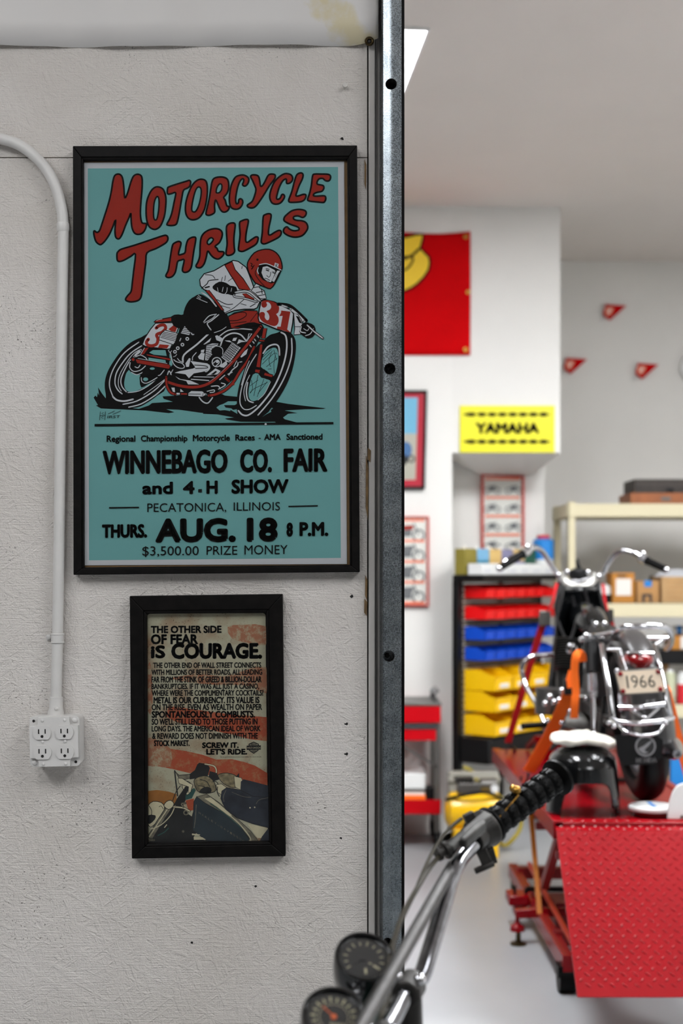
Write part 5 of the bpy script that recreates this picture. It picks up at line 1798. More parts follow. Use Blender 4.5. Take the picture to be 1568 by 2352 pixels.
zt1, zt2 = zat(1622, CY0), zat(1660, CY0)
obj('top_tray', tray(zt2, zt1), 'red', cart, bevel=.002)
b = MB()
b.box(cxl - .004, cxr + .004, CY0 - .004, CY1 + .004, zt1, zt1 + .018)
obj('lid', b, 'steel', cart, bevel=.004)
obj('handle_strip', MB().box(cxl, cxr - .02, CY0 - .006, CY0 + .01, zat(1674, CY0), zat(1662, CY0)), 'dullchrome', cart)
dr = obj('drawer', MB().box(cxl + .004, cxr - .025, CY0, CY1 - .02, zat(1701, CY0), zat(1675, CY0)), 'red', cart, bevel=.002)
zb1, zb0 = zat(1837, CY0), zat(1870, CY0)
obj('bottom_tray', tray(zb0, zb1), 'red', cart, bevel=.002)
for x in (cxl + .004, cxr - .034):
    for y in (CY0 + .006, CY1 - .034):
        obj('post', MB().box(x, x + .028, y, y + .028, .085, zt2), 'steel', cart)
        b = MB()
        b.cyl((x + .002, y + .014, .048), (x + .028, y + .014, .048), .048, n=20)
        b.box(x - .002, x + .034, y + .002, y + .028, .05, .1)
        obj('caster', b, 'rubber', cart)
b = MB()
b.bar((cxr - .02, CY0 + .012, zat(1762, CY0)), (cxr - .36, CY0 + .012, zt2 - .03), .012, .012)
obj('brace', b, 'steel', cart)
b = MB()
b.tube([(cxr - .03, CY0 + .08, zt1), (cxr - .03, CY0 + .08, zt1 + .06), (cxr - .012, CY0 + .08, zt1 + .075), (cxr - .012, CY0 + .3, zt1 + .075), (cxr - .03, CY0 + .3, zt1 + .06), (cxr - .03, CY0 + .3, zt1)], .009, 10)
obj('push_handle', b, 'dullchrome', cart)
xa = cxr - .08
zf = zb0 + .0045
obj_b = MB().box(xa - .35, xa, CY0 + .03, CY0 + .32, zf, zf + .09)
t = tag(obj('red_box', obj_b, 'orange', bevel=.004), 'orange-red box standing in the lower tray of the tool cart', 'box')
t = tag(obj('white_folder', MB().box(xa - .33, xa - .005, CY0 + .04, CY0 + .3, zf + .0905, zf + .112), 'whitecard', bevel=.002), 'thin white folder lying on the orange-red box', 'folder')
t = tag(obj('grey_tray', MB().box(xa - .34, xa - .0, CY0 + .035, CY0 + .31, zf + .1125, zf + .122), 'steel'), 'flat grey sheet between folder and white carton', 'sheet')
b = MB().box(xa - .33, xa + .0, CY0 + .05, CY0 + .3, zf + .1225, zf + .205)
t = tag(obj('white_carton', b, 'whiteplastic', bevel=.003), 'white carton on top of the pile in the tool cart', 'box')
b = MB()
b.box(xa + .003, xa + .048, CY0 + .05, CY0 + .16, zf, zf + .13)
tag(obj('black_charger', b, 'black', bevel=.006), 'small black block at the end of the lower cart tray', 'block')

# ------------------------------------------------------------------ yellow compressor and grey case beside the cart
ky = 7.5
kx = xs(1088, ky)
cmp_ = thing('air_compressor', 'yellow tank air compressor on the floor right of the tool cart', 'compressor', (kx, ky, 0))
zc = .235
b = MB()
b.lathe((kx - .155, ky, zc), (1, 0, 0), [(0, 0), (.06, .004), (.095, .03), (.1, .06), (.1, .25), (.095, .28), (.06, .306), (0, .31)], 28)
obj('tank', b, 'yellow', cmp_)
b = MB()
b.box(kx - .11, kx - .07, ky - .09, ky + .09, .03, .15)
b.box(kx + .08, kx + .12, ky - .09, ky + .09, .0, .15)
obj('feet', b, 'yellow', cmp_, bevel=.004)
for dy in (-.1, .1):
    b = MB()
    b.cyl((kx - .115, ky + dy - .015, .05), (kx - .115, ky + dy + .015, .05), .05, n=18)
    obj('wheel', b, 'rubber', cmp_)
b = MB()
b.box(kx - .09, kx + .03, ky - .05, ky + .05, .33, .385)
b.cyl((kx + .03, ky, .37), (kx + .12, ky, .37), .034, n=18)
obj('motor', b, 'steel', cmp_, bevel=.006)
b = MB()
for k_ in range(5):
    b.box(kx - .1 + k_ * .02, kx - .088 + k_ * .02, ky - .05, ky + .05, .385, .41)
obj('cooling_fins', b, 'darkmetal', cmp_)
b = MB()
b.tube(cr([(kx - .15, ky - .05, .30), (kx - .05, ky - .11, .335), (kx + .06, ky - .11, .345), (kx + .15, ky - .05, .30)], 6), .009, 10)
obj('handle', b, 'black', cmp_)
b = MB()
b.lathe((kx + .1, ky - .075, .36), (0, -1, 0), [(0, 0), (.02, 0), (.02, .012), (0, .012)], 16)
obj('gauge', b, 'whiteplastic', cmp_)
gy = 7.65
gx0, gx1 = xs(1030, gy), xs(1146, gy)
case_ = thing('grey_machine', 'grey machine case with round knobs behind the yellow compressor', 'machine', ((gx0 + gx1) / 2, gy, 0))
zg = zat(1775, gy)
obj('case', MB().box(gx0, gx1, gy, gy + .09, .1, zg), 'greyplastic', case_, bevel=.008)
obj('front_lip', MB().box(gx0 - .005, gx1 + .005, gy - .014, gy - .0005, zg - .05, zg - .02), 'greyplastic', case_, bevel=.004)
for u, m_ in ((1056, 'olivehose'), (1089, 'whiteplastic'), (1072, 'redpack')):
    b = MB()
    p_ = P(u, 1811, gy)
    b.lathe(p_, (0, -1, 0), [(0, 0), (.015, 0), (.013, .014), (0, .014)], 14)
    obj('knob', b, m_, case_)
b = MB()
for x in (gx0 + .02, gx1 - .04):
    b.box(x, x + .02, gy + .01, gy + .08, 0, .1)
obj('legs', b, 'black', case_)
b = MB()
hy = 7.6
hp = [P(1064, 1762, hy + .14), P(1082, 1772, hy + .12), P(1098, 1800, hy), P(1108, 1822, hy - .06), P(1150, 1832, hy - .04), P(1172, 1858, hy - .02), P(1196, 1890, hy), P(1180, 1925, hy - .02), P(1150, 1938, hy - .02), P(1120, 1850, hy - .1), P(1085, 1822, hy - .04), P(1030, 1824, hy - .02)]
b.tube(cr([tuple(p) for p in hp], 6), .011, 8)
tag(obj('air_hose', b, 'olivehose'), 'olive-yellow air hose looping over the grey machine and compressor', 'hose')

M['amberpaint'] = mat('amber_paint', (190, 110, 20), 0.5)
M['redorange'] = mat('red_orange_paint', (206, 60, 24), 0.5)
# ------------------------------------------------------------------ motorcycle lift
LX0, LX1, LY0, LY1, LZ = .722, 1.32, 4.8, 6.79, .648
lift = thing('motorcycle_lift', 'red motorcycle lift with diamond plate ramp hanging at its front', 'lift', ((LX0 + LX1) / 2, 5.7, 0))
b = MB()
b.box(LX0, LX1, LY0 + .02, LY1, LZ - .055, LZ - .002)
obj('deck', b, 'redlift', lift, bevel=.003)
b = MB()
b.box(LX0 - .004, LX0 + .03, LY0 + .02, LY1, LZ - .06, LZ + .003)
b.box(LX1 - .03, LX1 + .004, LY0 + .02, LY1, LZ - .06, LZ + .003)
obj('deck_edge', b, 'redlift', lift, bevel=.002)


def lugs(b_, o, ex, ey, n_, nx, ny, px, py_):
    for j in range(ny):
        for i in range(nx):
            for q in (0, 1):
                c_ = o + ex * ((i + .5 + .5 * q) * px) + ey * ((j * 2 + q + .7) * py_)
                s_ = 1 if q else -1
                dd = (ex * .8 + ey * s_ * .62).normalized()
                pp = n_.cross(dd).normalized()
                L_, W_, H_ = .0125, .0046, .0028
                b_.add([c_ - dd * L_, c_ - pp * W_, c_ + dd * L_, c_ + pp * W_, c_ - dd * L_ * .45 + n_ * H_, c_ + dd * L_ * .45 + n_ * H_],
                       [(0, 1, 4), (1, 5, 4), (1, 2, 5), (2, 3, 5), (3, 4, 5), (3, 0, 4)])


def tread(o, ex, ey, w_, l_, th, px=.0385, py_=.0182):
    n_ = ex.cross(ey).normalized()
    if n_.y > 0 and abs(n_.y) > .3 or n_.z < -.3:
        n_ = -n_
    b_ = MB()
    c = [o, o + ex * w_, o + ex * w_ + ey * l_, o + ey * l_]
    b_.hexa([p_ - n_ * th for p_ in c] + c)
    lugs(b_, o, ex, ey, n_, int(w_ / px) - 0, int(l_ / (2 * py_)), px, py_)
    return b_


top = Vector((LX0 + .002, LY0 - .002, zat(1908, LY0)))
bot = Vector((LX0 + .014, 4.44, .168))
ey = (bot - top)
L = ey.length
ey.normalize()
ex = Vector((1, 0, 0))
obj('ramp', tread(top, ex, ey, LX1 - LX0, L, .005), 'redlift', lift, smooth=0)
o1 = Vector((LX0 + .002, LY0 + .06, LZ + .001))
ey1 = (top + Vector((0, 0, .001)) - o1)
l1 = ey1.length
ey1.normalize()
obj('front_lip', tread(o1, ex, ey1, LX1 - LX0, l1, .005, py_=.016), 'redlift', lift, smooth=0)
# scissor frame and base
for x in (.80, 1.24):
    b = MB()
    b.bar((x, 5.02, .11), (x, 6.65, .10), .04, .06)
    obj('base_beam', b, 'redlift', lift, bevel=.002)
    b = MB()
    b.bar((x - .012, 5.66, .13), (x - .012, 5.99, LZ - .06), .018, .022)
    obj('scissor_arm', b, 'amberpaint' if x < 1 else 'darkred', lift)
    b = MB()
    b.bar((x + .012, 5.69, .24), (x + .012, 5.18, LZ - .06), .03, .035)
    obj('scissor_arm', b, 'darkred', lift)
    b = MB()
    b.bar((x + .03, 5.12, .16), (x + .03, 6.3, .2), .014, .018)
    obj('side_rod', b, 'redorange', lift)
    b = MB()
    b.cyl((x - .03, 5.06, .05), (x + .03, 5.06, .05), .05, n=20)
    b.box(x - .036, x + .036, 5.02, 5.1, .06, .1)
    obj('caster', b, 'rubber', lift)
    obj('rear_roller', MB().cyl((x - .012, 6.6, .035), (x + .012, 6.6, .035), .035, n=16), 'rubber', lift)
for y, z in ((5.35, .12), (5.95, .12), (6.5, .12)):
    b = MB()
    b.bar((.80, y, z), (1.24, y, z), .06, .05)
    obj('cross_beam', b, 'darkred', lift)
b = MB()
b.box(.86, 1.18, 5.72, 5.9, .02, .16)
obj('hydraulic_unit', b, 'darkred', lift, bevel=.006)
b = MB()
b.bar((.80, 5.86, LZ - .2), (1.24, 5.86, LZ - .2), .03, .03)
b.bar((.80, 5.3, .44), (1.24, 5.3, .44), .03, .03)
obj('upper_cross_bar', b, 'darkred', lift)
# outrigger with screw foot
yo = 5.7
x1o = xs(1182, yo)
b = MB()
b.bar((.9, yo, .135), (x1o, yo, .125), .04, .035)
og = obj('outrigger', b, 'redlift', lift, bevel=.003)
b = MB()
b.cyl((x1o + .01, yo, .125), (x1o + .01, yo, .095), .009, n=12)
b.lathe((x1o + .01, yo, .056), (0, 0, 1), [(0, 0), (.03, 0), (.028, .018), (.012, .03), (.009, .04)], 16)
obj('hand_knob', b, 'redlift', og)
b = MB()
b.lathe((x1o + .014, yo, 0), (0, 0, 1), [(0, 0), (.033, 0), (.033, .008), (.011, .016), (.010, .055), (0, .055)], 16)
obj('screw_foot', b, 'darkbrass', og)
yp_ = 5.95
b = MB()
b.box(xs(1165, yp_), xs(1212, yp_), yp_ - .05, yp_ + .08, zat(2075, yp_), zat(2052, yp_))
b.box(xs(1178, yp_), xs(1208, yp_), yp_ - .03, yp_ + .05, zat(2100, yp_), zat(2075, yp_))
obj('foot_pump', b, 'redlift', lift, bevel=.006)
b = MB()
b.cyl(P(1182, 2034, yp_), P(1182, 2052, yp_), .007, n=10)
b.bar(P(1206, 2042, yp_), P(1310, 2042, yp_), .022, .02)
b.bar(P(1206, 2042, yp_), P(1208, 2054, yp_), .014, .014)
obj('pump_lever', b, 'black', lift)
b = MB()
b.box(LX0 + .16, LX1 - .16, LY1 - .36, LY1 - .3, LZ, LZ + .1)
b.bar((LX0 + .16, LY1 - .33, LZ + .09), (LX0 + .16, LY1 - .02, LZ + .01), .012, .02)
b.bar((LX1 - .16, LY1 - .33, LZ + .09), (LX1 - .16, LY1 - .02, LZ + .01), .012, .02)
obj('wheel_stop', b, 'redlift', lift)
b = MB()
b.tube([P(1180, 1718, 6.70), P(1186, 1738, 6.70), P(1178, 1752, 6.70), P(1166, 1742, 6.70)], .008, 8)
obj('tie_ring', b, 'dullchrome', lift)

# ------------------------------------------------------------------ motorcycle strapped on the lift
M['plateface'] = mat('cream_number_plate', (222, 204, 180), 0.5)
M['tailred'] = mat('red_lens', (120, 4, 8), 0.12, coat=0.5)
M['platered'] = mat('dark_red_reflector', (120, 4, 14), 0.2)
M['darkgreypaint'] = mat('dark_grey_paint', (46, 44, 44), 0.28, coat=0.3)
M['emblemgrey'] = mat('faded_grey_print', (132, 132, 134), 0.6)
mc = thing('motorcycle', 'black and chrome motorcycle strapped on the red lift, seen from behind', 'motorcycle', (1.1, 5.9, LZ))


def part(name, b_, m_, par=None, **k):
    return obj(name, b_, m_, par or mc, **k)


LEAN = Vector((1, 0, .11)).normalized()
UPL = Vector((-.11, 0, 1)).normalized()


def tyre(name, c, R, r, par, rim=True):
    c = Vector(c)
    b_ = MB()
    pr = []
    for k in range(14):
        a_ = 2 * math.pi * k / 14
        pr.append((R - r + r * math.cos(a_), r * 1.05 * math.sin(a_)))
    b_.lathe(c, LEAN, pr, 48, closed=True)
    t_ = part(name, b_, 'rubber', par)
    if rim:
        b_ = MB()
        b_.lathe(c, LEAN, [(R - 2 * r + .008, -.03), (R - 2 * r - .008, -.03), (R - 2 * r - .012, 0), (R - 2 * r - .008, .03), (R - 2 * r + .008, .03)], 40, closed=True)
        b_.cyl(c - LEAN * .05, c + LEAN * .05, .05, n=20)
        x_ = LEAN.orthogonal().normalized()
        y_ = LEAN.cross(x_)
        for k in range(18):
            a_ = 2 * math.pi * k / 18
            e_ = x_ * math.cos(a_) + y_ * math.sin(a_)
            b_.cyl(c + e_ * .045 + LEAN * (.03 if k % 2 else -.03), c + e_ * (R - 2 * r - .005), .0018, n=5)
        part('wheel', b_, 'chrome', par)
    return t_


CR = Vector((1.125 - .033, 5.25, LZ + .302))
tyre('rear_tire', CR, .30, .05, mc)
tyre('front_tire', (1.075, 6.52, LZ + .282), .28, .042, mc)
# rear fender arc
b = MB()


def fend(s, q):
    th = math.radians(-35 + 140 * q)
    x = (s - .5) * .15
    r = .335 - .05 * (2 * s - 1) ** 4 - .02 * (2 * s - 1) ** 2
    return CR + LEAN * x + Vector((0, -r * math.sin(th), 0)) + UPL * (r * math.cos(th))


b.grid(fend, 12, 24)
part('rear_fender', b, 'darkgreypaint', solid=.003)
# mud flap with emblem
b = MB()
flap = [P(1412, 1690, 4.9), P(1500, 1684, 4.9), P(1522, 1700, 4.9), P(1520, 1740, 4.9), P(1500, 1756, 4.9), P(1432, 1758, 4.9), P(1418, 1735, 4.9)]
b.prism(flap, (0, .006, 0))
fl = part('mud_flap', b, 'black')
ik = Ink(at(4.896), 1e-4)
ik.disc('emblemgrey', (1482, 1714), 24)
ik.disc('artblack', (1482, 1714), 20)
ik.poly('emblemgrey', [(1498, 1700), (1490, 1712), (1480, 1722), (1484, 1727), (1490, 1728), (1478, 1731), (1468, 1724), (1466, 1719), (1478, 1713), (1488, 1705)], 2)
ik.text('emblemgrey', 'HONDA', 1460, 1508, 1741, 1752, .05, 1)
ik.build('emblem', fl)
# number plate
pd = 4.88
b = MB()
corners = [P(1410, 1540, pd), P(1516, 1534, pd), P(1530, 1591, pd), P(1423, 1598, pd)]
b.prism(corners, (0, .004, 0))
pl_ = part('number_plate', b, 'steel', bevel=.004)
ik = Ink(at(pd - .0012), 1e-4)
ik.poly('plateface', [(1413, 1543), (1514, 1537), (1527, 1588), (1426, 1594)])
for k_, (ch, u) in enumerate((('1', 1440), ('9', 1451), ('6', 1470), ('6', 1489.5))):
    ik.text('darkink', ch, u, u + (4.5 if ch == '1' else 16), 1552 - k_ * .6, 1581 - k_ * .9, .0, 0, slant=-4)
ik.build('plate_face', pl_)
for u, v in ((1424, 1548), (1511, 1543), (1430, 1588), (1516, 1583)):
    b = MB()
    b.lathe(P(u, v, pd - .001), (0, -1, 0), [(0, 0), (.0085, 0), (.008, .005), (.004, .007), (0, .007)], 16)
    obj('reflector', b, 'platered', pl_)
# tail light
b = MB()
tl = P(1468, 1510, 4.98)

def lens(s, q):
    a_ = 2 * math.pi * s
    e_ = math.cos(q * math.pi / 2) ** .6
    x = .052 * e_ * abs(math.cos(a_)) ** .7 * math.copysign(1, math.cos(a_))
    z = .033 * e_ * abs(math.sin(a_)) ** .7 * math.copysign(1, math.sin(a_))
    if z < 0:
        x *= 1 - .35 * (-z / .033)
    return tl + Vector((x, .02 - .06 * math.sin(q * math.pi / 2), z - .012))


b.grid(lens, 28, 8)
part('tail_light', b, 'tailred')
b = MB()
b.box(tl.x - .048, tl.x + .048, tl.y - .03, tl.y + .03, tl.z + .014, tl.z + .022)
b.box(tl.x - .04, tl.x + .04, tl.y + .02, tl.y + .05, tl.z - .035, tl.z + .02)
part('tail_light_housing', b, 'chrome', bevel=.006)
b = MB()
b.ball((tl.x - .005, tl.y - .035, tl.z + .016), .008, 10)
part('lens_screw', b, 'chrome')
b = MB()
b.box(P(1436, 0, 4.95).x, P(1508, 0, 4.95).x, 4.96, 5.02, zat(1542, 4.95), zat(1530, 4.95))
part('tail_light_bracket', b, 'darkgreypaint', bevel=.004)


def tubes(name, paths, r, m_, n=12, par=None):
    for p_ in paths:
        b_ = MB()
        b_.tube(cr([tuple(P(*q)) for q in p_], 6) if len(p_) > 2 else [P(*q) for q in p_], r, n)
        o_ = part(name, b_, m_, par)
    return o_


tubes('luggage_rack', [[(1392, 1490, 5.5), (1402, 1474, 5.35), (1414, 1455, 5.12), (1428, 1442, 5.0), (1455, 1439, 4.97), (1505, 1438, 4.97), (1530, 1441, 5.0), (1541, 1456, 5.08), (1540, 1478, 5.3), (1530, 1490, 5.5)]], .0115, 'chrome')
tubes('luggage_rack_cross_bar', [[(1405, 1470, 5.3), (1470, 1466, 5.3), (1536, 1466, 5.3)], [(1478, 1462, 5.2), (1486, 1490, 5.15), (1520, 1470, 5.2)], [(1340, 1462, 5.45), (1375, 1458, 5.4), (1408, 1452, 5.2)]], .008, 'chrome')
tubes('rear_guard', [[(1382, 1482, 5.12), (1388, 1520, 5.0), (1398, 1580, 4.93), (1406, 1640, 4.9), (1409, 1660, 4.9)], [(1503, 1484, 5.12), (1513, 1520, 5.0), (1523, 1570, 4.93), (1529, 1612, 4.9), (1538, 1642, 4.9)]], .0098, 'chrome')
tubes('rear_guard_bar', [[(1420, 1625, 4.9), (1470, 1624, 4.88), (1531, 1617, 4.9)], [(1404, 1650, 4.9), (1422, 1658, 4.86), (1470, 1661, 4.84), (1515, 1656, 4.86), (1545, 1648, 4.9)]], .0092, 'chrome')
tubes('rear_guard_brace', [[(1448, 1628, 4.9), (1483, 1652, 4.87)], [(1512, 1626, 4.9), (1483, 1652, 4.87)], [(1420, 1664, 4.92), (1440, 1682, 4.88), (1475, 1689, 4.87), (1508, 1684, 4.88), (1524, 1664, 4.92)], [(1425, 1495, 5.05), (1440, 1540, 4.95)], [(1395, 1492, 5.05), (1425, 1492, 5.02)]], .0055, 'chrome')
b = MB()
for u, v in ((1398, 1660), (1410, 1668), (1528, 1660), (1480, 1649), (1416, 1541), (1516, 1536)):
    b.ball(P(u, v, 4.86), .009, 10)
part('guard_bolt', b, 'chrome')
# shocks
for du, nm in ((0, 0), (150, 1)):
    top_, bot_ = P(1358 + du * .92, 1476, 5.38), P(1364 + du, 1690, 5.26)
    b = MB()
    b.cyl(top_, top_.lerp(bot_, .33), .026, n=18)
    sh = part('shock_absorber', b, 'black')
    b = MB()
    for k in range(9):
        q = top_.lerp(bot_, .34 + .022 * k)
        b.lathe(q, bot_ - top_, [(.017, 0), (.02, .004), (.017, .008)], 16, closed=True)
    b.cyl(top_.lerp(bot_, .33), top_.lerp(bot_, .55), .016, n=14)
    b.cyl(top_.lerp(bot_, .55), bot_, .009, n=12)
    b.ball(bot_, .018, 10)
    b.ball(top_.lerp(bot_, .57), .014, 10)
    obj('spring_and_rod', b, 'chrome', sh)
# swing arm, chain case, axle
b = MB()
for s_ in (-1, 1):
    b.bar(CR + LEAN * .10 * s_, CR + LEAN * .10 * s_ + Vector((-.01, .5, .02)), .035, .04)
b.cyl(CR - LEAN * .13, CR + LEAN * .13, .011, n=12)
part('swing_arm', b, 'darkmetal', bevel=.003)
# mufflers
b = MB()
m0, m1 = P(1476, 1650, 5.9), P(1555, 1732, 4.84)
dm = (m1 - m0).normalized()
b.lathe(m0, dm, [(.014, 0), (.03, .12), (.04, .4), (.04, .92), (.03, 1.0), (.015, (m1 - m0).length), (.010, (m1 - m0).length), (.010, (m1 - m0).length - .03)], 22)
part('muffler', b, 'chrome')
b = MB()
m0, m1 = P(1250, 1672, 6.0), P(1365, 1704, 5.15)
dm = (m1 - m0).normalized()
b.lathe(m0, dm, [(.014, 0), (.03, .1), (.034, .35), (.034, .75), (.02, (m1 - m0).length)], 22)
part('muffler', b, 'dullchrome')
# seat and tank
b = MB()


def seatf(s, q):
    a_ = math.pi * 2 * s
    y = 5.32 + .62 * q
    w_ = .075 * (1 - .35 * q) * (math.sin(math.pi * min(max(q, .02), .985)) ** .25)
    return Vector((1.045 + .01 * q + w_ * math.cos(a_), y, 1.215 + .04 * q + .05 * math.sin(a_) * (math.sin(math.pi * min(max(q, .02), .985)) ** .3)))


b.grid(seatf, 20, 14)
part('seat', b, 'black')
b = MB()


def tankf(s, q):
    a_ = math.pi * 2 * s
    e_ = math.sin(math.pi * min(max(q, .01), .99)) ** .45
    return Vector((1.065 + .075 * e_ * math.cos(a_), 5.92 + .45 * q, 1.26 + .05 * q + .075 * e_ * math.sin(a_)))


b.grid(tankf, 24, 14)
part('fuel_tank', b, 'glossblack')
# leg shield: curved black panel with a bright edge
edge = [(1294, 1345), (1286, 1390), (1276, 1450), (1266, 1520), (1258, 1592)]
edger = [(1372, 1345), (1382, 1390), (1396, 1450), (1408, 1520), (1414, 1592)]
b = MB()


def shieldf(s, q):
    k = q * 4
    i = min(int(k), 3)
    f = k - i
    ul = edge[i][0] * (1 - f) + edge[i + 1][0] * f
    ur = edger[i][0] * (1 - f) + edger[i + 1][0] * f
    v = edge[i][1] * (1 - f) + edge[i + 1][1] * f
    return P(ul + (ur - ul) * s, v, 6.18 + .16 * math.sin(math.pi * s))


b.grid(shieldf, 16, 12)
part('leg_shield', b, 'glossblack', solid=.004)
tubes('leg_shield_edge', [[(u, v, 6.175) for u, v in edge]], .005, 'dullchrome')
# steering column, gauge, triple clamp
HBY = 6.42
b = MB()
b.tube(cr([tuple(P(*q)) for q in ((1286, 1318, HBY), (1296, 1334, HBY), (1312, 1346, HBY - .02), (1330, 1350, HBY - .03), (1346, 1346, HBY - .02), (1360, 1334, HBY), (1370, 1318, HBY))], 5), .0185, 14)
part('handlebar_clamp', b, 'silver')
b = MB()
for u, v in ((1282, 1320), (1375, 1323), (1302, 1313), (1350, 1314)):
    b.ball(P(u, v, HBY - .02), .013, 12)
part('clamp_bolt', b, 'chrome')
b = MB()
b.lathe(P(1328, 1336, HBY + .02), (0, .15, 1), [(0, 0), (.03, 0), (.045, .03), (.042, .05), (.02, .06), (0, .062)], 22)
b.tube([P(1329, 1306, HBY + .02), P(1326, 1295, HBY + .02), P(1325, 1284, HBY + .02)], [.012, .009, .006], 10)
part('speedometer', b, 'black')
b = MB()
b.cyl(P(1330, 1345, HBY + .0), P(1322, 1480, HBY + .1), .03, n=18)
for du in (-42, 42):
    b.cyl(P(1328 + du, 1335, HBY + .05), P(1318 + du, 1700, HBY + .16), .019, n=14)
part('front_fork', b, 'dullchrome')
b = MB()
b.lathe(P(1328, 1375, HBY + .1), (0, 1, 0), [(0, 0), (.04, .01), (.075, .06), (.085, .12), (.08, .14)], 24)
part('headlight', b, 'darkgreypaint')
hb_l = [(1150, 1302, 6.2), (1205, 1272, 6.3), (1216, 1262, 6.32), (1230, 1258, 6.34), (1246, 1268, 6.37), (1262, 1292, 6.4), (1282, 1320, HBY), (1300, 1336, HBY)]
hb_r = [(1525, 1305, 6.2), (1480, 1284, 6.3), (1455, 1270, 6.32), (1432, 1265, 6.34), (1412, 1273, 6.37), (1395, 1295, 6.4), (1375, 1322, HBY), (1356, 1338, HBY)]
hb = tubes('handlebar', [hb_l + [tuple(q) for q in hb_r[::-1]][1:]], .012, 'chrome', 14)
for a_, c_ in (((1150, 1303, 6.2), (1200, 1273, 6.29)), ((1526, 1307, 6.2), (1486, 1288, 6.29))):
    p0, p1_ = P(*a_), P(*c_)
    b = MB()
    pr = []
    L_ = (p1_ - p0).length
    for k in range(11):
        pr += [(.0165, L_ * k / 11), (.0155, L_ * (k + .5) / 11)]
    pr = [(0, 0)] + pr + [(.019, L_ * .95), (.019, L_), (0, L_)]
    b.lathe(p0, p1_ - p0, pr, 18)
    part('grip', b, 'rubber', hb)
    b = MB()
    b.ball(p0 - (p1_ - p0).normalized() * .012, .015, 12)
    b.cyl(p1_, p1_ + (p1_ - p0).normalized() * .04, .021, n=16)
    b.ball(p1_ + (p1_ - p0).normalized() * .03 + Vector((0, -.01, .022)), .013, 10)
    part('lever_mount_and_bar_end', b, 'chrome', hb)
tubes('lever', [[(1195, 1268, 6.34), (1170, 1280, 6.38), (1150, 1296, 6.36)], [(1480, 1278, 6.34), (1505, 1292, 6.38), (1525, 1302, 6.36)]], .005, 'chrome', 8, hb)
# engine
b = MB()
b.box(.93, 1.22, 5.72, 6.08, .80, 1.0)
b.cyl((.90, 5.88, .90), (1.25, 5.88, .90), .1, n=28)
b.cyl((.89, 5.75, .86), (1.26, 5.75, .86), .075, n=24)
part('crankcase', b, 'alu', bevel=.01)
b = MB()
c0, c1 = P(1300, 1540, 5.98), P(1304, 1468, 6.02)
for k in range(12):
    q = c0.lerp(c1, k / 12)
    b.lathe(q, c1 - c0, [(.052, 0), (.058, .003), (.052, .007)], 20)
b.cyl(c0 - Vector((0, 0, .15)), c1, .046, n=20)
part('finned_cylinder', b, 'darkmetal')
b = MB()
b.lathe(P(1312, 1490, 5.9), (-.1, -1, 0), [(0, 0), (.024, 0), (.024, .01), (.018, .018), (0, .022)], 18)
part('chrome_cap', b, 'chrome')
for u, v in ((1262, 1600), (1272, 1612), (1284, 1608), (1252, 1616), (1296, 1622), (1290, 1586)):
    part('engine_bolt', MB().ball(P(u, v, 5.72), .014, 12), 'chrome')
for u, v in ((1346, 1604), (1362, 1600), (1308, 1634), (1258, 1655), (1290, 1660)):
    part('engine_bolt', MB().ball(P(u, v, 5.4), .009, 10), 'chrome')
b = MB()
b.cyl(P(1258, 1580, 5.8), P(1256, 1640, 5.8), .05, n=24)
part('carburettor', b, 'alu')
tubes('frame_tube', [[(1330, 1400, 6.3), (1340, 1500, 6.1), (1330, 1640, 5.95), (1350, 1690, 5.6), (1400, 1700, 5.3)], [(1360, 1440, 6.0), (1372, 1470, 5.6), (1390, 1490, 5.4)], [(1392, 1600, 5.35), (1382, 1690, 5.3)]], .014, 'glossblack')
tubes('cable', [[(1290, 1340, 6.35), (1275, 1400, 6.25), (1300, 1470, 6.05), (1320, 1500, 5.95)], [(1372, 1340, 6.35), (1385, 1390, 6.25), (1400, 1440, 6.1), (1388, 1500, 5.8)], [(1340, 1345, 6.4), (1352, 1400, 6.1), (1345, 1450, 5.9)], [(1310, 1350, 6.4), (1322, 1420, 6.1), (1310, 1470, 5.95)]], .006, 'black')
tubes('engine_guard', [[(1284, 1503, 6.15), (1250, 1504, 6.15), (1222, 1508, 6.15), (1203, 1522, 6.15), (1198, 1542, 6.15), (1208, 1576, 6.12), (1230, 1615, 6.05), (1248, 1655, 6.0), (1260, 1690, 5.95)]], .0105, 'chrome')
b = MB()
b.cyl(P(1199, 1668, 5.7), P(1262, 1664, 5.75), .013, n=14)
fp = part('footpeg', b, 'rubber')
b = MB()
b.bar(P(1262, 1664, 5.75), P(1310, 1660, 5.8), .02, .02)
b.cyl(P(1410, 1664, 5.75), P(1395, 1664, 5.75), .01, n=10)
part('footpeg_mount', b, 'dullchrome')
b = MB()
b.bar(P(1300, 1690, 5.7), P(1262, 1720, 5.65), .016, .016)
b.cyl((1.0, 5.75, LZ + .002), (1.03, 5.75, .82), .012, n=10)
b.cyl((1.22, 5.75, LZ + .002), (1.19, 5.75, .82), .012, n=10)
b.box(.96, 1.26, 5.73, 5.77, LZ + .001, LZ + .012)
part('stand', b, 'darkmetal')
b = MB()
b.box(.98, 1.12, 5.5, 5.75, 1.0, 1.22)
part('battery_box', b, 'darkgreypaint', bevel=.012)
b = MB()
b.box(P(1330, 0, 5.45).x, P(1412, 0, 5.45).x, 5.42, 5.46, zat(1474, 5.45), zat(1462, 5.45))
b.ball(P(1368, 1434, 5.5), .012, 10)
b.ball(P(1388, 1433, 5.5), .012, 10)
b.ball(P(1345, 1460, 5.4), .012, 10)
part('seat_rail', b, 'chrome', bevel=.003)


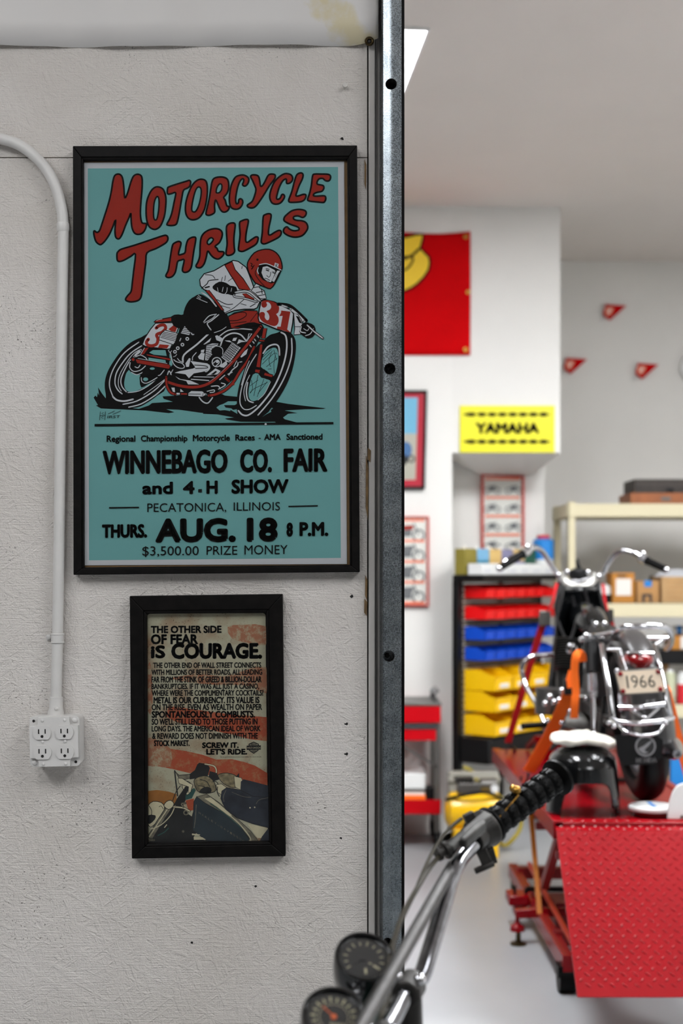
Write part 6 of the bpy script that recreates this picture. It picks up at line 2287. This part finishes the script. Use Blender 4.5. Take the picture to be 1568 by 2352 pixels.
# ------------------------------------------------------------------ tie-down straps
def ribbon(pts, wd, th=.003):
    pts = [Vector(p) for p in pts]
    vs = []
    for i, p in enumerate(pts):
        t_ = (pts[min(i + 1, len(pts) - 1)] - pts[max(i - 1, 0)]).normalized()
        view = Vector((.1, -1, .05))
        x = t_.cross(view).normalized()
        n_ = x.cross(t_).normalized()
        vs += [p - x * wd / 2 - n_ * th / 2, p + x * wd / 2 - n_ * th / 2, p + x * wd / 2 + n_ * th / 2, p - x * wd / 2 + n_ * th / 2]
    fs = [(3, 2, 1, 0)]
    for i in range(len(pts) - 1):
        o = 4 * i
        for k in range(4):
            fs.append((o + k, o + (k + 1) % 4, o + 4 + (k + 1) % 4, o + 4 + k))
    o = 4 * (len(pts) - 1)
    fs.append((o, o + 1, o + 2, o + 3))
    return MB().add(vs, fs)


def hook(p, q, par, m_='darkmetal'):
    p, q = Vector(p), Vector(q)
    d_ = (q - p)
    s_ = d_.cross(Vector((0, 1, 0))).normalized() * d_.length * .35
    b_ = MB()
    b_.tube(cr([tuple(p), tuple(p + d_ * .5 + s_ * .6), tuple(q + s_ * .2), tuple(q - s_ * .9), tuple(p + d_ * .55 - s_ * 1.1)], 5), .005, 8)
    obj('hook', b_, m_, par)


s_ = thing('tie_down_strap', 'orange tie-down strap from the engine to the near left edge of the lift', 'strap', P(1210, 1790, 5.74))
obj('webbing', ribbon([P(1312, 1578, 5.45), P(1300, 1610, 5.48), P(1262, 1690, 5.6), P(1214, 1772, 5.73)], .05), 'orange', s_)
b = MB()
p_ = P(1312, 1578, 5.44)
b.box(p_.x - .028, p_.x + .028, p_.y - .012, p_.y + .012, p_.z - .03, p_.z + .03)
obj('buckle', b, 'black', s_, bevel=.004)
hook(P(1212, 1774, 5.73), P(1203, 1796, 5.74), s_)
s_ = thing('tie_down_strap', 'orange tie-down strap end looped over the rear frame, hanging loose', 'strap', P(1320, 1648, 5.3))
lp = [P(1338, 1520, 5.28), P(1337, 1506, 5.27), P(1330, 1500, 5.25), P(1322, 1508, 5.24), P(1319, 1540, 5.25), P(1322, 1585, 5.26), P(1320, 1612, 5.26), P(1318, 1650, 5.27)]
obj('webbing', ribbon(cr([tuple(p) for p in lp], 4), .028), 'orange', s_)
obj('short_end', ribbon([P(1312, 1540, 5.3), P(1306, 1560, 5.3), P(1309, 1580, 5.3)], .02), 'orange', s_)
s_ = thing('tie_down_strap', 'orange tie-down strap running down the right side of the motorcycle', 'strap', P(1585, 1800, 5.45))
obj('webbing', ribbon([P(1500, 1500, 5.2), P(1506, 1540, 5.14), P(1530, 1590, 5.06), P(1548, 1660, 5.1), P(1585, 1800, 5.42)], .036), 'orange', s_)
hook(P(1585, 1800, 5.42), P(1592, 1822, 5.44), s_)
s_ = thing('tie_down_strap', 'long red tie-down strap from the left handlebar to the far left corner of the lift', 'strap', P(1166, 1715, 6.7))
obj('webbing', ribbon([P(1247, 1432, 6.4), P(1225, 1500, 6.46), P(1166, 1706, 6.68)], .031), 'redweb', s_)
obj('upper_webbing', ribbon([P(1278, 1340, 6.4), P(1268, 1385, 6.38), P(1256, 1408, 6.38)], .014), 'redweb', s_)
b = MB()
p_ = P(1251, 1420, 6.39)
b.box(p_.x - .026, p_.x + .026, p_.y - .012, p_.y + .012, p_.z - .035, p_.z + .035)
obj('ratchet', b, 'steel', s_, bevel=.006)
hook(P(1167, 1705, 6.68), P(1176, 1730, 6.7), s_)
s_ = thing('tie_down_strap', 'short red tie-down strap hanging from the right handlebar', 'strap', P(1412, 1480, 6.6))
obj('webbing', ribbon([P(1384, 1340, 6.42), P(1388, 1375, 6.42), P(1394, 1404, 6.44)], .013), 'redweb', s_)
obj('lower_webbing', ribbon([P(1402, 1425, 6.46), P(1412, 1470, 6.55), P(1424, 1650, 6.75), P(1426, 1715, 6.76)], .026), 'redweb', s_)
b = MB()
p_ = P(1398, 1414, 6.45)
b.box(p_.x - .02, p_.x + .02, p_.y - .012, p_.y + .012, p_.z - .03, p_.z + .03)
obj('ratchet', b, 'darkmetal', s_, bevel=.006)

# ------------------------------------------------------------------ things lying on the lift deck
fc = Vector((P(1351, 0, 4.9).x, 5.02, LZ + .001))
fn = thing('loose_fender', 'gloss black fender standing on end on the lift deck', 'fender', fc)
b = MB()


def fenf(s, q):
    ph = math.radians(-120 + 240 * s)
    a_ = abs(math.degrees(ph))
    zm = .118 * math.sqrt(max(0, 1 - (a_ / 41) ** 4)) if a_ < 41 else 0
    if q < .62:
        t_ = q / .62
        z = zm + (.168 - zm) * t_
        r = 1.06 - .10 * (z / .168)
    else:
        ps = (q - .62) / .38 * math.pi / 2
        z = .168 + .066 * math.sin(ps)
        r = .96 * math.cos(ps) ** .75
    x = .122 * math.sin(ph)
    x = math.copysign(abs(x / .122) ** .8, x) * .122
    return fc + Vector((x * r, -.14 * math.cos(ph) * (r if q > .62 else 1), z))


b.grid(fenf, 60, 26)
obj('shell', b, 'glossblack', fn, solid=.004)
b = MB()
b.tube([fenf(.5, .35 + .65 * k / 12) + Vector((0, -.001, 0)) for k in range(11)], .0035, 8)
obj('centre_ridge', b, 'glossblack', fn)
b = MB()
for x in (-.118, .118):
    b.lathe(fc + Vector((x * 1.01, -.02, .045)), (math.copysign(1, x), 0, 0), [(0, 0), (.007, 0), (.006, .004), (0, .005)], 10)
obj('rivet', b, 'chrome', fn)
b = MB()


def ragf(s, q):
    a_ = 2 * math.pi * s
    e_ = math.sin(math.pi * q) ** .35
    x = .112 * e_ * abs(math.cos(a_)) ** .5 * math.copysign(1, math.cos(a_))
    y = .085 * e_ * abs(math.sin(a_)) ** .5 * math.copysign(1, math.sin(a_))
    z = -.019 * math.cos(math.pi * q)
    z += .004 * math.sin(x * 60 + 1) + .003 * math.sin(x * 150 + y * 90) - 1.6 * x * x * (1 if x > 0 else .6) - .02 * x
    return fc + Vector((x, y - .01, .262 + z))


b.grid(ragf, 48, 16)
tag(obj('folded_cloth', b, 'cloth'), 'folded white shop cloth on top of the black fender', 'cloth')
rc = Vector((P(1495, 0, 4.97).x, 4.95, LZ + .001))
t = thing('shallow_tub', 'shallow reddish tub with a clear and white lid on the lift deck', 'tub', rc)
b = MB()
b.lathe(rc, (0, 0, 1), [(0, 0), (.062, 0), (.066, .012), (.066, .018), (0, .018)], 32)
obj('body', b, 'darkred', t)
b = MB()
b.lathe(rc + Vector((0, 0, .0185)), (0, 0, 1), [(0, 0), (.082, 0), (.084, .004), (.084, .012), (.078, .016), (.03, .018), (0, .018)], 36)
b.mat(1)
b.box(rc.x - .01, rc.x + .004, rc.y - .05, rc.y + .05, rc.z + .036, rc.z + .0375)
obj('lid', b, ['whiteplastic', 'bluepack'], t)
wp = [(1533, 1881), (1536, 1850), (1544, 1822), (1556, 1805), (1572, 1799), (1640, 1799), (1640, 1881)]
t = thing('white_bracket', 'white plastic panel with a rounded corner standing at the right edge of the lift deck', 'panel', P(1580, 1881, 4.85))
b = MB()
b.prism([P(u, v, 4.86) for u, v in cr(wp[:5], 4) + wp[5:]], (0, .012, 0))
obj('panel', b, 'whiteplastic', t, bevel=.003)
b = MB()
b.lathe(P(1566, 1876, 4.86), (0, -1, 0), [(0, 0), (.006, 0), (.006, .002), (.003, .004), (0, .004)], 12)
obj('screw', b, 'steel', t)

# ------------------------------------------------------------------ motorcycle in the foreground (handlebar and gauges in view)
M['gaugeface'] = mat('black_gauge_face', (14, 15, 16), 0.5)
M['tick'] = mat('cream_gauge_marks', (190, 182, 150), 0.6)
M['needle'] = mat('orange_needle', (214, 96, 40), 0.5)
M['gaugeglass'] = glass_material('gauge_glass', 0.03, (.97, .97, .97, 1), .7)
M['gunmetal'] = mat('worn_dark_chrome', (84, 83, 86), 0.22, 1.0, vary=0.25, vscale=60)
M['darkalu'] = mat('weathered_grey_alloy', (78, 77, 75), 0.5, 0.8, vary=0.25, vscale=60)
M['barchrome'] = mat('dark_bar_chrome', (128, 128, 132), 0.17, 1.0, vary=0.2, vscale=60)
M['tankgreen'] = mat('dark_green_paint', (18, 46, 40), 0.3, coat=0.4)
T_R = P(1040, 1988, 2.0)
T_L = P(838, 2342, 1.52)
AX = (T_R - T_L).normalized()
MID = T_R - AX * .30


def mir(p):
    p = Vector(p)
    return p - AX * (2 * (p - MID).dot(AX))


FW = Vector((AX.y * -1, AX.x, 0)).normalized()      # towards the front of the machine
UP = AX.cross(FW) if AX.cross(FW).z > 0 else FW.cross(AX)
mb_ = thing('motorcycle', 'parked motorcycle in the foreground, only its handlebar, right grip and two round gauges in view', 'motorcycle', (MID.x, MID.y, 0))


def fp_(name, b_, m_, par=None, **k):
    return obj(name, b_, m_, par or mb_, **k)


C0 = P(938, 2270, 1.80)
bar_r = [tuple(mir(C0).lerp(C0, .5)), tuple(C0), tuple(P(966, 2245, 1.82)), tuple(P(986, 2188, 1.85)), tuple(P(1021, 2070, 1.93)), tuple(P(1034, 2024, 1.965)), tuple(P(1047, 1992, 1.99)), tuple(P(1063, 1966, 2.02)), tuple(P(1094, 1932, 2.06)), tuple(P(1130, 1893, 2.1)), tuple(P(1286, 1782, 2.19))]
R = cr(bar_r, 8)
bar_pts = [tuple(mir(p)) for p in R[::-1]][:-1] + R
b = MB()
b.tube(bar_pts, .0114, 20)
hbar = fp_('handlebar', b, 'barchrome')
b = MB()
b.tube([T_R, T_L, mir(T_R)], .0088, 18)
fp_('cross_brace', b, 'bracesteel', hbar)
G0_, G1_ = P(1124, 1897, 2.095), P(1284, 1783, 2.188)


def grip(p0, p1):
    b_ = MB()
    L_ = (p1 - p0).length
    pr = [(0, 0), (.028, 0), (.0285, .004), (.023, .007)]
    n_ = 7
    for k in range(n_):
        a_ = .008 + (L_ - .02) * k / n_
        w_ = (L_ - .02) / n_
        pr += [(.0172, a_ + .001), (.0208, a_ + w_ * .2), (.0214, a_ + w_ * .5), (.0208, a_ + w_ * .8), (.0172, a_ + w_ * .98)]
    pr += [(.016, L_ - .011), (.029, L_ - .006), (.0295, L_ - .001), (.016, L_), (0, L_)]
    b_.lathe(p0, p1 - p0, pr, 28)
    d_ = (p1 - p0).normalized()
    x_ = d_.orthogonal().normalized()
    y_ = d_.cross(x_)
    for k in range(n_):
        for j in range(14):
            a_ = 2 * math.pi * j / 14
            e_ = x_ * math.cos(a_) + y_ * math.sin(a_)
            c_ = p0 + d_ * (.008 + (L_ - .02) * (k + .5) / n_) + e_ * .0214
            b_.bar(c_ - d_ * .0045, c_ + d_ * .0045, .004, .0025, e_)
    return b_


fp_('grip', grip(G0_, G1_), 'rubber', hbar)
fp_('grip', grip(mir(G0_), mir(G1_)), 'rubber', hbar)
# throttle housing, wire and cable entry
gd = (G1_ - G0_).normalized()
b = MB()
b.lathe(G0_ - gd * .034, gd, [(.014, 0), (.024, .002), (.0265, .008), (.0265, .02), (.029, .024), (.029, .03), (.022, .033)], 28)
c_ = G0_ - gd * .02
b.bar(c_ + Vector((.008, 0, -.024)), c_ + Vector((.014, 0, -.046)), .018, .022)
b.bar(c_ + Vector((-.012, -.01, .012)), c_ + Vector((-.02, -.012, .03)), .012, .016)
fp_('throttle_housing', b, 'darkmetal', hbar, bevel=.0015)
b = MB()
b.tube([P(1140, 1884, 2.08), P(1165, 1856, 2.1), P(1190, 1826, 2.115)], .0013, 6)
b.ball(P(1186, 1815, 2.12), .007, 12)
b.ball(P(1178, 1811, 2.13), .006, 10)
fp_('grip_wire', b, 'brass', hbar)
# lever perch and long clamp running along the bar
b = MB()
b.bar(P(1030, 1948, 2.0), P(1122, 1872, 2.06), .017, .010, (0, -.3, 1))
b.bar(P(1062, 1938, 2.0), P(1110, 1894, 2.04), .012, .016, (0, -.3, 1))
fp_('lever_perch', b, 'darkalu', hbar, bevel=.003)
b = MB()
d_ = (P(1130, 1893, 2.1) - P(1090, 1930, 2.06)).normalized()
c_ = P(1095, 1926, 2.062)
b.lathe(c_ - d_ * .012, d_, [(.011, 0), (.0165, .001), (.0165, .023), (.011, .024)], 22)
b.bar(c_ + Vector((.004, 0, -.012)), c_ + Vector((.016, 0, -.04)), .018, .016)
b.cyl(c_ + Vector((.024, -.008, -.034)), c_ + Vector((-.004, -.008, -.046)), .005, n=8)
fp_('clamp', b, 'darkmetal', hbar, bevel=.0015)
b = MB()
b.lathe(P(1003, 1962, 1.99), P(1035, 1945, 2.0) - P(1003, 1962, 1.99), [(.004, 0), (.011, 0), (.011, .005), (.007, .007), (.007, .011), (.012, .013), (.012, .019), (.006, .022)], 16)
fp_('cable_adjuster', b, 'darkmetal', hbar)
for nm, pts, r in (('cable', [(1024, 1950, 2.0), (1010, 1965, 1.99), (985, 1995, 1.96), (955, 2045, 1.91), (925, 2100, 1.87), (905, 2160, 1.83), (893, 2220, 1.79), (884, 2290, 1.74), (868, 2390, 1.68)], .0036),
                   ('cable', [(1060, 1880, 2.04), (1030, 1905, 2.02), (1000, 1945, 1.99), (975, 1995, 1.95), (948, 2060, 1.905), (920, 2120, 1.86), (903, 2185, 1.82), (895, 2250, 1.78), (892, 2330, 1.73), (890, 2420, 1.66)], .0026)):
    b = MB()
    b.tube(cr([tuple(P(*q)) for q in pts], 6), r, 10)
    fp_(nm, b, 'cable')
# risers
for cc, vis in ((C0, 1), (mir(C0), 0)):
    b = MB()
    b.lathe(cc - AX * .022, AX, [(.0108, 0), (.018, .001), (.018, .043), (.0108, .044)], 24)
    b.bar(cc - FW * .019, cc + FW * .019, .038, .018, UP)
    b.cyl(cc - UP * .10, cc - UP * .004, .017, n=18)
    rz = fp_('riser_clamp', b, 'darkmetal', None, bevel=.002)
    for s_ in (-1, 1):
        b = MB()
        q = cc + FW * .0145 * s_ + UP * .009
        b.lathe(q, UP, [(0, 0), (.0085, 0), (.0085, .004), (.0075, .008), (.004, .0112), (0, .0122)], 18)
        obj('clamp_bolt', b, 'chrome', rz)
b = MB()
ct = MID - UP * .0 + (C0.lerp(mir(C0), .5) - MID)
b.bar(ct - UP * .12 - AX * .09, ct - UP * .12 + AX * .09, .06, .025, UP)
fp_('top_yoke', b, 'darkmetal', bevel=.006)
# gauges
GN = Vector((.10, -.62, .78)).normalized()
for k_, (u, v, d) in enumerate(((836, 2198, 1.8), (767, 2331, 1.635))):
    gc_ = P(u, v, d)
    b = MB()
    b.lathe(gc_ - GN * .055, GN, [(0, 0), (.026, 0), (.035, .012), (.0375, .03), (.0382, .052), (.037, .057), (.0335, .058), (.0325, .052), (.0318, .050)], 40)
    gg = fp_('gauge', b, 'glossblack')
    x_ = (AX - GN * AX.dot(GN)).normalized()
    y_ = GN.cross(x_).normalized()
    if y_.z < 0:
        y_ = -y_
    x_ = Vector((1, 0, 0)) - GN * GN.x
    x_.normalize()
    y_ = GN.cross(x_)
    b = MB()
    fc_ = gc_ - GN * .0045
    b.cyl(fc_ - GN * .002, fc_, .0315, n=36)
    obj('dial', b, 'gaugeface', gg)
    b = MB()
    n_ = 12 if k_ == 0 else 14
    for j in range(n_):
        a_ = math.radians(215 - 250 * j / (n_ - 1))
        e_ = x_ * math.cos(a_) + y_ * math.sin(a_)
        t_ = GN.cross(e_)
        c_ = fc_ + GN * .0004
        b.bar(c_ + e_ * .0205, c_ + e_ * (.027 if j % 2 == 0 else .0255), .0012 if k_ == 0 else .0022, .0005, GN)
        if k_ == 1:
            b.bar(c_ + e_ * .017 + t_ * .0015, c_ + e_ * .017 - t_ * .0015, .0012, .0005, GN)
    if k_ == 0:
        b.bar(fc_ + GN * .0004 + x_ * .002 - y_ * .014, fc_ + GN * .0004 + x_ * .0025 - y_ * .022, .003, .0005, GN)
        b.bar(fc_ + GN * .0004 + x_ * .012 - y_ * .009, fc_ + GN * .0004 + x_ * .019 - y_ * .0135, .003, .0005, GN)
        b.bar(fc_ + GN * .0004 + x_ * .006 - y_ * .006, fc_ + GN * .0004 + x_ * .010 - y_ * .0065, .0015, .0005, GN)
    else:
        for q in range(5):
            b.bar(fc_ + GN * .0004 + x_ * (-.004 + q * .0034) - y_ * .010, fc_ + GN * .0004 + x_ * (-.0022 + q * .0034) - y_ * .010, .004, .0005, GN)
    obj('dial_marks', b, 'tick', gg)
    b = MB()
    if k_ == 0:
        b.bar(fc_ + GN * .001, fc_ + GN * .001 - x_ * .017 - y_ * .012, .0012, .0006, GN)
        b.mat(0).cyl(fc_, fc_ + GN * .0018, .0035, n=14)
    else:
        b.bar(fc_ + GN * .001, fc_ + GN * .001 - x_ * .013 + y_ * .013, .0014, .0006, GN)
        b.cyl(fc_, fc_ + GN * .0018, .0035, n=14)
    obj('needle', b, 'needle' if k_ == 1 else 'gaugeface', gg)
    b = MB()
    b.lathe(gc_ - GN * .0015, GN, [(0, .0012), (.012, .001), (.024, .0006), (.0322, 0), (.0322, -.0008), (0, -.0008)], 36)
    obj('glass', b, 'gaugeglass', gg)
b = MB()
b.bar(P(836, 2198, 1.8) - GN * .05, ct - UP * .10, .02, .01)
b.bar(P(767, 2331, 1.635) - GN * .05, ct - UP * .10, .02, .01)
fp_('gauge_bracket', b, 'tankgreen')
# the rest of the machine, below the picture
fork_dir = (FW * .42 - UP).normalized()
ax_f = ct + fork_dir * 0
tt = (ct.z - .30) / -fork_dir.z
AXF = ct + fork_dir * tt
b = MB()
for s_ in (-1, 1):
    b.cyl(ct - UP * .1 + AX * .09 * s_, AXF + AX * .09 * s_, .021, n=18)
fp_('front_fork', b, 'gunmetal')


def ftyre(c, R, r):
    b_ = MB()
    b_.lathe(c, AX, [(R - r + r * math.cos(2 * math.pi * k / 14), r * math.sin(2 * math.pi * k / 14)) for k in range(14)], 48, closed=True)
    t_ = fp_('tire', b_, 'rubber')
    b_ = MB()
    b_.lathe(c, AX, [(R - 2 * r + .01, -.03), (R - 2 * r - .01, -.03), (R - 2 * r - .01, .03), (R - 2 * r + .01, .03)], 40, closed=True)
    b_.cyl(c - AX * .06, c + AX * .06, .05, n=20)
    x_ = AX.orthogonal().normalized()
    y_ = AX.cross(x_)
    for k in range(20):
        a_ = 2 * math.pi * k / 20
        e_ = x_ * math.cos(a_) + y_ * math.sin(a_)
        b_.cyl(c + e_ * .045 + AX * (.04 if k % 2 else -.04), c + e_ * (R - 2 * r), .0018, n=5)
    obj('wheel', b_, 'chrome', t_)


ZW = UP.z
ftyre(Vector((AXF.x, AXF.y, .303)), .305, .045)
RB = Vector((AXF.x, AXF.y, .303)) - FW * 1.36
ftyre(Vector((RB.x, RB.y, .303)), .305, .05)
hd = ct - UP * .2
b = MB()
b.cyl(hd + UP * .08, hd - UP * .12 + fork_dir * .02, .032, n=20)
low = hd - FW * .5 - UP * .5
b.cyl(hd - UP * .08, low, .022, n=14)
b.cyl(hd, hd - FW * .75 - UP * .02, .018, n=14)
b.cyl(low, low - FW * .4, .018, n=14)
b.cyl(low - FW * .4, hd - FW * .75 - UP * .02, .018, n=14)
for s_ in (-1, 1):
    b.cyl(low - FW * .4 + AX * .08 * s_, Vector((RB.x, RB.y, .303)) + AX * .08 * s_, .018, n=14)
    b.cyl(hd - FW * .75 - UP * .02 + AX * .09 * s_, Vector((RB.x, RB.y, .303)) + AX * .09 * s_, .016, n=14)
fp_('frame', b, 'glossblack')
b = MB()


def ftank(s, q):
    a_ = 2 * math.pi * s
    e_ = math.sin(math.pi * min(max(q, .01), .99)) ** .5
    return hd - FW * (.08 + .42 * q) - UP * (.0 + .03 * q) + AX * (.12 * e_ * math.cos(a_)) + UP * (.08 * e_ * math.sin(a_))


b.grid(ftank, 24, 14)
fp_('fuel_tank', b, 'tankgreen')
b = MB()


def fseat(s, q):
    a_ = 2 * math.pi * s
    e_ = math.sin(math.pi * min(max(q, .01), .99)) ** .3
    return hd - FW * (.48 + .55 * q) - UP * .02 + AX * (.11 * e_ * math.cos(a_)) + UP * (.045 * e_ * math.sin(a_))


b.grid(fseat, 24, 14)
fp_('seat', b, 'black')
b = MB()
ec = low - FW * .1 + UP * .12
b.bar(ec - FW * .17, ec + FW * .15, .22, .22, UP)
b.cyl(ec + UP * .08 + FW * .02, ec + UP * .34 + FW * .05, .075, n=20)
fp_('engine', b, 'alu', bevel=.012)
b = MB()
b.lathe(hd + FW * .05 - UP * .05, FW, [(0, 0), (.05, .01), (.078, .06), (.082, .1), (.07, .108), (0, .115)], 28)
fp_('headlight', b, 'chrome')
b = MB()
sf = low - FW * .15 - AX * .1
foot = Vector((sf.x - .03, sf.y - .14, .012))
b.cyl(sf, foot, .012, n=12)
b.cyl(foot - Vector((0, 0, .012)), foot, .03, n=16)
fp_('side_stand', b, 'darkmetal')
